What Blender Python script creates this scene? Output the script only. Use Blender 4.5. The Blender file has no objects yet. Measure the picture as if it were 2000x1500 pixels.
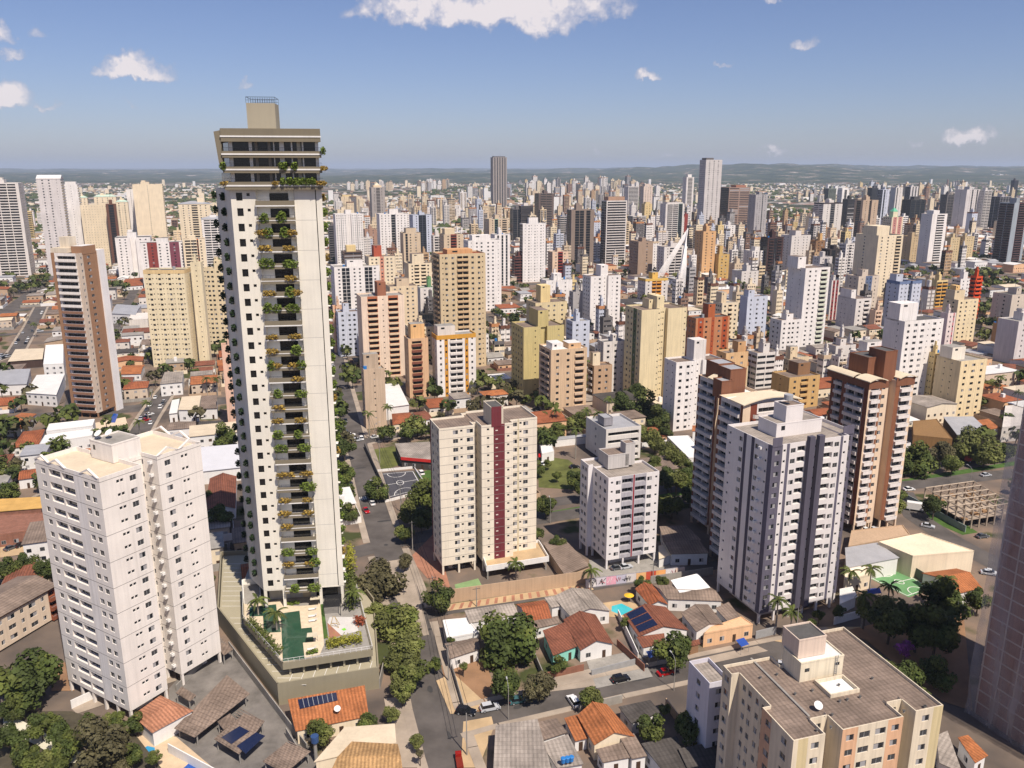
import bpy, bmesh, math, random
from math import sin, cos, tan, atan2, radians as R, pi, floor, hypot
from mathutils import Vector, Matrix, noise as mnoise
SC = bpy.context.scene
COL = SC.collection
# ------------------------------------------------------------------ camera
FPX, EYE, PITCH = 1615.0, 117.0, math.atan(422/1615.0)
cd = bpy.data.cameras.new('camera'); cam = bpy.data.objects.new('camera', cd); COL.objects.link(cam)
cam.location = (0, 0, EYE); cam.rotation_euler = (pi/2-PITCH, 0, 0)
cd.sensor_fit = 'HORIZONTAL'; cd.sensor_width = 36.0; cd.lens = 36.0*FPX/2000.0
cd.clip_start = 1.0; cd.clip_end = 200000.0
SC.camera = cam
# ------------------------------------------------------------------ sun and sky
SUN_EL, SUN_DIR = R(56), Vector((0.53, -0.85, 0)).normalized()    # the sun stands behind the camera to the right
sd = bpy.data.lights.new('sun', 'SUN'); so = bpy.data.objects.new('sun', sd); COL.objects.link(so)
sd.energy = 5.0; sd.angle = R(0.5); sd.color = (1.0, 0.90, 0.785)
to_sun = Vector((SUN_DIR.x*cos(SUN_EL), SUN_DIR.y*cos(SUN_EL), sin(SUN_EL)))
so.rotation_euler = to_sun.to_track_quat('Z', 'Y').to_euler()
so.location = (0, 0, 400)
W = bpy.data.worlds.new('World'); SC.world = W; W.use_nodes = True
def world_sky():
    nt = W.node_tree; N = nt.nodes; L = nt.links
    for n in list(N): N.remove(n)
    out = N.new('ShaderNodeOutputWorld'); bg = N.new('ShaderNodeBackground')
    sky = N.new('ShaderNodeTexSky'); sky.sky_type = 'NISHITA'; sky.sun_disc = False
    sky.sun_elevation = SUN_EL; sky.sun_rotation = atan2(SUN_DIR.x, SUN_DIR.y)
    sky.altitude = 800; sky.air_density = 1.0; sky.dust_density = 1.1; sky.ozone_density = 2.2
    tc = N.new('ShaderNodeTexCoord')
    def vm(op, a, b=None):
        n = N.new('ShaderNodeVectorMath'); n.operation = op
        for i, v in enumerate((a, b)):
            if v is None: continue
            if isinstance(v, tuple): n.inputs[i].default_value = v
            else: L.new(v, n.inputs[i])
        return n
    def mm(op, a, b=None, clamp=False):
        n = N.new('ShaderNodeMath'); n.operation = op; n.use_clamp = clamp
        for i, v in enumerate((a, b)):
            if v is None: continue
            if isinstance(v, (int, float)): n.inputs[i].default_value = v
            else: L.new(v, n.inputs[i])
        return n.outputs[0]
    d = tc.outputs['Generated']
    def nz(scale, det, rough, vec):
        n = N.new('ShaderNodeTexNoise'); n.inputs['Scale'].default_value = scale
        n.inputs['Detail'].default_value = det; n.inputs['Roughness'].default_value = rough
        L.new(vec, n.inputs['Vector']); return n
    n1 = nz(26.0, 8, 0.62, d); n2 = nz(90.0, 5, 0.6, d)
    wob = vm('SUBTRACT', n1.outputs['Color'], (0.5, 0.5, 0.5))
    wv = vm('MULTIPLY', wob.outputs[0], (0.05, 0.05, 0.05))
    dw = vm('ADD', d, wv.outputs[0]).outputs[0]
    sep = N.new('ShaderNodeSeparateXYZ'); L.new(dw, sep.inputs[0])
    az = mm('ARCTAN2', sep.outputs[0], sep.outputs[1]); el = mm('ARCSINE', sep.outputs[2])
    # each cumulus: azimuth, elevation of its flat base, half width, height (degrees), strength
    CL = []
    for px, py, hw, hh, st in CLOUDS:
        u = (px-1000)/FPX; v = (750-py)/FPX
        c, s = cos(PITCH), sin(PITCH)
        rx, ry, rz = u, c+v*s, -s+v*c
        CL.append((atan2(rx, ry), atan2(rz, hypot(rx, ry)), .92*hw/FPX, .9*hh/FPX, st))
    tot = None; low = None
    for a0, e0, hw, hh, st in CL:
        da = mm('DIVIDE', mm('SUBTRACT', az, a0), hw)
        de = mm('DIVIDE', mm('SUBTRACT', el, e0), hh)
        below = mm('MULTIPLY', mm('MINIMUM', de, 0.0), 2.6)
        above = mm('MAXIMUM', de, 0.0)
        r2 = mm('ADD', mm('MULTIPLY', da, da), mm('ADD', mm('MULTIPLY', below, below), mm('MULTIPLY', above, above)))
        m = mm('MULTIPLY', mm('SUBTRACT', 1.0, r2, True), st)
        tot = m if tot is None else mm('MAXIMUM', tot, m)
    det = mm('ADD', mm('MULTIPLY', n1.outputs['Fac'], 1.3), mm('MULTIPLY', n2.outputs['Fac'], 0.7))
    den = mm('SUBTRACT', mm('ADD', tot, mm('MULTIPLY', mm('SUBTRACT', det, 1.0), 1.5)), 0.32)
    gate = mm('MULTIPLY', mm('GREATER_THAN', tot, 0.001), den)
    fac = mm('MULTIPLY', gate, 1.25, True)
    core = mm('MULTIPLY', mm('SUBTRACT', gate, 0.1), 1.5, True)
    ramp = N.new('ShaderNodeMixRGB'); ramp.inputs[1].default_value = (5.6, 5.6, 6.8, 1); ramp.inputs[2].default_value = (11.0, 10.1, 10.2, 1)
    L.new(core, ramp.inputs[0])
    mix = N.new('ShaderNodeMixRGB'); L.new(mm('MULTIPLY', fac, 0.93), mix.inputs[0]); tint = N.new('ShaderNodeMixRGB'); tint.blend_type = 'MULTIPLY'; tint.inputs[0].default_value = 1; tint.inputs[2].default_value = (1.01, .99, 1.22, 1); L.new(sky.outputs[0], tint.inputs[1]); L.new(tint.outputs[0], mix.inputs[1]); L.new(ramp.outputs[0], mix.inputs[2])
    L.new(mix.outputs[0], bg.inputs['Color']); bg.inputs['Strength'].default_value = 0.068
    L.new(bg.outputs[0], out.inputs['Surface'])
# base centre (photo survey), half width, height, strength
CLOUDS = [(975, 22, 330, 80, 1.3), (1065, 46, 130, 60, 1.1), (268, 138, 85, 42, 1.3), (10, 196, 55, 42, 1.2), (0, 70, 32, 36, 1.0), (20, 108, 40, 20, .9), (65, 62, 22, 20, .8),
          (482, 172, 22, 14, .8), (1560, 92, 50, 24, 1.0), (1262, 158, 36, 22, 1.1), (1885, 272, 62, 28, 1.15), (1780, 276, 32, 16, .9), (1505, 294, 44, 16, .95),
          (1160, 292, 30, 12, .8), (1300, 300, 45, 8, .6), (640, 302, 40, 8, .55), (1420, 120, 22, 9, .6), (1510, 6, 26, 12, .8), (100, 205, 40, 8, .55), (560, 72, 14, 9, .5), (255, 200, 30, 6, .5), (1990, 318, 60, 10, .5)]
world_sky()
SC.view_settings.view_transform = 'Standard'; SC.view_settings.look = 'None'
SC.view_settings.exposure = 0.25; SC.view_settings.gamma = 1.0
SC.cycles.use_denoising = True
SC.cycles.max_bounces = 5; SC.cycles.diffuse_bounces = 3; SC.cycles.volume_bounces = 0; SC.cycles.glossy_bounces = 2; SC.cycles.transparent_max_bounces = 12
# ------------------------------------------------------------------ survey: photo point -> ground point
CP, SP = cos(PITCH), sin(PITCH)
def ray(px, py):
    u = (px-1000)/FPX; v = (750-py)/FPX
    return (u, CP+v*SP, -SP+v*CP)
def G(px, py, z=0.0):
    r = ray(px, py); t = (z-EYE)/r[2]
    return Vector((r[0]*t, r[1]*t, z))
def PJ(x, y, z):
    dz = z-EYE; d = y*CP-dz*SP; up = y*SP+dz*CP
    return (1000+FPX*x/d, 750-FPX*up/d)
def HT(px, py, p):
    r = ray(px, py); return EYE+r[2]/r[1]*p[1]
THETA = R(20)                                    # the street grid
def gx(x, y, th=THETA): return Vector((x*cos(th)-y*sin(th), x*sin(th)+y*cos(th), 0))
# ------------------------------------------------------------------ materials
MATS = {}
def srgb(h):
    h = h.lstrip('#'); v = [int(h[i:i+2], 16)/255 for i in (0, 2, 4)]
    return tuple(((c+0.055)/1.055)**2.4 if c > 0.04045 else c/12.92 for c in v)
def mat(name, col, rough=0.8, var=0.12, scale=0.35, streak=0.0, metal=0.0, bump=0.0, kind=None, spec=0.3, objvar=0.0):
    if name in MATS: return MATS[name]
    m = bpy.data.materials.new(name); m.use_nodes = True; MATS[name] = m
    nt = m.node_tree; N = nt.nodes; L = nt.links
    b = N['Principled BSDF']; b.inputs['Roughness'].default_value = rough; b.inputs['Metallic'].default_value = metal
    b.inputs['Specular IOR Level'].default_value = spec
    tc = N.new('ShaderNodeTexCoord')
    def nz(sc, det=4, vec=None, rough_=0.6):
        n = N.new('ShaderNodeTexNoise'); n.inputs['Scale'].default_value = sc; n.inputs['Detail'].default_value = det; n.inputs['Roughness'].default_value = rough_
        L.new(vec or tc.outputs['Object'], n.inputs['Vector']); return n.outputs['Fac']
    def mr(f, a, b_, lo, hi):
        n = N.new('ShaderNodeMapRange'); n.inputs[1].default_value = a; n.inputs[2].default_value = b_; n.inputs[3].default_value = lo; n.inputs[4].default_value = hi
        L.new(f, n.inputs[0]); return n.outputs[0]
    def mul(a, b_):
        n = N.new('ShaderNodeMath'); n.operation = 'MULTIPLY'; L.new(a, n.inputs[0])
        if isinstance(b_, (int, float)): n.inputs[1].default_value = b_
        else: L.new(b_, n.inputs[1])
        return n.outputs[0]
    f = mr(nz(scale), 0.3, 0.7, 1-var, 1+var)
    if streak:
        mp = N.new('ShaderNodeMapping'); mp.inputs['Scale'].default_value = (1.6, 1.6, 0.06); L.new(tc.outputs['Object'], mp.inputs[0])
        f = mul(f, mr(nz(1.0, 5, mp.outputs[0]), 0.42, 0.72, 1.0, 1-streak))
    if objvar:
        oi = N.new('ShaderNodeObjectInfo'); f = mul(f, mr(oi.outputs['Random'], 0, 1, 1-objvar, 1+objvar))
    base = N.new('ShaderNodeRGB'); base.outputs[0].default_value = (*col, 1); src = base.outputs[0]
    if kind == 'tile':                       # clay tiles: courses, mottling and old dark stains
        w = N.new('ShaderNodeTexWave'); w.bands_direction = 'X'; w.inputs['Scale'].default_value = 0.42; w.inputs['Distortion'].default_value = 0.8; L.new(tc.outputs['Object'], w.inputs['Vector'])
        f = mul(f, mr(w.outputs['Fac'], 0, 1, 0.72, 1.12))
        f = mul(f, mr(nz(2.2, 6), 0.35, 0.7, 0.72, 1.15))
        f = mul(f, mr(nz(0.25, 3), 0.4, 0.7, 1.08, 0.70))
    if kind == 'fibro':                      # corrugated sheets: joints across the fall, weather stains, replaced lighter sheets
        w = N.new('ShaderNodeTexWave'); w.bands_direction = 'X'; w.inputs['Scale'].default_value = 0.36; w.inputs['Distortion'].default_value = 0.5; L.new(tc.outputs['Object'], w.inputs['Vector'])
        f = mul(f, mr(w.outputs['Fac'], 0, 1, 0.82, 1.07))
        bk = N.new('ShaderNodeTexBrick'); bk.inputs['Scale'].default_value = 0.22; bk.inputs['Mortar Size'].default_value = 0.014; bk.inputs['Color1'].default_value = (1, 1, 1, 1); bk.inputs['Color2'].default_value = (.87, .87, .87, 1); bk.inputs['Mortar'].default_value = (.7, .7, .7, 1)
        L.new(tc.outputs['Object'], bk.inputs['Vector'])
        f = mul(f, bk.outputs['Color']); f = mul(f, mr(nz(0.18, 5), 0.35, 0.7, 0.72, 1.15))
    if kind == 'leaf':                       # leaf to leaf: darker and yellower tufts
        f = mul(f, mr(nz(1.3, 3), 0.3, 0.7, 0.60, 1.45))
    if kind == 'brick':
        bk = N.new('ShaderNodeTexBrick'); bk.inputs['Scale'].default_value = 1.0; bk.inputs['Brick Width'].default_value = 0.8; bk.inputs['Row Height'].default_value = 0.4; bk.inputs['Mortar Size'].default_value = 0.015
        bk.inputs['Color1'].default_value = (1, 1, 1, 1); bk.inputs['Color2'].default_value = (.82, .82, .82, 1); bk.inputs['Mortar'].default_value = (1.25, 1.2, 1.2, 1)
        L.new(tc.outputs['Object'], bk.inputs['Vector']); f = mul(f, bk.outputs['Color'])
    mx = N.new('ShaderNodeVectorMath'); mx.operation = 'SCALE'; L.new(src, mx.inputs[0]); L.new(f, mx.inputs['Scale'])
    L.new(mx.outputs[0], b.inputs['Base Color'])
    if bump:
        bp = N.new('ShaderNodeBump'); bp.inputs['Strength'].default_value = bump; bp.inputs['Distance'].default_value = 0.1
        L.new(nz(3.0, 5), bp.inputs['Height']); L.new(bp.outputs[0], b.inputs['Normal'])
    return m
def wall(h, streak=0.22): return mat('wall_'+h, srgb(h), 0.85, 0.07, 0.12, streak)
GLASS = mat('window_glass', (0.015, 0.018, 0.022), 0.12, 0.3, 0.8, spec=0.5)
GLASS2 = mat('window_glass_mid', (0.05, 0.052, 0.055), 0.2, 0.3, 0.8, spec=0.5)  # a mid-dark pane tone, varied from pane to pane
CURT = mat('closed_shutter', (0.32, 0.31, 0.31), 0.6, 0.1, 0.8)
ALU = mat('aluminium_frame', (0.42, 0.42, 0.42), 0.4, 0.05)
FIBRO = mat('fibre_cement_roof', (0.25, 0.188, 0.148), 0.9, 0.15, 0.3, kind='fibro')
FIBRO2 = mat('fibre_cement_roof_pale', (0.36, 0.31, 0.265), 0.9, 0.15, 0.3, kind='fibro')
FIBRO3 = mat('fibre_cement_roof_dark', (0.085, 0.075, 0.068), 0.9, 0.15, 0.3, kind='fibro')
TILE = mat('clay_tile_roof', (0.33, 0.105, 0.045), 0.85, 0.1, 0.4, kind='tile')
TILE2 = mat('clay_tile_roof_weathered', (0.23, 0.085, 0.05), 0.85, 0.1, 0.4, kind='tile')
TILE3 = mat('clay_tile_roof_orange', (0.42, 0.15, 0.055), 0.85, 0.1, 0.4, kind='tile')
TILE4 = mat('clay_tile_roof_straw', (0.45, 0.27, 0.12), 0.85, 0.1, 0.4, kind='tile')
METALR = mat('white_metal_roof', (0.72, 0.70, 0.66), 0.5, 0.08, 0.2, streak=0.1)
METALG = mat('grey_metal_roof', (0.36, 0.36, 0.37), 0.5, 0.1, 0.2, streak=0.1)
CREAMR = mat('cream_sheet_roof', (0.62, 0.52, 0.38), 0.7, 0.1, 0.2, streak=0.1)
CONC = mat('concrete', (0.30, 0.28, 0.25), 0.9, 0.18, 0.3, streak=0.15)
CONCD = mat('dark_concrete', (0.10, 0.095, 0.09), 0.9, 0.2, 0.3, streak=0.15)
WHITE = mat('white_paint', (0.74, 0.72, 0.69), 0.75, 0.05, 0.3, streak=0.08)
ASPH = mat('asphalt', (0.098, 0.086, 0.078), 0.9, 0.34, 0.11)
ASPHD = mat('asphalt_patch', (0.05, 0.048, 0.047), 0.9, 0.2, 0.2)
PAVE = mat('pavement', (0.34, 0.28, 0.22), 0.9, 0.22, 0.15)
PAVER = mat('red_pavers', (0.34, 0.16, 0.10), 0.9, 0.2, 0.3)
PAVEY = mat('ochre_concrete', (0.46, 0.33, 0.19), 0.9, 0.18, 0.2)
DIRT = mat('bare_earth', (0.27, 0.155, 0.085), 0.95, 0.25, 0.12)
GRASS = mat('grass', (0.105, 0.115, 0.03), 0.95, 0.35, 0.2)
GRASSG = mat('fresh_grass', (0.06, 0.115, 0.022), 0.95, 0.3, 0.3)
BLACK = mat('black_void', (0.008, 0.008, 0.009), 0.9, 0.1)
LINE = mat('white_road_paint', (0.72, 0.70, 0.66), 0.8, 0.1, 0.6)
YEL = mat('yellow_road_paint', (0.60, 0.42, 0.10), 0.8, 0.15, 0.6)
POOL = mat('turquoise_pool_water', (0.05, 0.46, 0.52), 0.08, 0.06, 0.5, spec=0.5)
POOLB = mat('deep_blue_pool_water', (0.02, 0.09, 0.36), 0.08, 0.06, 0.5, spec=0.5)
SOLAR = mat('solar_panel', (0.012, 0.018, 0.05), 0.15, 0.1, 1.0, spec=0.5)
BARK = mat('bark', (0.11, 0.085, 0.065), 0.95, 0.3, 1.5)
LEAF = [mat('foliage_deep', (0.048, 0.066, 0.013), 0.75, 0.2, 0.5, kind='leaf', objvar=0.2),
        mat('foliage_mid', (0.080, 0.096, 0.019), 0.75, 0.2, 0.5, kind='leaf', objvar=0.2),
        mat('foliage_pale', (0.122, 0.132, 0.034), 0.75, 0.2, 0.5, kind='leaf', objvar=0.2),
        mat('foliage_brownish', (0.085, 0.075, 0.034), 0.75, 0.2, 0.5, kind='leaf', objvar=0.1)]
PURPLE = mat('purple_blossom', (0.30, 0.07, 0.27), 0.8, 0.3, 1.0, kind='leaf')
METAL = mat('galvanised_steel', (0.30, 0.30, 0.30), 0.5, 0.1, 1.0)
DMETAL = mat('black_steel', (0.02, 0.02, 0.022), 0.5, 0.1, 1.0)
BLUEP = mat('blue_plastic', (0.03, 0.19, 0.50), 0.45, 0.1, 1.0)
# ------------------------------------------------------------------ mesh collector
class MB:
    def __init__(s): s.v = []; s.f = []; s.m = []; s.mats = []; s.mi = {}
    def mid(s, m):
        k = m.name
        if k not in s.mi: s.mi[k] = len(s.mats); s.mats.append(m)
        return s.mi[k]
    def face(s, pts, m):
        b = len(s.v); s.v.extend([tuple(p) for p in pts]); s.f.append(tuple(range(b, b+len(pts)))); s.m.append(s.mid(m))
    def box(s, x0, x1, y0, y1, z0, z1, m, top=None, bottom=True):
        a = [(x0, y0), (x1, y0), (x1, y1), (x0, y1)]
        s.prism(a, z0, z1, m, top, bottom)
    def prism(s, poly, z0, z1, m, top=None, bottom=True):
        if sum(a[0]*b[1]-b[0]*a[1] for a, b in zip(poly, poly[1:]+poly[:1])) < 0: poly = poly[::-1]
        n = len(poly); b = len(s.v)
        s.v.extend([(p[0], p[1], z0) for p in poly]); s.v.extend([(p[0], p[1], z1) for p in poly])
        k = s.mid(m); kt = s.mid(top) if top else k
        for i in range(n):
            j = (i+1) % n
            s.f.append((b+i, b+j, b+n+j, b+n+i)); s.m.append(k)
        s.f.append(tuple(range(b+n, b+2*n))); s.m.append(kt)
        if bottom: s.f.append(tuple(reversed(range(b, b+n)))); s.m.append(k)
    def ring(s, x0, x1, y0, y1, t, z0, z1, m):
        s.box(x0, x1, y0, y0+t, z0, z1, m); s.box(x0, x1, y1-t, y1, z0, z1, m)
        s.box(x0, x0+t, y0+t, y1-t, z0, z1, m); s.box(x1-t, x1, y0+t, y1-t, z0, z1, m)
    def cyl(s, cx, cy, z0, z1, r0, m, r1=None, n=12, top=None):
        r1 = r0 if r1 is None else r1; b = len(s.v); k = s.mid(m)
        for z, r in ((z0, r0), (z1, r1)):
            for i in range(n): s.v.append((cx+r*cos(2*pi*i/n), cy+r*sin(2*pi*i/n), z))
        for i in range(n):
            j = (i+1) % n; s.f.append((b+i, b+j, b+n+j, b+n+i)); s.m.append(k)
        s.f.append(tuple(range(b+n, b+2*n))); s.m.append(s.mid(top) if top else k); s.f.append(tuple(reversed(range(b, b+n)))); s.m.append(k)
    def tube(s, pts, r, m, n=6, r1=None):
        pts = [Vector(p) for p in pts]; b = len(s.v); k = s.mid(m); L_ = len(pts)
        for i, p in enumerate(pts):
            t = (pts[min(i+1, L_-1)]-pts[max(i-1, 0)]).normalized()
            a = t.cross(Vector((0, 0, 1)) if abs(t.z) < 0.9 else Vector((1, 0, 0))).normalized(); c = t.cross(a)
            rr = r if r1 is None else r+(r1-r)*i/(L_-1)
            for q in range(n): s.v.append(tuple(p+rr*(cos(2*pi*q/n)*a+sin(2*pi*q/n)*c)))
        for i in range(L_-1):
            for q in range(n):
                w = (q+1) % n; s.f.append((b+i*n+q, b+i*n+w, b+(i+1)*n+w, b+(i+1)*n+q)); s.m.append(k)
        s.f.append(tuple(range(b, b+n))); s.m.append(k); s.f.append(tuple(range(b+(L_-1)*n, b+L_*n))); s.m.append(k)
    def gable(s, x0, x1, y0, y1, z0, rise, m, ov=0.5, along='x', th=0.14, wm=None):
        # two roof slopes with real thickness; gable ends filled when wm is given
        if along == 'x':
            ym = (y0+y1)/2; A = [(x0-ov, y0-ov, z0-ov*rise/(ym-y0)), (x1+ov, y0-ov, z0-ov*rise/(ym-y0)), (x1+ov, ym, z0+rise), (x0-ov, ym, z0+rise)]
            B = [(x1+ov, y1+ov, z0-ov*rise/(ym-y0)), (x0-ov, y1+ov, z0-ov*rise/(ym-y0)), (x0-ov, ym, z0+rise), (x1+ov, ym, z0+rise)]
            if wm: s.face([(x0, y1, z0), (x0, y0, z0), (x0, ym, z0+rise-.05)], wm); s.face([(x1, y0, z0), (x1, y1, z0), (x1, ym, z0+rise-.05)], wm)
        else:
            xm = (x0+x1)/2; A = [(x0-ov, y1+ov, z0-ov*rise/(xm-x0)), (x0-ov, y0-ov, z0-ov*rise/(xm-x0)), (xm, y0-ov, z0+rise), (xm, y1+ov, z0+rise)]
            B = [(x1+ov, y0-ov, z0-ov*rise/(xm-x0)), (x1+ov, y1+ov, z0-ov*rise/(xm-x0)), (xm, y1+ov, z0+rise), (xm, y0-ov, z0+rise)]
            if wm: s.face([(x0, y0, z0), (x1, y0, z0), (xm, y0, z0+rise-.05)], wm); s.face([(x1, y1, z0), (x0, y1, z0), (xm, y1, z0+rise-.05)], wm)
        for q in (A, B): s.slab(q, th, m)
    def slab(s, q, th, m):
        lo = [(p[0], p[1], p[2]-th) for p in q]; n = len(q)
        s.face(q, m); s.face(lo[::-1], m)
        for i in range(n): s.face([lo[i], lo[(i+1) % n], q[(i+1) % n], q[i]], m)
    def hip(s, x0, x1, y0, y1, z0, rise, m, ov=0.5):
        x0 -= ov; x1 += ov; y0 -= ov; y1 += ov
        w, d = x1-x0, y1-y0
        if w >= d: a, b = (x0+d/2, (y0+y1)/2, z0+rise), (x1-d/2, (y0+y1)/2, z0+rise)
        else: a, b = ((x0+x1)/2, y0+w/2, z0+rise), ((x0+x1)/2, y1-w/2, z0+rise)
        c = [(x0, y0, z0), (x1, y0, z0), (x1, y1, z0), (x0, y1, z0)]
        if w >= d: fs = [[c[0], c[1], b, a], [c[1], c[2], b], [c[2], c[3], a, b], [c[3], c[0], a]]
        else: fs = [[c[0], c[1], a], [c[1], c[2], b, a], [c[2], c[3], b], [c[3], c[0], a, b]]
        for q in fs: s.face(q, m)
        s.face(c[::-1], m)
    def mesh(s, name, smooth=False):
        me = bpy.data.meshes.new(name); me.from_pydata(s.v, [], s.f)
        for m in s.mats: me.materials.append(m)
        me.polygons.foreach_set('material_index', s.m)
        if smooth: me.polygons.foreach_set('use_smooth', [True]*len(s.f))
        me.update(); return me
    def build(s, name, parent=None, loc=(0, 0, 0), rz=0.0, smooth=False, label=None):
        return link(name, s.mesh(name, smooth), parent, loc, rz, label)
def link(name, me, parent=None, loc=(0, 0, 0), rz=0.0, label=None):
    o = bpy.data.objects.new(name, me); COL.objects.link(o); o.location = loc; o.rotation_euler = (0, 0, rz)
    if parent: o.parent = parent
    if label: o['label'] = label
    return o
def empty(name, loc, rz=0.0, label=None, cat=None, group=None):
    o = bpy.data.objects.new(name, None); COL.objects.link(o); o.location = loc; o.rotation_euler = (0, 0, rz); o.empty_display_size = 0.5
    return tag(o, label, cat, group)
def tag(o, label=None, cat=None, group=None, kind=None):
    if label: o['label'] = label
    if cat: o['category'] = cat
    if group: o['group'] = group
    if kind: o['kind'] = kind
    return o
# ------------------------------------------------------------------ facades
DEFW = {'R': 4.0, 'W': 3.2, 's': 1.7, 'B': 4.0, '.': 1.2, 'G': 3.0, 'H': 6.0, 'N': 2.2, 'D': 3.4, 'L': 4.4}
def parse(spec):
    out = []
    for t in spec.split():
        k = t[0]; rest = t[1:]; c = None
        if ':' in rest: rest, c = rest.split(':')
        out.append((k, float(rest) if rest else DEFW[k], c))
    return out
def pane_mat(rnd):
    r = rnd.random(); return GLASS if r < .66 else GLASS2 if r < .85 else CURT
def facade(mb, O, u, W_, z0, nf, fh, spec, wm, rnd, flat=False, parts=None, top=None, rec=0.18, bm=None):
    """one wall of a tower; O bottom left seen from outside, u along the wall. Window openings are cut into it and recessed."""
    n = (u[1], -u[0]); cells = parse(spec); tot = sum(c[1] for c in cells); k = W_/tot; x = 0.0; z1 = z0+nf*fh if top is None else top
    def P(a, z, d=0.0): return (O[0]+u[0]*a+n[0]*d, O[1]+u[1]*a+n[1]*d, z)
    def Q(a, b, za, zb, m, d=0.0): mb.face([P(a, za, d), P(b, za, d), P(b, zb, d), P(a, zb, d)], m)
    for kind, w, c in cells:
        w *= k; cm = wall(c) if c else wm; a, b = x, x+w; x = b
        if kind == '.': Q(a, b, z0, z1, cm); continue
        if kind in 'WDL': ow, oh, sill = (1.5 if kind == 'W' else 2.1 if kind == 'D' else 1.9), 1.25, 1.0
        elif kind == 's': ow, oh, sill = .7, .65, 1.6
        elif kind == 'N': ow, oh, sill = 1.0, 1.2, 1.0
        elif kind in 'BR': ow, oh, sill = w-.3, 1.5, 1.05
        elif kind == 'G': ow, oh, sill = w-.12, fh-.25, .12
        elif kind == 'H': ow, oh, sill = w-.1, 1.4, 1.0
        ow = min(ow, w*.9); oh = min(oh, fh-.3) ; sill = min(sill, fh-oh-.15)
        a1, b1 = (a+b-ow)/2, (a+b+ow)/2
        r = {'B': 1.1, 'R': 0.9, 'G': .1, 'H': .12}.get(kind, rec)
        if flat:
            Q(a, b, z0, z1, cm)
            for i in range(nf):
                zz = z0+i*fh
                Q(a1, b1, zz+sill, zz+sill+oh, GLASS if kind in 'BGR' else pane_mat(rnd), .03)
                if kind == 'B':
                    q = bm or cm; mb.face([P(a1, zz, .9), P(b1, zz, .9), P(b1, zz+1.0, .9), P(a1, zz+1.0, .9)], q); mb.face([P(a1, zz+1.0, 0), P(a1, zz+1.0, .9), P(b1, zz+1.0, .9), P(b1, zz+1.0, 0)][::-1], q)
                    mb.face([P(a1, zz, 0), P(a1, zz, .9), P(a1, zz+1, .9), P(a1, zz+1, 0)], q); mb.face([P(b1, zz, .9), P(b1, zz, 0), P(b1, zz+1, 0), P(b1, zz+1, .9)], q)
            continue
        Q(a, a1, z0, z1, cm); Q(b1, b, z0, z1, cm); zl = z0
        for i in range(nf):
            zz = z0+i*fh; s0, s1 = zz+sill, zz+sill+oh
            Q(a1, b1, zl, s0, cm); zl = s1
            mb.face([P(a1, s0), P(b1, s0), P(b1, s0, -r), P(a1, s0, -r)], cm); mb.face([P(a1, s1), P(a1, s1, -r), P(b1, s1, -r), P(b1, s1)], cm)
            mb.face([P(a1, s0), P(a1, s0, -r), P(a1, s1, -r), P(a1, s1)], cm); mb.face([P(b1, s0), P(b1, s1), P(b1, s1, -r), P(b1, s0, -r)], cm)
            if parts is not None:
                ang = atan2(u[1], u[0]); nm = {'s': 'small_window', 'B': 'balcony_door', 'R': 'balcony_door'}.get(kind, 'window')
                parts.append((nm, P((a1+b1)/2, s0, -r), ang, round(ow, 2), round(oh, 2)))
                if kind == 'B': parts.append(('balcony', P((a+b)/2, zz, 0), ang, round(w-.06, 2), 1.0, bm or cm))
            else:
                if kind in 'BGHR' or ow < .9:
                    Q(a1, b1, s0, s1, GLASS if kind in 'BGR' else pane_mat(rnd), -r)
                else:
                    am = (a1+b1)/2; Q(a1, am, s0, s1, pane_mat(rnd), -r); Q(am, b1, s0, s1, pane_mat(rnd), -r)
                if kind == 'B':
                    q = bm or cm; d = .7
                    for m4 in ([P(a+.03, zz-.12, d), P(b-.03, zz-.12, d), P(b-.03, zz+1, d), P(a+.03, zz+1, d)], [P(a+.03, zz+1, d), P(b-.03, zz+1, d), P(b-.03, zz+1, 0), P(a+.03, zz+1, 0)],
                               [P(a+.03, zz-.12, 0), P(a+.03, zz-.12, d), P(a+.03, zz+1, d), P(a+.03, zz+1, 0)], [P(b-.03, zz-.12, d), P(b-.03, zz-.12, 0), P(b-.03, zz+1, 0), P(b-.03, zz+1, d)],
                               [P(a+.03, zz-.12, 0), P(b-.03, zz-.12, 0), P(b-.03, zz-.12, d), P(a+.03, zz-.12, d)]): mb.face(m4, q)
        Q(a1, b1, zl, z1, cm)
WINC = {}
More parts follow.
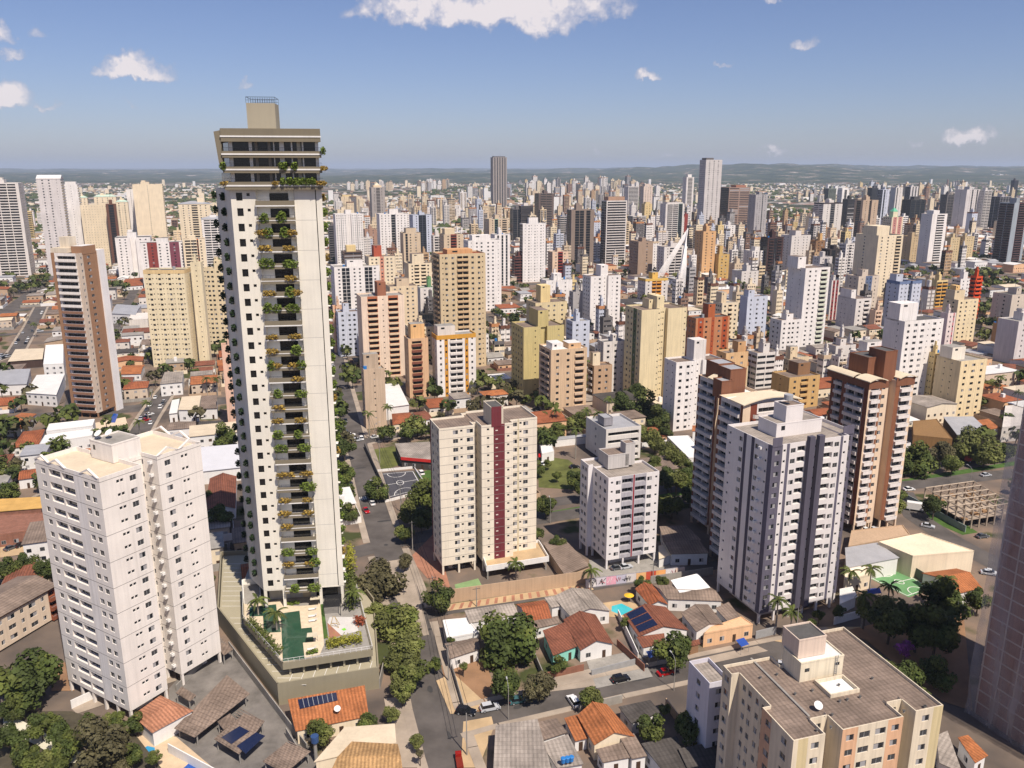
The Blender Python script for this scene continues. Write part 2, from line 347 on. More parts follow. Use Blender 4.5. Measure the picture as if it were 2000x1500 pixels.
def window_mesh(nm, w, h, var, extra=None):
    k = (nm, w, h, var, extra.name if extra else None)
    if k in WINC: return WINC[k]
    mb = MB(); t = .05
    if nm == 'balcony':
        mb.box(-w/2, w/2, -.8, -.68, -.12, h, extra); mb.box(-w/2, -w/2+.12, -.68, 0, -.12, h, extra); mb.box(w/2-.12, w/2, -.68, 0, -.12, h, extra); mb.box(-w/2+.12, w/2-.12, -.68, 0, -.12, .0, extra)
        mb.box(-w/2+.02, w/2-.02, -.76, -.72, h+.06, h+.12, ALU)
    else:
        y0, y1 = -.05, -.001
        mb.box(-w/2, w/2, y0, y1, 0, t, ALU); mb.box(-w/2, w/2, y0, y1, h-t, h, ALU); mb.box(-w/2, -w/2+t, y0, y1, t, h-t, ALU); mb.box(w/2-t, w/2, y0, y1, t, h-t, ALU)
        np_ = 1 if w < .9 else 2 if w < 2.4 else 3 if w < 3.6 else 4
        rnd = random.Random(var*7+int(w*10))
        for i in range(np_):
            a = -w/2+t+(w-2*t)*i/np_; b = -w/2+t+(w-2*t)*(i+1)/np_
            if i: mb.box(a-.025, a+.025, y0, y1, t, h-t, ALU)
            m = GLASS if (var+i) % 4 == 0 or nm == 'balcony_door' else (CURT if (var*3+i) % 4 in (1, 2) else GLASS2)
            if nm == 'small_window': m = GLASS
            mb.face([(a, -.02, t), (b, -.02, t), (b, -.02, h-t), (a, -.02, h-t)], m)
    me = mb.mesh(nm); WINC[k] = me; return me
def add_parts(root, parts, rnd, cap=96):
    """window, balcony ... parts of a thing: 96 of a kind as parts, what is left as one stuff part of that kind"""
    by = {}
    for p in parts: by.setdefault(p[0], []).append(p)
    for nm, lst in by.items():
        for p in lst[:cap]:
            link(nm, window_mesh(nm, p[3], p[4], rnd.randrange(6), p[5] if len(p) > 5 else None), root, p[1], p[2])
        rest = lst[cap:]
        if rest:
            v = []; f = []; mi = []; mats = []
            for p in rest:
                me = window_mesh(nm, p[3], p[4], rnd.randrange(6), p[5] if len(p) > 5 else None); M = Matrix.Translation(p[1]) @ Matrix.Rotation(p[2], 4, 'Z'); b = len(v)
                v.extend([tuple(M @ q.co) for q in me.vertices])
                for q in me.polygons:
                    f.append(tuple(b+i for i in q.vertices)); mm = me.materials[q.material_index]
                    if mm not in mats: mats.append(mm)
                    mi.append(mats.index(mm))
            me = bpy.data.meshes.new(nm); me.from_pydata(v, [], f)
            for m in mats: me.materials.append(m)
            me.polygons.foreach_set('material_index', mi); me.update()
            tag(link(nm, me, root), kind='stuff')
# ------------------------------------------------------------------ ground, hills, roads
def ground_material():
    m = bpy.data.materials.new('city_ground'); m.use_nodes = True; nt = m.node_tree; N = nt.nodes; L = nt.links; b = N['Principled BSDF']; b.inputs['Roughness'].default_value = .95
    b.inputs['Specular IOR Level'].default_value = .1
    tc = N.new('ShaderNodeTexCoord')
    def nz(sc, det=5):
        n = N.new('ShaderNodeTexNoise'); n.inputs['Scale'].default_value = sc; n.inputs['Detail'].default_value = det; L.new(tc.outputs['Object'], n.inputs['Vector']); return n.outputs['Fac']
    def ramp(f, st):
        r = N.new('ShaderNodeValToRGB'); e = r.color_ramp.elements
        while len(e) < len(st): e.new(0.5)
        for q, (p, c) in zip(e, st): q.position = p; q.color = (*c, 1)
        L.new(f, r.inputs[0]); return r.outputs[0]
    near = ramp(nz(.045), [(.3, (.09, .075, .066)), (.46, (.16, .125, .10)), (.56, (.23, .165, .12)), (.63, (.055, .065, .025)), (.72, (.075, .085, .03)), (.82, (.19, .145, .115))])
    v = N.new('ShaderNodeTexVoronoi'); v.inputs['Scale'].default_value = .035; L.new(tc.outputs['Object'], v.inputs['Vector'])
    sp = N.new('ShaderNodeSeparateColor'); L.new(v.outputs['Color'], sp.inputs[0])
    roofs = ramp(sp.outputs[0], [(.0, (.03, .04, .018)), (.34, (.035, .045, .02)), (.36, (.26, .11, .065)), (.62, (.24, .12, .08)), (.64, (.42, .38, .34)), (.86, (.3, .27, .25)), (.9, (.6, .57, .53))])
    green = ramp(nz(.004, 6), [(.44, (0, 0, 0)), (.52, (1, 1, 1))])
    veg = ramp(nz(.02), [(.3, (.018, .028, .01)), (.7, (.05, .062, .022))])
    mx = N.new('ShaderNodeMixRGB'); L.new(green, mx.inputs[0]); L.new(roofs, mx.inputs[1]); L.new(veg, mx.inputs[2])
    ln = N.new('ShaderNodeVectorMath'); ln.operation = 'LENGTH'; L.new(tc.outputs['Object'], ln.inputs[0])
    mr = N.new('ShaderNodeMapRange'); mr.inputs[1].default_value = 900; mr.inputs[2].default_value = 1700; L.new(ln.outputs['Value'], mr.inputs[0])
    m2 = N.new('ShaderNodeMixRGB'); L.new(mr.outputs[0], m2.inputs[0]); L.new(near, m2.inputs[1]); L.new(mx.outputs[0], m2.inputs[2])
    L.new(m2.outputs[0], b.inputs['Base Color']); return m
def hill_material():
    m = bpy.data.materials.new('wooded_hills'); m.use_nodes = True; nt = m.node_tree; N = nt.nodes; L = nt.links; b = N['Principled BSDF']; b.inputs['Roughness'].default_value = .95; b.inputs['Specular IOR Level'].default_value = .05
    tc = N.new('ShaderNodeTexCoord'); n = N.new('ShaderNodeTexNoise'); n.inputs['Scale'].default_value = .0035; n.inputs['Detail'].default_value = 8; n.inputs['Roughness'].default_value = .7; L.new(tc.outputs['Object'], n.inputs[0])
    r = N.new('ShaderNodeValToRGB'); e = r.color_ramp.elements
    st = [(.35, (.016, .026, .010)), (.5, (.03, .042, .015)), (.53, (.08, .095, .04)), (.57, (.03, .04, .016)), (.61, (.24, .17, .12)), (.66, (.5, .45, .4))]
    while len(e) < len(st): e.new(.5)
    for q, (p, c) in zip(e, st): q.position = p; q.color = (*c, 1)
    L.new(n.outputs['Fac'], r.inputs[0]); L.new(r.outputs[0], b.inputs['Base Color']); return m
def land():
    gm = ground_material(); mb = MB(); mb.face([(-9000, -300, 0), (9000, -300, 0), (9000, 7000, 0), (-9000, 7000, 0)], gm)
    tag(mb.build('ground'), kind='structure')
    hm = hill_material(); v = []; f = []; ys = [7000*(1.035**i) for i in range(72)]; nx = 260
    for j, y in enumerate(ys):
        for i in range(nx+1):
            x = (i/nx-.5)*2*y*.95; az = x/y
            up = min(1, max(0, (y-7000)/6000)); up = up*up*(3-2*up)
            h = 34+70*mnoise.noise((x/2300, y/2600, 1.3))+48*mnoise.noise((x/800, y/1300, 7.7))+22*mnoise.noise((x/300, y/600, 3.1))+8*mnoise.noise((x/120, y/250, 5.1))+66*max(0, min(1, (az+.02)/.3))+20*max(0, min(1, (y-12000)/6000))+45*math.exp(-((az-.33)/.10)**2)
            v.append((x, y, up*max(4, h)-.5 if j else -.5))
    for j in range(len(ys)-1):
        for i in range(nx): a = j*(nx+1)+i; f.append((a, a+1, a+nx+2, a+nx+1))
    me = bpy.data.meshes.new('hills'); me.from_pydata(v, [], f); me.materials.append(hm); me.polygons.foreach_set('use_smooth', [True]*len(f)); me.update()
    tag(link('hills', me), kind='structure')
land()
ROADLINES = []; KERBS = []
def ribbon(pts, w, z, m, name, kind='structure', kerb=None):
    pts = [Vector((p[0], p[1], 0)) for p in pts]; mb = MB(); Ls = []; n = len(pts)
    for i, p in enumerate(pts):
        t = (pts[min(i+1, n-1)]-pts[max(0, i-1)]).normalized(); q = Vector((-t.y, t.x, 0)); Ls.append((p+q*w/2, p-q*w/2, q))
    for i in range(n-1):
        a, b = Ls[i], Ls[i+1]; mb.face([(a[1].x, a[1].y, z), (b[1].x, b[1].y, z), (b[0].x, b[0].y, z), (a[0].x, a[0].y, z)], m)
    return tag(mb.build(name), kind=kind)
LAY = [0.008]
def patch(pts, m, name, z=None, kind='structure'):
    if z is None: LAY[0] += .004; z = LAY[0]
    mb = MB(); P = [G(*p) for p in pts]
    if sum(a.x*b.y-b.x*a.y for a, b in zip(P, P[1:]+P[:1])) < 0: P = P[::-1]
    mb.face([(p.x, p.y, z) for p in P], m); return tag(mb.build(name), kind=kind)
def road(px, w, name='road', kerb=None, z=.03, m=None):
    pts = [G(*p) for p in px]; ROADLINES.append(([(p.x, p.y) for p in pts], w)); KERBS.append((len(ROADLINES)-1, pts, w, kerb, z)) if kerb else None; return ribbon(pts, w, z, m or ASPH, name)
# local street by the planted tower, its cross streets and the avenue with the planted median
road([(930, 1640), (872, 1470), (845, 1380), (815, 1250), (785, 1150), (748, 1050), (728, 985), (706, 900), (690, 850), (668, 760), (655, 690), (645, 640)], 9.0, 'road', 2.2, .030)
road([(862, 1420), (960, 1393), (1200, 1338), (1357, 1305), (1500, 1274), (1640, 1246)], 7.6, 'road', 1.6, .036)
road([(800, 1208), (880, 1190), (1010, 1170), (1150, 1146), (1330, 1116), (1420, 1100)], 5.0, 'road', None, .040)
road([(560, 890), (690, 866), (845, 838), (1060, 800)], 7.0, 'road', 1.6, .034)
road([(690, 1080), (760, 1062), (850, 1043), (1060, 1013), (1140, 1000), (1420, 965), (1770, 948), (2000, 922), (2200, 905)], 8.0, 'road', None, .046)
road([(1050, 985), (1300, 950), (1500, 930), (1800, 912), (2000, 893), (2200, 875)], 7.5, 'road', None, .042)
road([(1760, 960), (1790, 1010), (1850, 1050), (1950, 1105), (2060, 1170)], 8.5, 'road', None, .052)
road([(240, 900), (290, 815), (320, 770), (345, 740)], 9.0, 'road', 1.6, .032)
road([(0, 1040), (60, 990), (160, 930)], 8.0, 'road', 1.6, .034)
road([(-60, 720), (30, 690), (60, 640), (80, 600)], 9.0, 'road', 1.6, .036)
def kerbs():
    # raised pavements beside the near streets, left open where another street joins
    for idx, pts, w, kw, z in KERBS:
        mb = MB()
        for p, q in zip(pts, pts[1:]):
            d = q-p; n = max(1, int(d.length/2.5)); t = d.normalized(); nn = Vector((-t.y, t.x, 0))
            for i in range(n):
                a, e = p+d*(i/n), p+d*((i+1)/n); c = (a+e)/2
                for s in (-1, 1):
                    o = nn*s*(w/2); o2 = nn*s*(w/2+kw); m_ = c+nn*s*(w/2+kw/2)
                    if any(j != idx and near_seg(m_, rl, rw/2+kw*.4) for j, (rl, rw) in enumerate(ROADLINES)): continue
                    mb.prism([((a+o).x, (a+o).y), ((e+o).x, (e+o).y), ((e+o2).x, (e+o2).y), ((a+o2).x, (a+o2).y)], .01, .12+z, PAVE, bottom=False)
        tag(mb.build('pavement'), kind='structure')
def near_seg(m_, rl, lim):
    for (x0, y0), (x1, y1) in zip(rl, rl[1:]):
        dx, dy = x1-x0, y1-y0; t = max(0, min(1, ((m_.x-x0)*dx+(m_.y-y0)*dy)/(dx*dx+dy*dy)))
        if hypot(m_.x-x0-t*dx, m_.y-y0-t*dy) < lim: return True
    return False
kerbs()
def street_grid():
    # the regular street grid farther out, in the grid frame
    mb = MB()
    def seg(a0, b0, a1, b1, w, z):
        P, Q = gx(a0, b0), gx(a1, b1); t = (Q-P).normalized(); n = Vector((-t.y, t.x, 0))*w/2
        mb.face([tuple(P-n+Vector((0, 0, z))), tuple(Q-n+Vector((0, 0, z))), tuple(Q+n+Vector((0, 0, z))), tuple(P+n+Vector((0, 0, z)))], ASPH)
        ROADLINES.append(([(P.x, P.y), (Q.x, Q.y)], w))
    for k, b in enumerate(range(440, 2600, 120)): seg(-900, b, 2400, b, 9 if k % 3 else 14, .014+.0001*k)
    for k, a in enumerate(range(-900, 2400, 92)): seg(a, 440, a, 2600, 8 if k % 4 else 13, .020+.0001*k)
    tag(mb.build('street_grid'), kind='structure')
street_grid()
def near_road(x, y, m=1.0):
    for pts, w in ROADLINES:
        for (x0, y0), (x1, y1) in zip(pts, pts[1:]):
            dx, dy = x1-x0, y1-y0; l2 = dx*dx+dy*dy
            if l2 == 0: continue
            t = max(0, min(1, ((x-x0)*dx+(y-y0)*dy)/l2))
            if hypot(x-x0-t*dx, y-y0-t*dy) < w/2+m: return True
    return False
FOOT = []                                          # footprints already taken: origin, u, width, depth
def occupy(P, th, W_, D): FOOT.append((P[0], P[1], cos(th), sin(th), W_, D))
KEEP = [(712, 850, 868, 1000), (1052, 1150, 885, 968), (860, 1480, 1175, 1420), (1640, 1760, 1100, 1175), (560, 800, 1380, 1500)]   # surveyed lawns, courts and yards stay as they are
def taken(x, y, m=0.0):
    qx, qy = PJ(x, y, 0)
    if any(a < qx < b and c < qy < d for a, b, c, d in KEEP): return True
    for X, Y, c, s, W_, D in FOOT:
        a = (x-X)*c+(y-Y)*s; b = -(x-X)*s+(y-Y)*c
        if -m < a < W_+m and -m < b < D+m: return True
    return False
# ------------------------------------------------------------------ towers of the middle distance and the skyline
SP_ = {'a': '. W s . W W . s W .', 'b': '. W B . B W .', 'c': '. W W W W .', 'd': '. B B .', 'g': 'G G G G G', 'h': 'H H', 'n': '. N N N N N N .', 's': '. s . s .', 'p': '. . .', 'w': '. W W .', 'm': '. W s W .',
       'k': '. W . W . W . W .', 'f': '. W W W W W W .', 'q': '. N s N . N s N .', 'o': 'B', 'e': '. s W . W s .', 'j': '. W W B B W W .', 'r': 'H', 'x': '. N . N .', 'v': 'B B B', 'z': '. W .'}
def solve(xl, yt, xr, yb, th, r=0.8):
    xc = (xl+xr)/2; rr = ray(xc, yt); phi = atan2(rr[0], rr[1]); a = th+phi; cf, sf = abs(cos(a)), abs(sin(a))
    s = r*sf/(cf+r*sf)
    if sf < .12: s = 0
    left = a > 0; xk = xl+s*(xr-xl) if left else xr-s*(xr-xl)
    xb = xk+(1000-xk)*(yb-yt)/(6930-yt); P = G(xb, yb); h = HT(xk, yt, P)
    u = (cos(th), sin(th)); v = (-sin(th), cos(th))
    def hit(q, d):
        k = (q-1000)/FPX; return (k*(P.y*CP-(h-EYE)*SP)-P.x)/(d[0]-k*d[1]*CP)
    if left:
        Wd = hit(xr, u); D = hit(xl, v) if s else r*Wd
    else:
        Wd = -hit(xl, u); D = hit(xr, v) if s else r*Wd; P = P-Vector((u[0], u[1], 0))*Wd
    return P, h, abs(Wd), abs(D)
MARKS = []                                         # named landmarks and where the photo shows them, used to tell look-alikes apart
def tower(label, xl, yt, xr, yb, col, front, side, th=THETA, r=.8, mass='I', roof=None, tanks=None, cat='tower', group=None, into=None, name='apartment_tower', band=None, bal=None, top=None, near=False, mark=None, fh=2.95, crown=None, seed=0):
    P, h, Wd, D = solve(xl, yt, xr, yb, th, r); rnd = random.Random(int(xl*7+yt*13)+seed)
    dist = P.length; flat = dist > 800; wm = wall(col); roof = roof or rnd.choice([FIBRO, CONC, FIBRO, CONCD]); bm = wall(bal) if bal else None
    nf = max(3, int((h-.8)/fh)); f_h = (h-.9)/nf; front = SP_.get(front, front); side = SP_.get(side, side)
    occupy(P, th, Wd, D); mb = MB(); rb = MB()
    if mass == 'I': blocks = [(0, 1, 0, 1, front.split('|')[0], side, side)]
    elif mass == 'H':
        fs = front.split('|'); fa, fb = (fs[0], fs[1]) if len(fs) > 1 else (fs[0], '. s .')
        blocks = [(0, .42, 0, 1, fa, side, 's'), (.42, .58, .14, .9, fb, 's', 's'), (.58, 1, 0, 1, fa, 's', side)]
    elif mass == 'T':
        fs = front.split('|'); blocks = [(0, .36, .08, 1, fs[0], side, 's'), (.36, .64, 0, .9, fs[-1], 's', 's'), (.64, 1, .08, 1, fs[0], 's', side)]
    for x0, x1, y0, y1, fr, sl, sr in blocks:
        fr, sl, sr = (SP_.get(q, q) for q in (fr, sl, sr)); X0, X1, Y0, Y1 = x0*Wd, x1*Wd, y0*D, y1*D
        facade(mb, (X0, Y0), (1, 0), X1-X0, 0, nf, f_h, fr, wm, rnd, flat, bm=bm, top=h)
        facade(mb, (X1, Y0), (0, 1), Y1-Y0, 0, nf, f_h, sr, wm, rnd, flat, bm=bm, top=h)
        facade(mb, (X0, Y1), (0, -1), Y1-Y0, 0, nf, f_h, sl, wm, rnd, flat, bm=bm, top=h)
        facade(mb, (X1, Y1), (-1, 0), X1-X0, 0, nf, f_h, SP_['w'] if X1-X0 > 6 else '.', wm, rnd, True, top=h)
        rb.face([(X0+.2, Y0+.2, h-.75), (X1-.2, Y0+.2, h-.75), (X1-.2, Y1-.2, h-.75), (X0+.2, Y1-.2, h-.75)], roof)
        t = .22; bw = wall(band) if band else wm
        hb = h-(2.2 if band else .9)
        if band:                                   # a painted band stands proud of the wall under the roof
            for bx in ((X0-.04, X1+.04, Y0-.04, Y0+t), (X0-.04, X0+t, Y0+t, Y1), (X1-t, X1+.04, Y0+t, Y1)): mb.box(*bx, hb, h+.02, bw)
        else:
            for bx in ((X0+.01, X1-.01, Y0+.01, Y0+t), (X0+.01, X1-.01, Y1-t, Y1-.01), (X0+.01, X0+t, Y0+t, Y1-t), (X1-t, X1-.01, Y0+t, Y1-t)): mb.box(*bx, h-.9, h+.015, wm)
    if tanks is None:
        a = rnd.uniform(.25, .5); tanks = [(a, a+rnd.uniform(.2, .35), .3, .75, rnd.uniform(3, 5.5), None)]
        if rnd.random() < .5: tanks.append((a+.02, a+.16, .4, .65, tanks[0][4]+2.2, None))
    cb = MB()
    for q in tanks:
        m = wall(q[5]) if q[5] else wm
        cb.box(q[0]*Wd, q[1]*Wd, q[2]*D, q[3]*D, h-.74, h+q[4], m, top=roof if rnd.random() < .7 else None)
        if not flat:
            a, b = q[0]*Wd, q[1]*Wd; cb.box(a+.2*(b-a), a+.4*(b-a), q[2]*D-.05, q[2]*D+.02, h+q[4]-1.6, h+q[4]-.7, GLASS)
    if crown == 'gable': cb.gable(0, Wd, 0, D, h-.6, 4.0, roof, .3, 'x', wm=wm)
    if crown == 'hip': cb.hip(0, Wd, 0, D, h, 3.5, roof, .4)
    if crown == 'spire': cb.hip(.3*Wd, .7*Wd, .3*D, .7*D, h+tanks[0][4], 5.0, roof, .2)
    if crown == 'mast':
        for i in range(5):
            ax, ay = rnd.uniform(.3, .7)*Wd, rnd.uniform(.3, .7)*D; cb.tube([(ax, ay, h), (ax, ay, h+rnd.uniform(6, 10))], .12, METAL, 5)
    if rnd.random() < .45 and not crown:
        a = tanks[0] if tanks else (.3, .6, .3, .6, 3); ax, ay, az = (a[0]+a[1])/2*Wd, (a[2]+a[3])/2*D, h+a[4]; cb.tube([(ax, ay, az-.3), (ax, ay, az+rnd.uniform(3, 8))], .12, METAL, 4)
    if rnd.random() < .4:
        ax, ay = rnd.uniform(.1, .9)*Wd, rnd.uniform(.1, .9)*D; cb.cyl(ax, ay, h-.8, h+rnd.uniform(.6, 1.4), .9, rnd.choice([METALG, BLUEP, CONC]), n=8)
    if dist < 620 and into is None:
        root = empty(name, P, th, label, cat, group); mb.build('wall', root); rb.build('roof', root)
        if cb.f: cb.build('roof_house', root)
    else:
        rb_f = len(rb.f)
        for src in (rb, cb):
            o = len(mb.v); mb.v += src.v
            for f, k in zip(src.f, src.m): mb.f.append(tuple(o+i for i in f)); mb.m.append(mb.mid(src.mats[k]))
        if into is not None:
            o = len(into.v); c, s = cos(th), sin(th); into.v += [(P.x+x*c-y*s, P.y+x*s+y*c, z) for x, y, z in mb.v]
            for f, k in zip(mb.f, mb.m): into.f.append(tuple(o+i for i in f)); into.m.append(into.mid(mb.mats[k]))
            return None
        root = mb.build(name, None, P, th); tag(root, label, cat, group)
    if mark: MARKS.append((mark, (xl+xr)/2, (yt+yb)/2))
    return root
W0, W1, W2 = 'e6e0da', 'd9d2cb', 'cfc8c4'          # whites
CR, CR2, BE, TA = 'e3d2b4', 'dcc7a6', 'cdb89c', 'b89a78'
YE, YD, OR, TC = 'dcc48e', 'c9a768', 'bd8458', 'a9542f'
GR, GD, DK, BL, BR = 'a9a4a2', '6e6967', '3d3836', 'c3c7d2', '6f4a3a'
T = tower
G1, G2, G3 = 'towers of the left skyline', 'towers of the middle skyline', 'towers of the right skyline'
# ---- left skyline
T('white tower with long balcony rows cut by the left picture edge', -30, 357, 45, 538, W1, '. B B B .', 'c', group=G1, mark='the left edge tower')
T('slim beige tower just right of the white tower cut by the left edge', 20, 390, 39, 508, BE, 'k', 'c', group=G1)
T('yellow tower with rounded balconies above the dark trees far left', 40, 413, 62, 472, YE, 'v', 'd', group=G1, mark='the yellow rounded-balcony tower')
T('tall grey and white tower under a white gabled crown', 70, 348, 123, 537, W2, '. W W . s .', 'v', group=G1, crown='gable', roof=METALR, mark='the gable-crowned tower', tanks=[(.1, .9, .1, .9, .3, None)])
T('white slab with stacked balconies behind the gable-crowned tower', 124, 360, 153, 520, W0, '. s .', 'v', group=G1, tanks=[(.1, .9, .1, .9, 3.2, W0)])
T('pale office block with a dense grid of tiny square windows', 156, 400, 212, 520, CR, '. s s s s s s s s s .', 'g', group=G1, r=.35, tanks=[(.75, .95, .2, .8, 2.5, None)], mark='the tiny-windowed office')
T('dark glass and brown stair slab joined to the tiny-window office', 206, 398, 226, 522, '6b4a3c', '. G .', 'g', group=G1, r=.5)
T('short pale tower with a green tiled hat left of the tiny-window office', 152, 386, 170, 470, CR, 'w', 'w', group=G1, crown='hip', roof=mat('pale_green_roof', (.42, .52, .42), .8))
T('pale tower with a wide green hat behind the tiny-window office', 183, 384, 226, 470, CR, 'k', 'w', group=G1, crown='hip', roof=mat('pale_green_roof', (.42, .52, .42), .8), r=.4)
T('cream tower with a green hat left of the tall twin pair', 225, 394, 249, 500, CR, 'm', 'w', group=G1, crown='hip', roof=mat('pale_green_roof', (.42, .52, .42), .8))
T('tall white tower with dark stair slots, left half of the tall pair', 246, 370, 290, 466, W0, '. N . G1 . G1 . N .', 'c', group=G1, mark='the tall white and cream pair')
T('tall cream tower with balcony edge, right half of the tall pair', 258, 360, 316, 470, CR, '. N .', '. B N .', group=G1, r=1.0)
T('white striped office block low behind the brown tower', 194, 478, 222, 506, W1, 'H', 'H', group=G1)
T('cream tower under a grey slate hat, far left of the planted tower', 348, 398, 410, 505, CR, '. W W B W W .', 'c', group=G1, crown='hip', roof=METALG, tanks=[(.6, .8, .3, .7, 8, None)], mark='the cream tower with the grey slate hat')
T('white tower with arched grey crown beside the planted tower', 393, 428, 440, 520, W0, '. B B B .', 'c', group=G1, roof=METALG, crown='hip')
T('pale tower half hidden behind the arched grey crown', 415, 398, 438, 470, CR, 'c', 'c', group=G1)
T('white twin-slab tower with a pale recess between its slabs', 224, 463, 293, 542, W0, '. W W .|. . .', 's', group=G1, mass='H', mark='the white twin-slab tower')
T('white tower with dark red and blue painted panels', 272, 472, 363, 560, W0, '. W W6:8a4038 W . W W6:7d4450 W .', 'c', group=G1, r=.4, mark='the red and blue panel tower')
T('unfinished cream tower with an orange hoist mast', 356, 466, 400, 560, CR, '. B B G1:c8642a W .', 'c', group=G1)
CY = T('cream yellow apartment slab with rows of alternating windows', 279, 527, 372, 716, 'e2d3b0', '. s W s . s W s . s W s . s W s .', '. s . s .', group=G1, r=.45, th=R(4), tanks=[(.3, .32, .4, .6, .2, None)], band='d9bd8c', mark='the cream yellow slab', near=True)
T('cream yellow core tower standing above its two wings', 371, 512, 396, 712, 'e2d3b0', '. s .', '. . .', th=R(4), r=.7, group=G1)
T('cream yellow wing with larger windows beside the planted tower', 394, 524, 446, 690, 'dccaa6', '. s W W . W W .', '. s .', th=R(4), r=.5, group=G1)
T('small cream tower with brown edges tucked beside the planted tower', 420, 572, 448, 690, CR, '. N G1:b98a60 N .', 's', group=G1)
T('narrow pink and rust apartment tower touching the planted tower', 432, 674, 470, 835, 'd9b39c', '. N . N1:96482f .', 's', group=G1, r=.6)
# ---- middle skyline, left of the tan hexagon tower
T('narrow tower with a pale peaked cap', 721, 366, 751, 442, 'a39a93', '. W B W .', 'c', group=G2, crown='spire', roof=CREAMR, mark='the tower with the peaked cap', tanks=[(.2, .8, .2, .8, 4, CR2)])
T('tan tower with straw coloured penthouse', 661, 384, 704, 420, CR2, '. W W W W .', 'c', group=G2, tanks=[(.1, .7, .2, .8, 4, YE)])
T('small cream block below the tan penthouse tower', 655, 410, 690, 455, CR, 'c', 'c', group=G2)
T('white tower with narrow slots, nearer the planted tower of the white pair', 650, 418, 708, 520, W0, '. N . N . G1 . N . N .', 'x', group=G2, mass='H', r=.5, mark='the left white slotted tower')
T('white tower with narrow slots, right one of the white pair', 735, 418, 795, 530, W0, '. N . N . N .|G', 'x', group=G2, mass='H', r=.5, mark='the right white slotted tower')
T('dark balconied slab against the left white slotted tower', 640, 440, 654, 510, GD, 'B', 'c', group=G2)
T('brown and cream tower between the two white slotted towers', 709, 448, 736, 495, 'a98671', '. W W .', 'c', group=G2)
T('white tower with blue glass centre and round ends', 799, 420, 843, 500, BL, '. W G:5a5d68 G:5a5d68 W .', 'c', group=G2, mark='the blue-centred white tower')
T('beige tower with dark glass slots left of the office block', 781, 455, 821, 535, BE, '. G1.5 W W .', '. . .', group=G2, tanks=[(.2, .8, .2, .8, 5, None)])
T('white tower with dark balconies behind the cream middle block', 842, 460, 866, 530, W1, 'd', 'c', group=G2)
T('office block with red-brown upper band', 858, 458, 905, 540, BE, '. W B:8d4a3a W .', 'c', group=G2, tanks=[(.1, .6, .2, .8, 6, CR2)])
T('dark-topped block with terrace penthouse', 666, 492, 707, 528, '5a4a42', 'H', 'H', group=G2, tanks=[(.2, .7, .2, .7, 7, YE)])
T('cream block with salmon pink window columns and red tank', 712, 502, 771, 600, CR, '. W W . W:c98d76 . W W .', 'c', group=G2, tanks=[(.25, .55, .3, .8, 9, 'b0563f')], mark='the cream block with salmon columns')
T('white sculpted tower with tall dark glass strips and a round roof emblem', 645, 522, 741, 608, W0, '. W G2.4:e6e0da G2.4:e6e0da . W W . G2.4:e6e0da G2.4:e6e0da W .', 'w', group=G2, r=.5, mark='the glass-strip tower', tanks=[(.3, .65, .2, .7, 5, None)])
T('cream block with dark balconies right of the salmon-columned block', 789, 515, 843, 590, CR, '. W B . B W .', '. . .', group=G2, tanks=[(.2, .7, .2, .7, 8, None)])
T('cream tower with brown roof band behind the peach striped tower', 752, 560, 815, 640, CR2, '. W W . W W .', 'c', group=G2, tanks=[(.3, .75, .3, .7, 5, BE)], roof=FIBRO)
T('white block with mint green edges and a green tank', 815, 562, 848, 625, W1, '. W W :9fc08f'.replace(' :', ' .1:'), 'p', group=G2, tanks=[(.6, .85, .3, .7, 8, '6d9a68')], roof=GRASSG)
T('grey white block with dark window corner below the glass-strip tower', 655, 610, 700, 697, BL, '. W . W W .', 'c', group=G2, mark='the grey white corner block')
T('peach block with rust frames left of the grey white block', 648, 598, 668, 690, 'd8b294', '. W1:b5764f W .', 's', group=G2)
T('tall peach tower with two balcony columns framed in brown', 696, 580, 789, 740, 'e4cdb6', '. . B:b06a48 . s . B:b06a48 . .', '. s . s .', group=G2, r=.55, near=True, bal='d9bf9e', tanks=[(.4, .6, .15, .7, 7.5, '97644c')], mark='the peach tower with framed balconies')
T('cream midrise with grey band in front of the tan hexagon tower', 790, 640, 848, 712, CR, '. W B W .', 'c', group=G2)
T('dark glazed low office beside the orange curved-balcony tower', 818, 612, 850, 690, DK, 'g', 'g', group=G2)
T('tall white slab tower behind the tan hexagon tower', 905, 470, 979, 610, W0, '. s . W W . W W . s .', '. W W .', group=G2, r=.45, tanks=[(.15, .7, .2, .8, 4, None)], mark='the white slab behind the hexagon tower')
T('white tower with ribbed side rising beyond the white slab', 958, 458, 996, 560, W0, '. G1 . G1 . G1 .', 'p', group=G2)
T('beige block with a green arched window near the roof', 945, 428, 993, 500, BE, '. W G:7fa58f W B .', 'c', group=G2)
T('very tall grey office tower standing alone on the left horizon', 958, 307, 990, 404, '9d938c', '. G1 . G1 . G1 . G1 . G1 .', '. N N .', group=G2, r=.5, mark='the lone tall grey tower', tanks=[(.1, .9, .1, .9, 3, GD)], crown='mast')
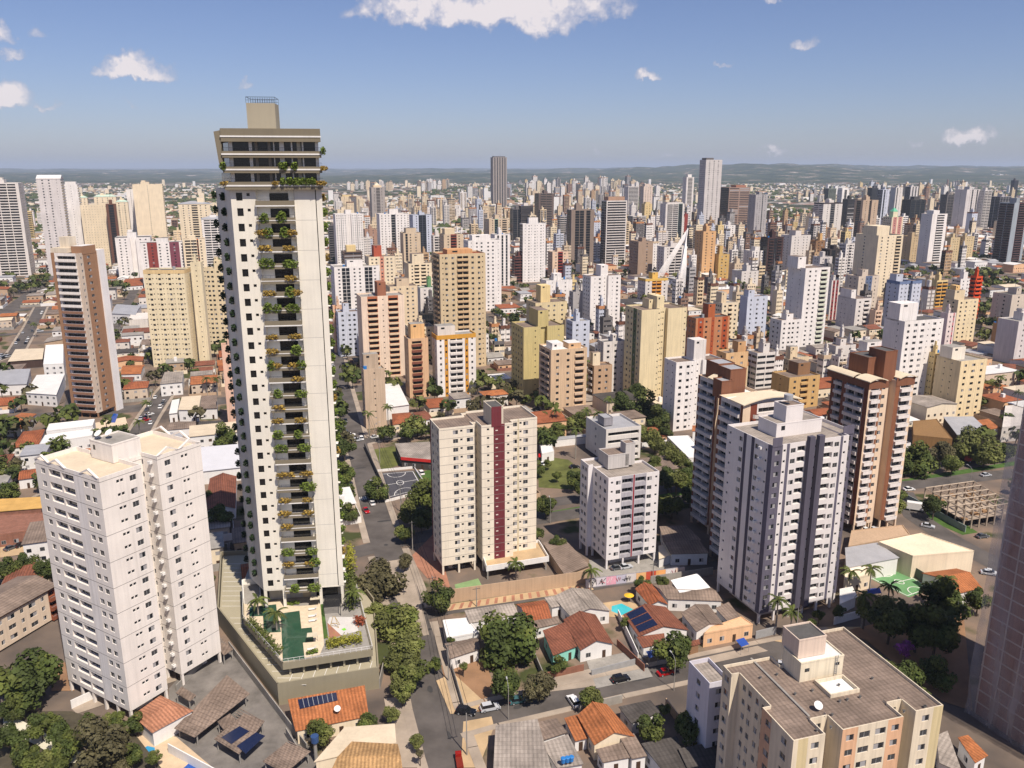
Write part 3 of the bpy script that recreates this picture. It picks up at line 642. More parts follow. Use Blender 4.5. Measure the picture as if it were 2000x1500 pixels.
# ---- mid skyline right of the hexagon tower
T('white tower with dark window columns', 1015, 437, 1066, 552, W0, '. s . N s . N s . N s .', 'G G', group=G2, r=.35, mark='the dark-columned white tower', tanks=[(.3, .7, .3, .7, 6, None)])
T('dark slab behind the white tower with dark window columns', 996, 408, 1020, 470, GD, 'G G', 'g', group=G2)
T('black and white striped office tower', 1012, 402, 1042, 470, W1, 'H:4a4442', 'H:4a4442', group=G2, r=.6)
T('dark brown balconied pair of slabs', 1044, 378, 1082, 455, '6b5c55', '. B B .', 'g', group=G2, r=.7, bal='8a7a70', mark='the dark brown balconied slabs')
T('tower with rounded white balconies', 1089, 422, 1110, 485, GR, 'B B', 'B', group=G2, bal='c9c1b8')
T('cream and pink tower with crimson balcony strip', 1070, 492, 1110, 545, 'dcc0a4', '. W B:93413a W .', '. W W .', group=G2, r=.7, mark='the cream and pink tower')
T('dark round-balconied red-brown tower left of the white column tower', 1000, 500, 1026, 552, '6d4740', 'B B', 'B', group=G2)
T('black glass tower held in a beige stone frame', 1107, 410, 1161, 522, '8c7c70', '. . G G . G . .', '. G .', group=G2, r=.45, mark='the stone-framed glass tower')
T('narrow orange-beige tower right of the black glass tower', 1158, 463, 1178, 505, OR, 'w', 'w', group=G2)
T('tall office tower with white stacked terraces and a dark flank', 1175, 392, 1225, 523, W1, 'B', 'G G G', group=G2, r=.5, bal='d5cdc6', mark='the white-terraced office tower', tanks=[(.1, .9, .1, .9, 4.5, 'b08d75')])
T('white tower with black balcony stripes behind the terrace tower', 1219, 364, 1248, 430, W1, 'B', 'c', group=G2, bal='dcd6d0')
T('pale pink tower of the back row beyond the terrace tower', 1250, 364, 1275, 440, 'd5c2b2', '. W W W .', 'c', group=G2, tanks=[(.2, .8, .2, .8, 5, None)])
T('white striped block with rounded slabs right of the terrace tower', 1225, 422, 1262, 470, W1, 'v', 'g', group=G2)
T('straw yellow tower between the striped blocks', 1253, 398, 1274, 455, 'd9c08c', 'w', 'w', group=G2, tanks=[(.2, .8, .2, .8, 3, None)])
T('brown beige tower with pale right flank before the cable bridge', 1230, 472, 1276, 540, 'a58d78', '. . W .', 'n', group=G2, r=1.1, mark='the brown beige tower before the bridge')
T('white tower with red end panel', 1290, 398, 1337, 480, W1, '. B B G:7c8f86 .', '. N . N .', group=G2, r=.5, tanks=[(.1, .95, .1, .9, 2, None)], mark='the white tower with the red end panel')
T('small brick red slab fixed to the white tower', 1334, 418, 1344, 455, '8e3a30', 'p', 'p', group=G2)
T('slim tall white tower near the horizon', 1334, 346, 1356, 432, W1, '. B .', '. N .', group=G2, tanks=[(.25, .75, .2, .8, 6, W0)], mark='the slim tall white tower')
T('very tall grey tower with stepped balcony floors breaking the skyline', 1367, 312, 1411, 470, 'c9c2bd', '. D D D .', 'n', group=G2, r=.6, bal='d3cbc4', mark='the very tall stepped-balcony tower', tanks=[(.05, .5, .1, .8, 3, GD)])
T('brown grey tower with fine horizontal slats', 1408, 366, 1465, 465, 'a08779', 'H H', 'G', group=G2, r=.6, mark='the slatted brown grey tower', tanks=[(.4, .9, .2, .8, 3.5, 'a5735e')])
T('grey white tower right of the slatted brown tower', 1463, 380, 1500, 470, GR, '. N N . G1 . N .', 'x', group=G2)
T('white block with brown balconies behind the cable bridge mast', 1284, 482, 1336, 545, W1, '. N B B .', '. W W .', group=G2, r=.6, mark='the white block behind the bridge mast')
T('white block right of the cable bridge mast', 1346, 498, 1361, 545, W0, 'm', 'p', group=G2)
T('tall orange-beige tower right of the cable bridge mast', 1358, 452, 1399, 545, 'd4a878', '. W . W .', '. N N .', group=G2, r=1.0, mark='the orange-beige tower by the bridge')
T('yellow block with a yellow tank', 1393, 497, 1425, 545, YD, '. W W .', 's', group=G2, tanks=[(.2, .5, .3, .7, 9, YD)], mark='the yellow block with a tank')
T('cream low block right of the yellow tank block', 1424, 515, 1455, 552, BE, '. N N N .', 's', group=G2)
T('white block with two broad shafts above the market roofs', 1453, 490, 1498, 545, W0, '. W . W .', '. N .', group=G2, mass='H')
T('white block with dark windows behind the yellow tank block', 1405, 440, 1437, 480, W0, 'm', 's', group=G2)
T('white striped midrise left of the market roofs', 1430, 530, 1482, 560, W1, '. N . N . N .', 's', group=G2)
T('white pair of slabs joined by a narrow core', 1138, 540, 1213, 645, W0, '. . s . W .|. s .', '. W W W .', group=G2, mass='H', r=.55, near=True, mark='the white pair with a narrow core', tanks=[(.38, .62, .2, .8, 7.5, None)], roof=FIBRO)
T('white block with yellow cornice and orange balconies', 1246, 545, 1305, 590, W1, '. W . B:d9973f B:d9973f . W .', 'c', group=G2, r=.6, band='d9b35f', tanks=[(.4, .65, .3, .8, 5, 'e0b35a')], mark='the white block with yellow cornice')
T('cream yellow midrise under a brown eaves roof', 1028, 592, 1108, 668, 'd5c39a', '. W . W W . W .', '. W W .', group=G2, r=.7, roof=FIBRO, tanks=[(.25, .55, .3, .8, 11, YE)], mark='the brown-eaved midrise')
T('white block with long blank flank behind the cream yellow midrise', 1056, 548, 1118, 612, W0, '. s . . N .', '. . N .', group=G2, r=.5)
T('grey white small block behind the white pair', 1112, 570, 1140, 640, GR, '. s .', 'w', group=G2)
T('olive yellow twin tower with a tall blank core', 999, 640, 1102, 783, 'c6b57e', '. . . s .|. .', '. W W W W .', group=G2, mass='H', r=.75, near=True, mark='the olive yellow twin tower', tanks=[(.38, .64, .1, .8, 8, 'bfae78')], roof=FIBRO)
T('pale yellow double tower with blank striped front walls', 1222, 606, 1342, 785, 'dccba4', '. . . . s1|. s s .', '. W W W:5c6b4c W .', group=G2, mass='H', r=.62, near=True, mark='the pale yellow double tower', tanks=[(.4, .56, .2, .8, 6, None), (.3, .4, .4, .8, 4, None)], roof=FIBRO)
T('orange brick tower with a rust tank', 1342, 622, 1426, 705, 'bb8059', '. W:a9512c W . s:a9512c . W W:a9512c .', '. W W .', group=G2, r=.4, tanks=[(.4, .6, .2, .8, 8, 'ad5e36')], mark='the orange brick tower', near=True)
T('cream tower with small balconies behind the orange brick tower', 1393, 592, 1443, 665, CR, '. W . B . W .', 'c', group=G2, tanks=[(.05, .35, .2, .8, 7, CR2)])
T('blue white slab behind the grey midrises', 1446, 580, 1500, 690, BL, '. N . W . N .', '. . .', group=G2, r=.5, tanks=[(.1, .4, .2, .8, 4, None)])
T('pale blue midrise with plain walls left of the pale yellow double tower', 1106, 628, 1152, 700, BL, '. W . W .', 'c', group=G2)
T('white slab with balconies between the olive and the pale yellow towers', 1168, 668, 1222, 770, W1, '. W . W . s .', 's', group=G2, r=.5)
T('beige tower with deep curved balconies above the palms', 1053, 684, 1147, 812, 'cdb191', '. W . W . B .', '. B B .', group=G2, r=.75, near=True, bal='cfb59a', mark='the beige tower with deep balconies', roof=METALR, tanks=[(.1, .4, .2, .7, 2.5, W0), (.55, .9, .2, .7, 2, 'c9a47e')])
T('small tan block with corner balconies behind the palms', 1148, 715, 1196, 790, 'b99a7c', '. W W .', '. B .', group=G2, r=.7, near=True, bal='d8cfc6', tanks=[(.1, .5, .5, .9, 6, CR)])
T('white nine storey block with a tall blank core', 1298, 708, 1411, 843, W0, '. W . W s .|. s .', '. s . s .', group=G2, mass='H', r=.4, near=True, roof=FIBRO, tanks=[(.42, .68, .2, .8, 9, W1)], mark='the white nine storey block')
T('peach block with tall tank beside the white nine storey block', 1400, 690, 1462, 790, 'd2ad80', '. W . W .', '. W .', group=G2, r=.6, roof=FIBRO, tanks=[(.6, .95, .2, .8, 5, 'c79d70')])
T('white cream office behind the brown tower pair', 1458, 690, 1515, 760, W1, 'h', 'h', group=G2)
T('orange tower with curved brown balconies', 789, 662, 836, 778, 'd3ad88', '. B . .', '. s . s .', group=G2, r=.9, near=True, bal='7d4a3a', tanks=[(.2, .9, .3, .9, 7, 'dfb27c')], mark='the orange tower with curved balconies')
T('white tower with mustard stripes and cornice', 843, 656, 929, 776, W0, '. N . N:c98f35 . B B . N:c98f35 . N .', '. N . N .', group=G2, r=.45, near=True, band='cf983f', bal='d8d0c8', tanks=[(.05, .5, .2, .9, 4.5, 'd9cfc4')], mark='the white tower with mustard stripes')
T('beige blank slab with tiny slit windows beside the street', 705, 722, 751, 838, 'c2ab92', '. . s . .', '. W W .', group=G2, r=.7, near=True, tanks=[(.05, .75, .3, .9, 6.5, 'b9a48d')], mark='the beige slab by the street')
T('cream tower with dark flank left of the tan hexagon tower base', 700, 640, 712, 700, CR, 's', 's', group=G2)
# ---- right skyline
T('white office block with a black penthouse band', 1590, 396, 1646, 465, W1, '. W G W .', 'h', group=G3, r=.6, band='4b4240', mark='the white office with the black band')
T('green-topped tower behind the black band office', 1609, 368, 1634, 420, '8d9488', 'B', 'g', group=G3)
T('white tower with dark middle strip in the right skyline', 1636, 370, 1659, 440, W0, '. G1.5 .', 'c', group=G3, tanks=[(.05, .95, .1, .9, 3, W0)])
T('dark brown office slab left of the split beige pair', 1646, 389, 1672, 450, DK, 'H', 'g', group=G3)
T('beige pair of towers split by a dark glass valley', 1670, 391, 1716, 470, 'bda58c', '. W .|G', '. G .', group=G3, mass='H', r=.6, mark='the split beige pair')
T('dark glass tower behind the split beige pair', 1695, 367, 1716, 430, '57545a', 'g', 'g', group=G3)
T('white and blue glass tower right of the split pair', 1715, 370, 1738, 445, BL, '. G2 W .', 'g', group=G3)
T('white tower with pink side next to the blue glass tower', 1740, 366, 1764, 430, W1, '. G1.5 . W .', 'p', group=G3)
T('dark and white striped tower of the right horizon', 1768, 364, 1794, 430, W2, '. G1 . G1 .', 'G', group=G3)
T('broad dark glass tower above the white slender tower', 1762, 390, 1809, 460, '4a4745', 'G G G', 'g', group=G3, r=.6, mark='the broad dark glass tower')
T('cream tower with pink panels under a green cap', 1725, 424, 1765, 500, CR, '. W:c58a80 . W:c58a80 .', 'c', group=G3, tanks=[(.3, .7, .3, .7, 7, CR)], crown='spire', roof=mat('green_cap', (.12, .42, .26), .6), mark='the cream tower with the green cap')
T('large cream tower with balcony column and grey flank', 1672, 460, 1765, 580, CR, '. W . W . s . B .', '. W . .', group=G3, r=.95, mark='the large cream balcony tower', tanks=[(.1, .6, .2, .8, 8, CR)], bal='d8c4a4')
T('slender bright white tower with balcony strip', 1800, 418, 1851, 522, W0, '. . B .', '. . s .', group=G3, r=.7, mark='the slender bright white tower', tanks=[(.2, .6, .2, .8, 4, W0)])
T('khaki block, left of the three khaki blocks', 1762, 462, 1802, 512, 'c3ab86', '. N N N .', '. N .', group=G3, r=.9)
T('khaki block, middle of the three khaki blocks', 1846, 464, 1876, 514, 'c9b48d', '. N N N .', '. N .', group=G3, r=.6)
T('khaki block, right of the three khaki blocks', 1873, 462, 1904, 514, 'c9b48d', '. N N N .', '. N .', group=G3, r=.6, tanks=[(.1, .3, .2, .6, 4, None)])
T('dark grey tower right of the slender white tower', 1838, 380, 1866, 445, '75706e', 'd', 'g', group=G3)
T('white tower with two blue glass seams on the right skyline', 1866, 370, 1915, 450, W2, '. N G1 N G1 .', '. N .', group=G3, mark='the white tower with two glass seams')
T('white tower with round balconies right of the glass seams tower', 1911, 372, 1938, 450, W1, 'B B', 'c', group=G3)
T('grey framed tower under construction at the right', 1934, 384, 1976, 450, 'a7a3a6', 'G G G G', 'G G', group=G3)
T('dark maroon and pale tower touching the right picture edge', 1953, 396, 2012, 515, '9aa2a8', '. . B:5d3534 .', 'B B', group=G3, r=.8, bal='5b4644', mark='the maroon right edge tower')
T('dark slender tower near the right end of the horizon', 1975, 352, 1990, 400, '57535a', 'g', 'g', group=G3)
T('white pair of gridded towers left of the large cream tower', 1526, 460, 1584, 530, W1, '. N N . N N .|G', '. N N .', group=G3, r=.7, mark='the white gridded pair', tanks=[(.3, .6, .2, .8, 5, None)])
T('black brown tower cluster left of the white gridded pair', 1486, 464, 1531, 545, '4a3430', '. B G B .', 'g', group=G3, r=.6)
T('ochre and dark block with a yellow tank right of the gridded pair', 1582, 470, 1612, 530, '8d6a4a', '. W W .', 'w', group=G3, tanks=[(.6, .85, .3, .7, 8, 'd2a76c')])
T('black hotel block with yellow lower floors', 1605, 487, 1645, 540, '3f3836', '. G W .', '. s .', group=G3, r=.8)
T('white block with dark balconies right of the black hotel', 1640, 476, 1671, 540, W1, '. W B W .', 'c', group=G3)
T('grey white ten storey block behind the tall white edge tower', 1588, 502, 1626, 570, W2, '. N N N .', '. N N .', group=G3, r=.7)
T('tall white tower with window pairs and a stepped left flank', 1540, 524, 1622, 678, W0, '. W W . B .', '. s . s .', group=G3, r=.85, near=True, mark='the tall white tower with window pairs', tanks=[(-.12, .2, .3, .9, 7, W0)], bal='c9cdb8')
T('white slab with dark red window columns', 1614, 548, 1641, 625, W1, '. N:8d3f3f . N:8d3f3f .', 's', group=G3)
T('grey cream block with blue window columns', 1655, 540, 1718, 610, 'cfc0ae', '. N . N:5f6c88 N:5f6c88 . N .', '. W W .', group=G3, r=.6, mark='the block with blue window columns')
T('cream white block with plain flank before the large cream tower', 1637, 584, 1703, 648, W1, '. W . B .', '. s s . s .', group=G3, r=1.3, tanks=[(.0, .3, .3, .9, 6, W0)])
T('small pinkish block wedged under the large cream tower', 1700, 606, 1724, 650, 'd7b9a0', 'd', 'p', group=G3)
T('twin pale blue tower with blue cornice', 1732, 550, 1801, 640, BL, '. N . N .|G', '. N . N .', group=G3, mass='H', r=.6, band='6f7f9f', mark='the twin pale blue tower', tanks=[(.0, .3, .3, .8, 5, BL)])
T('yellow midrise with orange balconies', 1812, 548, 1852, 600, YE, 'B B', 'p', group=G3, bal='d9a24e')
T('white block beside the orange slatted stair tower', 1860, 545, 1902, 600, W0, '. N . N N .', 'c', group=G3, r=.6)
T('bright orange stair tower with stacked round landings', 1896, 540, 1920, 630, 'd8552a', 'B', 'B', group=G3, bal='d8552a', mark='the bright orange stair tower')
T('large cream tower with plain windows and a stepped crown', 1843, 586, 1912, 672, 'e3d0aa', '. W . W . s . W .', '. W W .', group=G3, r=.65, near=True, tanks=[(.0, .5, .3, .9, 6, 'd9c6a4'), (.1, .3, .4, .8, 9, 'e0b87c')], mark='the stepped cream tower')
T('big white front tower with triple window bands', 1728, 628, 1844, 803, W0, '. W . D . D . s . D . s .', '. . . s .', group=G3, r=.5, near=True, mark='the big white triple-band tower', tanks=[(.0, .45, .3, .9, 8, W0)], crown='mast')
T('pink seamed slab behind the big white front tower', 1838, 612, 1868, 700, 'dfcfc8', '. N . N1:c06a70 .', 'p', group=G3)
T('cream ten storey block with centre windows near the right street', 1830, 706, 1929, 818, 'e2cda4', '. W . D . W .', '. s s .', group=G3, r=.8, near=True, mark='the cream ten storey block', tanks=[(.0, .5, .4, .9, 5.5, 'e6dccb')])
T('ochre balcony block hidden behind the cream ten storey block', 1815, 690, 1840, 800, YE, '. B .', 's', group=G3)
T('beige twin block with slatted core at the right edge', 1940, 576, 2020, 640, 'cdbfae', '. W W .|G', '. s W .', group=G3, r=.7, mark='the beige right edge block')
T('white angular tower with black triangular shading at the right edge', 1950, 628, 2030, 712, W2, '. N . N .', '. . .', group=G3, r=.8)
T('tan blank slab left of the white angular tower', 1940, 632, 1962, 680, 'b58f68', 'p', 'p', group=G3)
T('white midrise with regular windows by the red roofed shops', 1505, 626, 1566, 684, W0, '. W . W W . W .', '. W W .', group=G3, r=.7, near=True, mark='the white midrise by the red roof')
T('grey white midrise behind the brown white balcony tower', 1612, 676, 1672, 740, W1, '. W . W .', '. . .', group=G3, r=.6)
T('white midrise with a red rooftop railing', 1660, 690, 1756, 760, W0, '. W . B B . W .', '. . .', group=G3, r=.4, tanks=[(.2, .7, .3, .9, 5, W0), (.55, .85, .1, .3, 1.8, 'b3202a')], mark='the red-rooftop midrise')
T('tan midrise with brown tank left of the brown white balcony tower', 1508, 738, 1602, 800, 'c7a36c', '. W . B . W .', '. s .', group=G3, r=.7, roof=FIBRO, tanks=[(.5, .9, .4, .95, 5.5, '8d6a4c')])
T('small cream block with straw roof right of the peach tank block', 1512, 700, 1580, 745, CR2, '. W B W .', 'w', group=G3, r=.6)
# ---- the tall tan tower with a faceted balcony front
T('tall tan tower with a faceted front of brown balconies', 844, 497, 948, 722, 'cdb793', '. s W . W . B B . W . W s .', '. B B .', group=G2, r=.55, near=True, bal='c9ab84', mark='the tall tan balcony tower', roof=TILE, tanks=[(.2, .75, .2, .8, 2.2, 'c99a6c')])
# ------------------------------------------------------------------ the near towers, each with its own parts
def joints(mb, O, u, W_, zs, m):
    n = (u[1], -u[0])
    for z in zs:
        a = (O[0]+n[0]*.012, O[1]+n[1]*.012); b = (a[0]+u[0]*W_, a[1]+u[1]*W_)
        mb.face([(a[0], a[1], z-.05), (b[0], b[1], z-.05), (b[0], b[1], z+.05), (a[0], a[1], z+.05)], m)
JOINT = mat('joint_line', (.22, .2, .18), .9, .1)
def xhit(P, th, px, z, d=(1, 0)):
    u = (d[0]*cos(th)-d[1]*sin(th), d[0]*sin(th)+d[1]*cos(th)); k = (px-1000)/FPX
    return (k*(P[1]*CP-(z-EYE)*SP)-P[0])/(u[0]-k*u[1]*CP)
def hero(name, label, P, th, blocks, wm, nf, z0, h, roof, group=None, joint=0, mark=None, cat='tower', legs=True, cap=96, par=.9, vault=False):
    """blocks: (x0, x1, y0, y1, front, right, left, top) in metres; every visible window and balcony becomes a part"""
    root = empty(name, (P[0], P[1], 0), th, label, cat, group); rnd = random.Random(len(label)*31+int(P[0]*10)); parts = []
    mb = MB(); rb = MB(); pb = MB()
    for x0, x1, y0, y1, fr, ri, le, hh in blocks:
        P2 = Vector((P[0], P[1], 0))+gx(x0, y0, th); occupy(P2, th, x1-x0, y1-y0)
        fh = (hh-par-z0)/nf
        fr, ri, le = (SP_.get(q, q) for q in (fr, ri, le))
        def lid(sd):                               # a wall against another block stops at the roof
            at_ = (y0, y1, x0, x1)[sd]; lo, hi = (x0, x1) if sd < 2 else (y0, y1); cov = 0
            for q in blocks:
                qa, qb, q0, q1 = (q[2], q[3], q[0], q[1]) if sd < 2 else (q[0], q[1], q[2], q[3])
                if not (q[0] == x0 and q[2] == y0) and abs((qb if sd in (0, 2) else qa)-at_) < .3 and abs(q[7]-hh) < 2: cov += max(0, min(hi, q1)-max(lo, q0))
            return hh-par-.02 if cov > .6*(hi-lo) else hh
        facade(mb, (x0, y0), (1, 0), x1-x0, z0, nf, fh, fr, wm, rnd, parts=parts, top=lid(0))
        facade(mb, (x1, y0), (0, 1), y1-y0, z0, nf, fh, ri, wm, rnd, parts=parts, top=lid(3))
        facade(mb, (x0, y1), (0, -1), y1-y0, z0, nf, fh, le, wm, rnd, parts=parts, top=lid(2))
        facade(mb, (x1, y1), (-1, 0), x1-x0, z0, nf, fh, '. W W .', wm, rnd, flat=True, top=lid(1))
        mb.face([(x0, y1, z0), (x1, y1, z0), (x1, y0, z0), (x0, y0, z0)], wm)
        rb.box(x0+.01, x1-.01, y0+.01, y1-.01, hh-par-.05, hh-par, roof, bottom=False)
        t = .2
        for sd in range(4):                        # parapets only where the block meets the open air
            lo, hi = (x0, x1) if sd < 2 else (y0, y1); at_ = (y0, y1, x0, x1)[sd]; cut = []
            for q in blocks:
                qa, qb, q0, q1 = (q[2], q[3], q[0], q[1]) if sd < 2 else (q[0], q[1], q[2], q[3])
                if q[0] == x0 and q[2] == y0: continue
                if qa-.3 <= at_ <= qb+.3 and abs((qb if sd in (0, 2) else qa)-at_) < .3 and abs(q[7]-hh) < 2: cut.append((q0, q1))
            segs = [(lo, hi)]
            for c0_, c1_ in cut: segs = [g for a_, b_ in segs for g in ((a_, min(b_, c0_)), (max(a_, c1_), b_)) if g[1]-g[0] > .3]
            for a_, b_ in segs:
                bx = ((a_+.008, b_-.008, y0+.008, y0+t), (a_+.008, b_-.008, y1-t, y1-.008), (x0+.009, x0+t+.001, a_+.008, b_-.008), (x1-t-.001, x1-.009, a_+.008, b_-.008))[sd]
                e_ = MB(); e_.box(*bx, hh-par-.1, hh+.01+.002*sd, wm); e_.build('parapet', root)
        if joint:
            zs = [z0+i*fh*joint for i in range(1, nf//joint+1)]
            joints(mb, (x0, y0), (1, 0), x1-x0, zs, JOINT); joints(mb, (x1, y0), (0, 1), y1-y0, zs, JOINT); joints(mb, (x0, y1), (0, -1), y1-y0, zs, JOINT)
        if legs and z0 > 1:
            n = max(2, int((x1-x0)/4.5))
            for i in range(n+1):
                for yy in (y0+.35, y1-.35):
                    xx = x0+.35+(x1-x0-.7)*i/n
                    link('pillar', pillar_mesh(z0, wm), root, (xx, yy, 0))
            
            if x1-x0 > 8: e_ = MB(); e_.box(x0+3, x1-3, y0+3.5, y1-2, 0, z0-.01, wm); e_.build('ground_storey', root)
    mb.build('wall', root); rb.build('roof', root)
    add_parts(root, parts, rnd, cap)
    if mark: MARKS.append((mark,)+PJ(P[0], P[1], h*.6))
    return root
PIL = {}
def pillar_mesh(z, m):
    k = (round(z, 1), m.name)
    if k not in PIL:
        b = MB(); b.box(-.28, .28, -.28, .28, 0, z-.01, m); PIL[k] = b.mesh('pillar')
    return PIL[k]
def roofbox(root, x0, x1, y0, y1, z0, z1, m, top=None, name='roof_house', win=()):
    b = MB(); b.box(x0, x1, y0, y1, z0, z1-.3, m, top=top); b.ring(x0-.06, x1+.06, y0-.06, y1+.06, .2, z1-.3, z1, m)
    for a, c, zz, w, hh in win: b.box(a, a+w, y0-.02, y0+.05, zz, zz+hh, GLASS)
    return b.build(name, root)
# ---- white tower in the left foreground
th = R(-31); wl = wall('e4dcd3', .12); c0 = Vector((-82.8, 155.5, 0)); P0 = c0-gx(22.7, 0, th)
WLF = '. W2.2 .0.5 R4 R4 .2.4:e3ddd8 W2 W2 .1'
wt = hero('apartment_tower', 'tall white apartment tower in two stepped blocks, left foreground, with pointed roof gables', P0, th,
    [(0, 22.7, 0, 9.5, WLF, '.4 s1 s1 . W2.4 .', '. W W .', 56.8), (4, 20.9, 14.6, 26, '. . . N2 .1.2', '. W2.6 .2 s1 s1 .3.5', '. W W .', 56.7), (5, 15.5, 9.5, 14.6, 'p', '. N .', 's', 56.0)], wl, 18, 2.9, 56.8, CREAMR, joint=2, mark='the white foreground tower')
roofbox(wt, 7.5, 15.2, 8.2, 15.0, 56, 60.2, wl, CONC, win=[(8.5, 0, 58, .8, 1.1)])
def pediments():
    for (x, y, w, along) in ((2.6, 0, 4.6, 'x'), (8, 0, 5, 'x'), (19.2, 0, 5, 'x'), (20.9, 17.4, 4.4, 'y'), (20.9, 23, 4.4, 'y'), (7, 26, 5, 'x'), (14, 26, 5, 'x')):
        b = MB(); hh = 1.0
        for s in (-1, 1):
            if along == 'x': q = [(x+s*w/2, y-.15, 0), (x, y-.15, hh), (x, y-.15, hh+.45), (x+s*w/2*1.25, y-.15, 0)]; q2 = [(p[0], p[1]+.5, p[2]) for p in q]
            else: q = [(x+.15, y+s*w/2, 0), (x+.15, y, hh), (x+.15, y, hh+.45), (x+.15, y+s*w/2*1.25, 0)]; q2 = [(p[0]-.5, p[1], p[2]) for p in q]
            b.face(q, wl); b.face(q2[::-1], wl)
            for i in range(4): j = (i+1) % 4; b.face([q[i], q2[i], q2[j], q[j]], wl)
        b.build('pediment', wt, (0, 0, 56.75))
pediments()
AC = MB(); AC.box(-.45, .45, -.7, 0, 0, .6, WHITE); AC.cyl(0, -.35, .62, .66, .25, ALU, n=10); ACM = AC.mesh('air_conditioner')
for i in range(18): link('air_conditioner', ACM, wt, (18.9, 14.55, 4.6+i*2.95), 0)
def dish(root, x, y, z, r=.9, name='satellite_dish'):
    b = MB(); n = 14; b.tube([(0, 0, 0), (0, 0, .9)], .06, METAL)
    rings = []
    for k in range(4):
        rr = r*k/3; rings.append([(rr*cos(2*pi*i/n), rr*sin(2*pi*i/n)*.75-.25*r+.35*rr, .9+rr*rr*.35+rr*sin(2*pi*i/n)*.6) for i in range(n)])
    for k in range(3):
        for i in range(n): j = (i+1) % n; b.face([rings[k][i], rings[k][j], rings[k+1][j], rings[k+1][i]], WHITE)
    return b.build(name, root, (x, y, z))
dish(wt, 8.8, 9.4, 60.2); dish(wt, 10.2, 11, 60.2)
# ---- brown tower on the left
th = R(-12); brn = wall('9b765a', .08); P0 = G(143, 813); WB = xhit(P0, th, 150, 80); WC = xhit(P0, th, 187, 81)
P1_ = P0+gx(WB, 0, th); DB = xhit(P1_, th, 187, 81, (0, 1)); DC = xhit(P1_, th, 200, 81, (0, 1))
bt = hero('apartment_tower', 'brown tower with white balcony fronts and a cream roof hood, left middle distance', P0, th,
    [(0, WB, 0, DB, '.1.6 .0.5:e6dfd6 R9:e8e0d8 .0.8:cdbba8', '.0.5:cdbba8 N1.6:cdbba8 .0.6 D3.4 .1.9', '. W .', 79)], brn, 25, 2.5, 79, METALR, mark='the brown balcony tower')
for (x0, x1, y0, y1, z0, z1) in ((-.05, .6*WB, .3, DB-.3, 79.05, 81.2), (.15*WB, .5*WB, 4, 9, 81.2, 86)):
    b = MB(); b.prism([(x0, y0), (x1, y0), (x1, y1), (x0, y1)], z0, z1, wall('d8cbb6'), top=CREAMR); b.build('roof_hood', bt)
b = MB(); b.box(WB-3, WB+.6, DB+.02, DC, 0, 79.5, wall('e4dfdb', .08)); b.build('white_flank', bt)
b = MB(); b.box(WB*.62, WB+.1, 3, DB-.5, 78.2, 82, brn, top=METALR); b.build('roof_house', bt)
def bands(root, x0, x1, z0, nf, fh, y, m, m2, half, name='balcony'):
    A = MB(); A.box(0, x1-x0, -.9, -.75, 0, 1.15, m); A.box(0, x1-x0, -.75, 0, 0, .15, m); A.box(0, .12, -.75, 0, .15, 1.15, m); A.box(x1-x0-.12, x1-x0, -.75, 0, .15, 1.15, m); M1 = A.mesh(name)
    B = MB(); B.box(0, x1-x0, -.9, -.75, 0, 1.15, m2); B.box(0, x1-x0, -.75, 0, 0, .15, m2); B.box(0, .12, -.75, 0, .15, 1.15, m2); B.box(x1-x0-.12, x1-x0, -.75, 0, .15, 1.15, m2); M2 = B.mesh(name)
    for i in range(nf): link(name, M2 if i < half else M1, root, (x0, y, z0+i*fh))
bands(bt, .175*WB, .935*WB, 2.5, 25, (79-.9-2.5)/25, 0, wall('e8e0d8', .06), wall('8f6a55'), 17)
# ---- cream tower with the maroon stripe
th = THETA; P0 = G(864, 1124); cm = wall('e0d5c2', .12); mar = '6c2f35'
Wm = xhit(P0, th, 1052, 45.5)
ct = hero('apartment_tower', 'cream sixteen storey tower with a maroon stripe and maroon stair core', P0, th,
    [(0, .345*Wm, 0, 10.5, '.3.6 W2.2 s1.2 .0.6 L2.6', 's', '.1.6:6c3a3c . W . s . W .', 45.6), (.345*Wm, .40*Wm, 4, 14, 'N', 'p', 'p', 45.2), (.40*Wm, .72*Wm, -1.4, 14, '. s1 .0.9 .2.9:'+mar+' .0.4 s1 .0.8', 'p', '. N N .', 45.6), (.72*Wm, Wm, 1.2, 15, '.0.7 W2.2 .0.6:cdbf9f s1.2 .0.3 W2.3 .3.4', 's', 'p', 45.6)], cm, 16, 3.0, 45.6, FIBRO, joint=1, mark='the cream maroon-striped tower', par=.6)  # darker tan cell in the right block paints a narrow strip of shade
roofbox(ct, .50*Wm, .62*Wm, -1.38, 6, 45, 50.8, wall('d2c6b2'), CONCD)
b = MB(); b.box(.50*Wm, .60*Wm, -1.52, -1.42, 44.9, 50.9, wall(mar)); b.build('maroon_panel', ct)
LITE = mat('stair_lamp_glass', (.65, .55, .5), .5, .05); lm = MB(); lm.box(-.35, .35, -.08, 0, 0, .3, LITE); lmm = lm.mesh('stair_vent')
for i in range(16): link('stair_vent', lmm, ct, (.552*Wm, -1.41, 4.3+i*2.62))
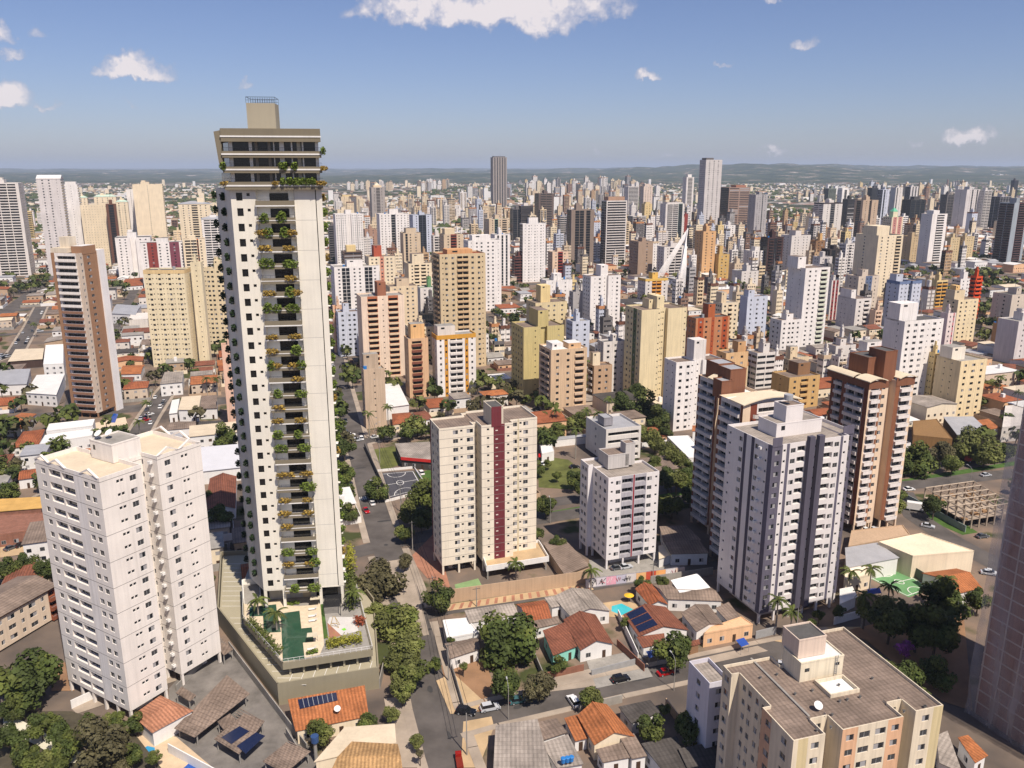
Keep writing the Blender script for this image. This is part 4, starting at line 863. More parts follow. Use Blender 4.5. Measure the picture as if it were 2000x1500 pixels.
# ---- white tower with the red line
P0 = G(1183, 1113); wr = wall('ddd8d6', .08); Wr = xhit(P0, th, 1288, 29.5)
rt = hero('apartment_tower', 'white nine storey tower with grey balconies and a thin red line', P0, th,
    [(0, Wr, 0, 10.5, '.0.6 s1 .0.4 W2 R3.6:a9a6ab .0.4:8e1f2a R3.6:a9a6ab W2 .0.5 s1.2 .0.3', 's', '. W . N . W .', 29.4), (-1.6, Wr*.8, 10.5, 16, 's', '. N .', '. W W .', 30.0)], wr, 9, 3.0, 29.4, FIBRO2, mark='the white red-lined tower', par=.7)
roofbox(rt, 3.5, 10.5, 7.5, 14, 29, 33.5, wall('bdb8b4'), FIBRO); roofbox(rt, 9.3, 12.5, 7.5, 11, 29.5, 36.6, wall('bdb8b4'), FIBRO)
# ---- white and purple tower
P0 = G(1480, 1219); th = R(21); pu = '625e6c'; Wp = xhit(P0, th, 1659, 50); wp = wall('dad4d1', .08)
FR = ('.0.4:{0} W2.4:{0} .0.3:{0} s1.2 .0.9:{0} W2.2 R3.2 .1.8 s1.2 .1.8 R3.2 W2.2 .0.8:{0} s1.3 .0.5').format(pu)
pt = hero('apartment_tower', 'white and slate purple seventeen storey tower with vertical purple fins', P0, th,
    [(0, Wp, 0, 19, FR, '.2:{0} W2:{0} . W .'.format(pu), '.1 s1 .3 W2 .1.2:4f4b58 .2 .1.2:4f4b58 W2 .2 s1.2 .1.6:{0}'.format(pu), 49.8), (Wp, Wp+3.0, 1.8, 17, '.0.5:{0} W2:{0} .0.4:{0}'.format(pu), '. W W .', 's', 50.2)], wp, 16, 3.0, 49.8, FIBRO2, mark='the white and purple tower', par=.8)
k = Wp/24.4
for x0, x1 in ((10.6*k, 12.3*k), (13.6*k, 15.3*k)):
    b = MB(); b.box(x0, x1, -1.3, -.02, 3, 51.2, wall('57535f')); b.build('fin', pt)
for x0, x1 in ((-.05, 2.9*k), (Wp-.5, Wp+3.05)):
    b = MB(); b.box(x0, x1, -.12 if x0 < 0 else 1.6, -.02 if x0 < 0 else 1.75, 49.4, 51.8, wall(pu)); b.build('raised_corner', pt)
roofbox(pt, 6.5, Wp-3, 7, 14.5, 49, 52.8, wp, FIBRO2, win=[(8, 0, 50.8, 1.2, 1.2)]); roofbox(pt, 10, 15.5, 8, 13, 52.4, 57, wp, FIBRO)
b = MB(); b.tube([(12, 10, 56.5), (12, 10, 58)], .08, METAL); b.cyl(12, 10, 58, 59.4, 1.2, METALG, n=14); b.build('water_tank', pt)
for i in range(16): link('air_conditioner', ACM, pt, (-.02, 4.2, 4.2+i*2.9), -pi/2)
# ---- the two brown towers with white balconies
bw = wall('dcc3a8', .10)
def brown_tower(label, P0, Wd, D, mark, rot=False):
    B5 = '7a4d3c'; t = THETA
    rt = hero('apartment_tower', label, P0, t,
        [(0, .42*Wd, 0, D*.62, '.0.8 B4:ddd5cf .1:87583f W1.6 .', '. W .', ('.2:{0} B4:d5ccc6 B4:d5ccc6 .2:{0}').format(B5), 51.8), (.42*Wd, .60*Wd, 3.0, D*.55, '. N . N .', 'p', 'p', 51.0), (.60*Wd, Wd, .3, D*.62, '.1.6:87583f B4:ddd5cf .0.9', '. W .', 's', 51.4), (.1*Wd, .9*Wd, D*.62, D, 'p', '. N .', ('.2:{0} B4:d5ccc6 .1.5:{0}').format(B5), 51.2)], bw, 16, 3.2, 51.8, METALR, mark=mark, group='brown towers with white balconies')
    return rt
P0 = G(1665, 1044); Wd = xhit(P0, THETA, 1788, 51.5); D = xhit(P0, THETA, 1617, 51.5, (0, 1))
r2 = brown_tower('brown and peach tower with stacks of white balconies, right of the purple finned tower', P0, Wd, min(D, 26), 'the brown white-balcony tower')
BT = '80553f'
def brown_crown(root, Wd, D, z=51.8):
    roofbox(root, .22*Wd, .62*Wd, D*.30, D*.75, z-1, z+6.5, wall(BT), CONCD, name='stair_core')
    roofbox(root, .40*Wd, .66*Wd, D*.12, D*.5, z-1, z+9, wall(BT), CONCD, name='stair_core')
    for x0, x1, y0, y1 in ((-.6, .36*Wd, -.8, D*.3), (.64*Wd, Wd+.4, -.4, D*.32), (-.8, .2*Wd, D*.34, D)):
        b = MB(); n = 7; xs = [x0+(x1-x0)*i/n for i in range(n+1)]
        for i in range(n):
            za = z+.4+.9*sin(pi*i/n); zb = z+.4+.9*sin(pi*(i+1)/n)
            b.slab([(xs[i], y0, za), (xs[i+1], y0, zb), (xs[i+1], y1, zb), (xs[i], y1, za)], .3, wall('d9c9ad', .12))
        b.build('curved_roof', root)
    b = MB(); b.box(-.1, .42*Wd, -.1, -.02, z-2.3, z+.3, wall(BT)); b.box(.60*Wd, Wd+.1, .15, .27, z-2.3, z+.3, wall(BT)); b.box(-.12, -.02, 0, D, z-2.3, z+.3, wall(BT)); b.build('brown_band', root)
brown_crown(r2, Wd, min(D, 26))
Pa = Vector(G(1402, 746, 52)); Pa.z = 0; Pb = Vector(G(1452, 792, 52)); Pb.z = 0
d = Pb-Pa; la = d.x*cos(THETA)+d.y*sin(THETA); lb = -d.x*sin(THETA)+d.y*cos(THETA)   # the front block in the frame of the rear one
Wb = xhit(Pb, THETA, 1560, 52)
r1 = hero('apartment_tower', 'brown and peach tower with a curved balcony front, half hidden by the purple finned tower', Pa-Vector((0, 0, 0)), THETA,
    [(0, 9.5, 0, 11, '.0.5 W1.6 . W1.6 .1:7a3f2e', 's', '.1:7a4d3c B4:d5ccc6 B4:d5ccc6 .1:7a4d3c', 51.8), (la, la+Wb, lb, lb+12, '.1.6 .1.4:7a3f2e B6:ddd5cf .1.6:7a3f2e .1.4', 's', '.1:7a4d3c B4:d5ccc6 B4:d5ccc6 .1:7a4d3c', 52), (2, la+Wb-2, lb+12, 10, 'p', 's', '. N .', 50.5)], bw, 16, 3.2, 51.8, METALR, group='brown towers with white balconies')
for x0, x1, y0, y1, zt in ((2, 8, 3, 10, 57), (la+4.5, la+10, lb+13.5, lb+20, 59), (la+1, la+5, lb+12.5, lb+17, 56)): roofbox(r1, x0, x1, y0, y1, 50.5, zt, wall(BT), METALG, name='stair_core')
for x0, x1, y0, y1 in ((la-.6, la+Wb+.6, lb-.9, lb+6), (-.5, 9.9, -.6, 5)):
    b = MB(); n = 8; xs = [x0+(x1-x0)*i/n for i in range(n+1)]
    for i in range(n):
        za = 52.4+1.5*sin(pi*i/n); zb = 52.4+1.5*sin(pi*(i+1)/n); b.slab([(xs[i], y0, za), (xs[i+1], y0, zb), (xs[i+1], y1, zb), (xs[i], y1, za)], .3, wall('d9c9ad', .12))
    b.build('curved_roof', r1)
b = MB()
n = 10; R0 = Wb*.34; xc = la+Wb*.5
for i in range(16):
    z = 3.2+i*(52-.9-3.2)/16; q = [(xc+R0*cos(pi+pi*k/n), lb-.72+1.5*sin(pi+pi*k/n)) for k in range(n+1)]
    for k in range(n): b.slab([(q[k][0], q[k][1], z+1.05), (q[k+1][0], q[k+1][1], z+1.05), (q[k+1][0], q[k+1][1]+.14, z+1.05), (q[k][0], q[k][1]+.14, z+1.05)], 1.1, wall('d9cfc6'))
b.build('curved_balcony_front', r1)
# ---- beige building in the right foreground, seen from above
th = R(16.5); P0 = Vector(G(1550, 1447, 27)); P0.z = 0; P0 = P0; fg = wall('d8cab2', .25); og = 'd0a684'; Wf = xhit(P0, th, 1848, 27)
fgb = hero('apartment_building', 'beige and peach building in the right foreground seen from above, with a brown corrugated roof', P0, th,
    [(0, .2*Wf, 0, 5, '.0.8 .1.6:c9b88f W2.4 .0.4', 's', '. W .', 27), (.2*Wf, .31*Wf, 4.0, 5, 'N', 'p', 'p', 27), (.31*Wf, .71*Wf, 0, 5, ('.0.6:{0} W2.2:{0} .0.5:{0} D3 .0.4 D3 .0.6:{0} W2.2:{0} .0.5:{0}').format(og), 'p', 'p', 27), (.71*Wf, .81*Wf, 4.0, 5, 'N', 'p', 'p', 27), (.81*Wf, Wf, .6, 5, '.0.6 W2.4 .1.6:c9b88f', '. W W .', 'p', 27),
     (0, Wf, 5, 9, 'p', '. W .', '.1.4:{0} W2.4:{0} .1.5'.format('c9a184'), 27), (1.6, Wf, 9, 19, 'p', '. W . W .', '. N N .0.6 N N .', 27), (0, .34*Wf, 19, 22, 'p', 's', '. W .', 27), (.55*Wf, Wf, 19, 27, 'p', '. W W .', '. N N .', 27)], fg, 9, 0, 27, FIBRO, legs=False, mark='the beige foreground building', par=.55)
roofbox(fgb, .36*Wf, .66*Wf, 14.0, 19.5, 26.3, 30.5, wall('dfd3ba'), METALR, win=[(.39*Wf, 0, 28.4, 1, .7), (.6*Wf, 0, 28.6, 1, .6)])
roofbox(fgb, .37*Wf, .56*Wf, 15.5, 20.5, 30.3, 34.2, wall('d3bfae'), CONCD, name='tank_house')
b = MB(); b.ring(.44*Wf, .64*Wf, 8.4, 13, .25, 26.2, 27.2, wall('d8cab2')); b.box(.44*Wf+.25, .64*Wf-.25, 8.65, 12.75, 26.46, 26.5, mat('light_well_white', (.72, .72, .70), .8, .05)); b.build('light_well', fgb)
b = MB()
for i in range(9): b.box(.60*Wf, .60*Wf+.5, 13.85, 13.9, 27+i*.38, 27.05+i*.38, METAL)
b.tube([(.6*Wf, 13.87, 26.5), (.6*Wf, 13.87, 30.8)], .04, METAL); b.tube([(.6*Wf+.5, 13.87, 26.5), (.6*Wf+.5, 13.87, 30.8)], .04, METAL); b.build('ladder', fgb)
b = MB()
for i in range(18):
    rr = random.Random(i); x, y = rr.uniform(2, Wf-2), rr.choice([1.5, 4.2, 7, 11, 17]); b.cyl(x, y, 26.45, 26.85, .16, CONC, n=8); b.cyl(x, y, 26.85, 26.92, .26, CONCD, n=8)
b.build('roof_vents', fgb)
dish(fgb, .3*Wf, 6, 26.45, .8)
b = MB(); b.box(.2*Wf+.3, .2*Wf+.7, 5, 23, 26.46, 26.75, CONC); b.build('gutter', fgb)
# ---- slim pale block tucked behind its left end
P0 = Vector(G(1386, 1335, 19)); P0.z = 0
sb = hero('apartment_building', 'narrow pale grey block tucked behind the left end of the beige foreground building', P0, R(18), [(0, 4.6, 0, 8, '. W .', 's', '. W .', 19)], wall('c9c6cf', .1), 6, 0, 21, FIBRO2, legs=False)
# ---- tower wrapped in netting, cut by the right edge
th = R(20); P0 = G(1893, 1393)-gx(0, 26, R(20)); bk = mat('brick_wall', (.30, .155, .12), .9, .12, .5, kind='brick')
nt_ = empty('tower_under_construction', P0, th, 'brick tower wrapped in grey netting, cut by the right picture edge', 'tower')
occupy(P0, th, 30, 26)
b = MB(); b.box(1.4, 30, 1.4, 26, 0, 75, bk); b.build('brick_wall', nt_)
b = MB()
for i in range(24): b.box(1.36, 30.04, 1.36, 26.04, 2.9+i*3-.17, 2.9+i*3+.17, mat('slab_edge', (.5, .4, .35), .9, .1))
for i in range(7): b.box(1.33, 1.39, 1.6+i*4, 1.9+i*4, 0, 75, mat('slab_edge', (.5, .4, .35), .9, .1))
b.build('floor_slabs', nt_)
def net_material():
    m = bpy.data.materials.new('safety_net'); m.use_nodes = True; n = m.node_tree; N = n.nodes; L = n.links; b = N['Principled BSDF']
    b.inputs['Base Color'].default_value = (.42, .40, .43, 1); b.inputs['Roughness'].default_value = .9
    t = N.new('ShaderNodeBsdfTransparent'); mx = N.new('ShaderNodeMixShader'); tc = N.new('ShaderNodeTexCoord'); mp = N.new('ShaderNodeMapping'); mp.inputs['Scale'].default_value = (.25, .25, .04); L.new(tc.outputs['Object'], mp.inputs[0])
    z = N.new('ShaderNodeTexNoise'); z.inputs['Scale'].default_value = 1.2; z.inputs['Detail'].default_value = 5; L.new(mp.outputs[0], z.inputs[0])
    r = N.new('ShaderNodeMapRange'); r.inputs[1].default_value = .35; r.inputs[2].default_value = .7; r.inputs[3].default_value = .16; r.inputs[4].default_value = .55; L.new(z.outputs['Fac'], r.inputs[0])
    L.new(r.outputs[0], mx.inputs[0]); L.new(t.outputs[0], mx.inputs[1]); L.new(b.outputs[0], mx.inputs[2]); L.new(mx.outputs[0], N['Material Output'].inputs['Surface']); return m
b = MB(); ne = net_material(); n = 16; rr = random.Random(5)
G_ = [[(-.2+rr.uniform(-.35, .25), 27*i/n, 76*j/22) for i in range(n+1)] for j in range(23)]
for j in range(22):
    for i in range(n): b.face([G_[j][i+1], G_[j][i], G_[j+1][i], G_[j+1][i+1]], ne)
F_ = [[(30*i/n, -.2+rr.uniform(-.35, .25), 76*j/22) for i in range(n+1)] for j in range(23)]
for j in range(22):
    F_[j][0] = G_[j][0]
    for i in range(n): b.face([F_[j][i], F_[j][i+1], F_[j+1][i+1], F_[j+1][i]], ne)
b.build('safety_net', nt_, smooth=True)
# ---- small apartment building, lower left corner
th = R(-19); P0 = Vector(G(106, 1143, 9.6)); P0.z = 0; P0 = P0-gx(13, 28, th)
ap = hero('apartment_building', 'three storey cream block with a brown roof at the lower left edge', P0, th, [(0, 13, 0, 28, '. D . D .', '. D . N . D . N . D . N . D . N . B3:8c5138', 's', 9.6)], wall('d8c4ad', .15), 3, .6, 9.6, FIBRO, legs=False)
b = MB(); b.gable(0, 13, 0, 28, 9.7, 1.5, FIBRO, .6, 'y'); b.build('gable_roof', ap); b = MB(); b.box(13.03, 13.12, -.3, 28.3, 8.9, 9.6, wall('8c5138')); b.build('eaves', ap)
# ---- grey and white terraced office among the palms
P0 = G(1182, 905); Wd = xhit(P0, THETA, 1253, 14)
of = hero('office_building', 'low grey and white office with deep open storeys beside the palms', P0, THETA, [(0, 16, 0, 19, '.0.2 R15 .0.2', '.0.2 R15 .0.2', '. N .', 14.5)], wall('d5cfc8', .1), 4, .5, 14.5, METALG, legs=False, mark='the terraced grey office')
roofbox(of, 2, 6, 6, 12, 14, 17.5, wall('8f8c90'), METALG)
# ------------------------------------------------------------------ the planted tower and its podium
TW = wall('dfd9cb', .08); FAS = wall('7a715f', .05); DARKT = mat('dark_tower_glass', (.012, .012, .012), .15, .2, 1.0, spec=.5); CRM = wall('e8e4da', .04)
SHR = mat('planter_green', (.12, .165, .024), .8, .2, 1.2, kind='leaf'); SHD = mat('planter_dark_green', (.02, .04, .012), .8, .2, 1.2, kind='leaf'); SHG = mat('planter_gold', (.32, .215, .045), .85, .2, 1.2, kind='leaf')
SHY = mat('yellow_hedge', (.24, .23, .03), .8, .25, 1.2, kind='leaf'); SHRED = mat('red_shrub', (.28, .07, .03), .8, .25, 1.2, kind='leaf')
def tuft_mesh(w, d, h, m, n, leaf=.22, seed=1, hang=False):
    rnd = random.Random(seed); b = MB()
    for _ in range(n):
        while True:
            p = Vector((rnd.uniform(-1, 1), rnd.uniform(-1, 1), rnd.uniform(-1, 1)))
            if .25 < p.length < 1 + .25*mnoise.noise(p*2.1+Vector((seed, 0, 0))): break
        c = Vector((p.x*w/2, p.y*d/2, h/2+p.z*h/2)); s = leaf*rnd.uniform(.6, 1.4)
        a = Vector((rnd.uniform(-1, 1), rnd.uniform(-1, 1), rnd.uniform(-.6, .6))).normalized(); q = a.cross(Vector((rnd.uniform(-1, 1), rnd.uniform(-1, 1), rnd.uniform(-1, 1)))).normalized()
        b.face([c-a*s, c+q*s*.7, c+a*s, c-q*s*.7], m)
    return b.mesh('shrub')
ZD = 8.0; PA = tuple(G(518, 1188, ZD).xy); PTH = R(7.7); PW, PD = xhit(PA, PTH, 628, 112.3), 16.0; PZ0, PZB, NFL = HT(518, 1155, PA)+.24, 112.3, 29
def planted_tower():
    root = empty('apartment_tower', (PA[0], PA[1], 0), PTH, 'very tall grey white tower with planted balconies standing on a pool podium', 'tower'); MARKS.append(('the planted tower', 540, 700)); rnd = random.Random(3)
    occupy(Vector(PA)-Vector((8, 3)), PTH, PW+10, PD+4)
    Lw = (-6.4, PD)                                            # the left wall is splayed
    fh = (PZB-PZ0)/NFL; mb = MB(); win = []; sw = []
    xb0, xb1 = .275*PW, .69*PW                                 # balcony bay
    xd0, xd1 = .415*PW, .62*PW                                 # glazed door
    w0, w1 = .058*PW, .126*PW; s0, s1 = .172*PW, .207*PW
    def Q(a, b, za, zb, m, y=0.0): mb.face([(a, y, za), (b, y, za), (b, y, zb), (a, y, zb)], m)
    rec = 1.1
    # blank panels: left edge, between openings, right panel and right strip with its shadow joint
    for a, b in ((0, w0), (w1, s0), (s1, xb0), (.935*PW, PW)): Q(a, b, PZ0, PZB, TW)
    Q(xb1, .925*PW, PZ0, PZB, TW, .12); mb.face([(xb1, .12, PZ0), (xb1, .12, PZB), (xb1, 0, PZB), (xb1, 0, PZ0)], TW)
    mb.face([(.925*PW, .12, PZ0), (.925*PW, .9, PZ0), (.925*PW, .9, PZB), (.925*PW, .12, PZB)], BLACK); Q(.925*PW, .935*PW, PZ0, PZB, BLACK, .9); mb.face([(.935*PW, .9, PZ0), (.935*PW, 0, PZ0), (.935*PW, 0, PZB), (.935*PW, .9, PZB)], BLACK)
    for i in range(NFL):
        z = PZ0+i*fh
        for a, b, za, zb, lst, nm in ((w0, w1, z+1.0, z+2.75, win, 'window'), (s0, s1, z+2.0, z+2.65, sw, 'small_window')):
            Q(a, b, z, za, TW); Q(a, b, zb, z+fh, TW); r = .3
            mb.face([(a, 0, za), (b, 0, za), (b, r, za), (a, r, za)], TW); mb.face([(a, 0, zb), (a, r, zb), (b, r, zb), (b, 0, zb)], TW); mb.face([(a, 0, za), (a, r, za), (a, r, zb), (a, 0, zb)], TW); mb.face([(b, 0, za), (b, 0, zb), (b, r, zb), (b, r, za)], TW)
            lst.append(((a+b)/2, r, za, b-a, zb-za))
        # balcony bay: recessed wall with a dark door
        Q(xb0, xd0, z, z+fh, CRM, rec); Q(xd0, xd1, z+2.55, z+fh, TW, rec); Q(xd1, xb1, z, z+fh, CRM, rec)
        mb.face([(xb0, 0, z), (xb0, rec, z), (xb0, rec, z+fh), (xb0, 0, z+fh)], TW); mb.face([(xb1, rec, z), (xb1, .12, z), (xb1, .12, z+fh), (xb1, rec, z+fh)], TW)
    Dl = hypot(*Lw); ul = (-Lw[0]/Dl, -Lw[1]/Dl)
    mb.face([(Lw[0], Lw[1], PZ0-4), (0, 0, PZ0), (0, 0, PZB), (Lw[0], Lw[1], PZB)], TW); mb.face([(PW, 0, PZ0-4), (PW-3.6, PD, PZ0-4), (PW-3.6, PD, PZB), (PW, 0, PZB)], TW); mb.face([(PW-3.6, PD, 0), (Lw[0], PD, 0), (Lw[0], PD, PZB), (PW-3.6, PD, PZB)], TW)
    for i in range(1, NFL, 2): joints(mb, (xb1, .12), (1, 0), .925*PW-xb1, [PZ0+i*fh], mat('faint_joint', (.45, .43, .39), .9, .05))
    mb.build('wall', root)
    wm_, sm_ = MB(), MB()
    for M_, w, h in ((wm_, w1-w0, 1.75), (sm_, s1-s0, .65)):
        M_.face([(-w/2, 0, 0), (w/2, 0, 0), (w/2, 0, h), (-w/2, 0, h)], DARKT)
        for a, b, c, d in ((-w/2, w/2, 0, .06), (-w/2, w/2, h-.06, h), (-w/2, -w/2+.06, .06, h-.06), (w/2-.06, w/2, .06, h-.06)): M_.box(a, b, -.06, -.004, c, d, DMETAL)
        if h > 1: M_.box(-.03, .03, -.05, -.004, .06, h-.06, DMETAL); M_.box(-w/2+.06, w/2-.06, -.05, -.01, .55, .6, DMETAL)
    wmm, smm = wm_.mesh('window'), sm_.mesh('small_window')
    for x, y, z, w, h in win: link('window', wmm, root, (x, y-.002, z))
    for x, y, z, w, h in sw: link('small_window', smm, root, (x, y-.002, z))
    dm = MB(); w = xd1-xd0; dm.face([(0, 0, 0), (w, 0, 0), (w, 0, 2.55), (0, 0, 2.55)], DARKT)
    for k in range(4): dm.box(w*k/3-.03, w*k/3+.03, -.06, -.004, 0, 2.5, DMETAL)
    dm.box(0, w, -.07, -.004, 2.5, 2.55, DMETAL); dme = dm.mesh('balcony_door')
    def bal_mesh(kind):
        b = MB(); d = 1.25; w = xb1-xb0+.1
        b.box(0, w, -d, rec-.01, -.22, 0, CRM)                # slab
        hb = 1.0 if kind == 0 else .7
        b.box(0, w, -d-.02, -d+.12, .0, hb, FAS); b.box(0, .12, -d+.12, 0, 0, hb, FAS); b.box(w-.12, w, -d+.12, 0, 0, hb, FAS)
        if kind == 0: b.box(-.04, w+.04, -d-.09, -d+.14, -.26, -.02, WHITE)
        else: b.box(-.04, w+.04, -d-.09, -d+.1, -.02, .13, WHITE); b.box(0, w, -d-.02, -d+.1, -.65, -.03, FAS)
        for k in range(9):                                     # bars of the rail
            x = w*k/8; b.box(max(0, x-.02), min(w, x+.02), -d+.13, -d+.16, hb, 1.35, DMETAL)
        b.box(0, w, -d+.12, -d+.17, 1.33, 1.37, DMETAL); b.box(0, .04, -d+.17, 0, 1.33, 1.37, DMETAL); b.box(w-.04, w, -d+.17, 0, 1.33, 1.37, DMETAL)
        b.box(w-.05, w-.01, -.06, -.02, 0, fh-.22, DMETAL)
        return b.mesh('balcony')
    BM_ = [bal_mesh(0), bal_mesh(1)]
    TM = {'G': [tuft_mesh(1.7, 1.1, 1.9, SHR, 200, .2, s) for s in (1, 2)], 'D': [tuft_mesh(2.8, 1.2, 1.9, SHR, 300, .2, 4)], 'Y': [tuft_mesh(2.3, .9, 1.1, SHG, 220, .17, s) for s in (5, 6)]}
    pat = ['', '.20G .66G', '.12Y .28G .72G .86Y', '.16Y .80Y', '.18D .80D', '.80Y', '.20Y .76G .88Y', '.12G .38G .80D', '', '.18Y .80Y', '.16Y .82G', '.10G .24Y .72Y .92G', '.80Y', '.22G .86D', '.22Y', '.16Y .80Y', '.14G .70G', '.20D .84D', '', '.16Y .36Y .86Y', '.88D', '.2Y .84Y', '.16Y .84Y', '.2Y', '', '.16D .86D', '.16Y .76Y .94G', '', '.3G .86D']
    w = xb1-xb0
    for i in range(NFL):
        z = PZ0+(NFL-1-i)*fh; p = pat[i] if i < len(pat) else ''
        link('balcony_door', dme, root, (xd0, rec-.002, z+.02))
        bo = link('balcony', BM_[0 if i % 3 == 0 or p == '' else 1], root, (xb0-.05, 0, z))
        for t in p.split():
            f = float(t[:-1]); k = t[-1]; me = rnd.choice(TM[k]); s = link('planter_shrub', me, bo, (f*w, -1.3, -.05 if k == 'Y' else -.6), rnd.choice((0, pi))); q_ = rnd.uniform(1.1, 1.45); s.scale = (q_*rnd.uniform(1, 1.15), 1.15, q_)
    # hanging shrubs down both flanks
    hm = [tuft_mesh(1.3, 1.3, 2.0, SHD, 150, .24, 8), tuft_mesh(1.8, 1.2, 2.2, SHR, 150, .26, 9), tuft_mesh(1.6, 1.1, 1.9, SHG, 120, .24, 10)]
    for i in range(NFL):
        z = PZ0+i*fh+.6
        for f in ((.36, .95) if i % 2 else (.40, .98)): link('flank_shrub', hm[0], root, (Lw[0]*f-.55, Lw[1]*f, z+rnd.uniform(-.3, .3)), rnd.uniform(0, 6))
        link('flank_shrub', hm[1 if rnd.random() < .78 else 2], root, (PW+.15, rnd.uniform(1.0, 2.8), z), rnd.uniform(0, 6))
    # planter shelves on the flanks that carry those shrubs
    b = MB(); b.box(-.6, .45, .6, 3.2, 0, .18, CRM); me = b.mesh('flank_shelf')
    for i in range(NFL): link('flank_shelf', me, root, (PW, 0, PZ0+i*fh+.45))
    # crown: three glazed storeys between deep bands
    b = MB(); x0, x1, y0 = -.85, PW+.5, -1.3
    zs = [(112.3, 114.0), (115.9, 117.3), (119.2, 120.6), (122.6, 125.4)]
    for za, zb in zs:
        b.prism([(x0, y0), (x1, y0), (x1-4, PD+.5), (-4.4, PD+.5)], za, zb, FAS)
    b.build('crown_band', root)
    b = MB()
    for za, zb in zs:
        zm = za+(zb-za)*(.42 if zb < 122 else .34); b.prism([(x0-.12, y0-.12), (x1+.12, y0-.12), (x1-3.9, PD+.4), (-4.45, PD+.4)], zm, zm+.32, WHITE)
    b.build('white_line', root)
    b = MB()
    for (za, zb), (zc, _) in zip(zs, zs[1:]):
        b.prism([(.3, .4), (PW-.3, .4), (PW-4.2, PD-.5), (-4.6, PD-.5)], zb, zc, DARKT)
        for f, ww, m in ((.02, .04, CRM), (.235, .035, CRM), (.50, .012, CRM), (.565, .05, CRM), (.69, .016, CRM), (.755, .04, wall('b8b09c')), (.81, .016, CRM), (.955, .035, CRM), (.30, .03, wall('8a8377')), (.44, .03, wall('8a8377'))): b.box(f*PW, (f+ww)*PW, .2, .39, zb, zc, m)
        b.box(.3, PW-.3, -1.1, -1.06, zb+.75, zb+.8, DMETAL)
    b.build('glazed_storey', root)
    b = MB()
    for (za, zb) in zs[:3]:
        for k in range(60): x = x0+(x1-x0)*k/59; b.box(x-.015, x+.015, y0+.1, y0+.13, zb, zb+.75, DMETAL)
        b.box(x0, x1, y0+.09, y0+.14, zb+.75, zb+.8, DMETAL)
    b.build('rail', root)
    for f, zt, me in ((.52, 114, 'Y'), (.59, 114, 'G'), (.66, 114, 'G'), (.74, 114, 'D'), (.82, 114, 'D'), (.90, 114, 'G'), (.96, 114, 'Y'), (1.0, 114, 'Y'), (.585, 117.3, 'G'), (.62, 117.3, 'G'), (.72, 117.3, 'G'), (.0, 117.3, 'G'), (.0, 114, 'Y'), (1.02, 117.3, 'Y'), (1.02, 120.6, 'G')):
        link('planter_shrub', rnd.choice(TM[me]), root, (x0+f*(x1-x0), y0-.1, zt-.9), rnd.uniform(0, 6))
    # left wing plate of the crown, stair tower and its railing
    b = MB(); b.slab([(-2.2, -1.0, 124.7), (-1.7, -1.0, 118), (-.86, -1.0, 116.4), (-.86, -1.0, 125.0)], .01, FAS); q = [(-2.3, -1.0, 124.7), (-1.7, -1.0, 118.0), (-.86, -1.0, 116.4), (-.86, -1.0, 125.0)]; q2 = [(x-.1, y+2.4, z) for x, y, z in q]; b = MB(); b.face(q, FAS); b.face(q2[::-1], FAS)
    for i in range(4): j = (i+1) % 4; b.face([q[i], q2[i], q2[j], q[j]], FAS)
    b.build('wing_plate', root)
    b = MB(); b.box(4.4, 10.6, 3, 9.5, 125.4, 131.0, wall('a39a86', .04)); b.build('stair_tower', root)
    b = MB()
    for k in range(13):
        x = 4.4+6.2*k/12
        for yy in (3.05, 9.45): b.box(x-.03, x+.03, yy-.03, yy+.03, 131, 132.3, DMETAL)
    for yy in (3.05, 9.45): b.box(4.4, 10.6, yy-.04, yy+.04, 132.25, 132.33, DMETAL); b.box(4.4, 10.6, yy-.03, yy+.03, 131.6, 131.66, DMETAL)
    for xx in (4.44, 10.56): b.box(xx-.04, xx+.04, 3.1, 9.4, 132.25, 132.33, DMETAL)
    b.build('roof_railing', root)
    # open ground storey
    b = MB()
    for x in (.35, 5.0, xb1+.3, PW-.5):
        b.box(x-.35, x+.35, .05, .75, ZD+.01, PZ0-.25, TW)
    b.box(0, PW, .05, 8, PZ0-.24, PZ0-.004, TW); b.build('pillars', root)
    b = MB(); b.box(.5, PW-.4, 4.5, PD-1, ZD+.01, PZ0-.26, wall('b9b2a4')); b.box(9, 11, 4.4, 4.49, ZD+.02, ZD+3, wall('c9b48c')); b.box(12.5, 18, 4.3, 4.49, ZD+.02, ZD+3.2, DARKT); b.build('lobby', root)
    return root
pt_root = planted_tower()
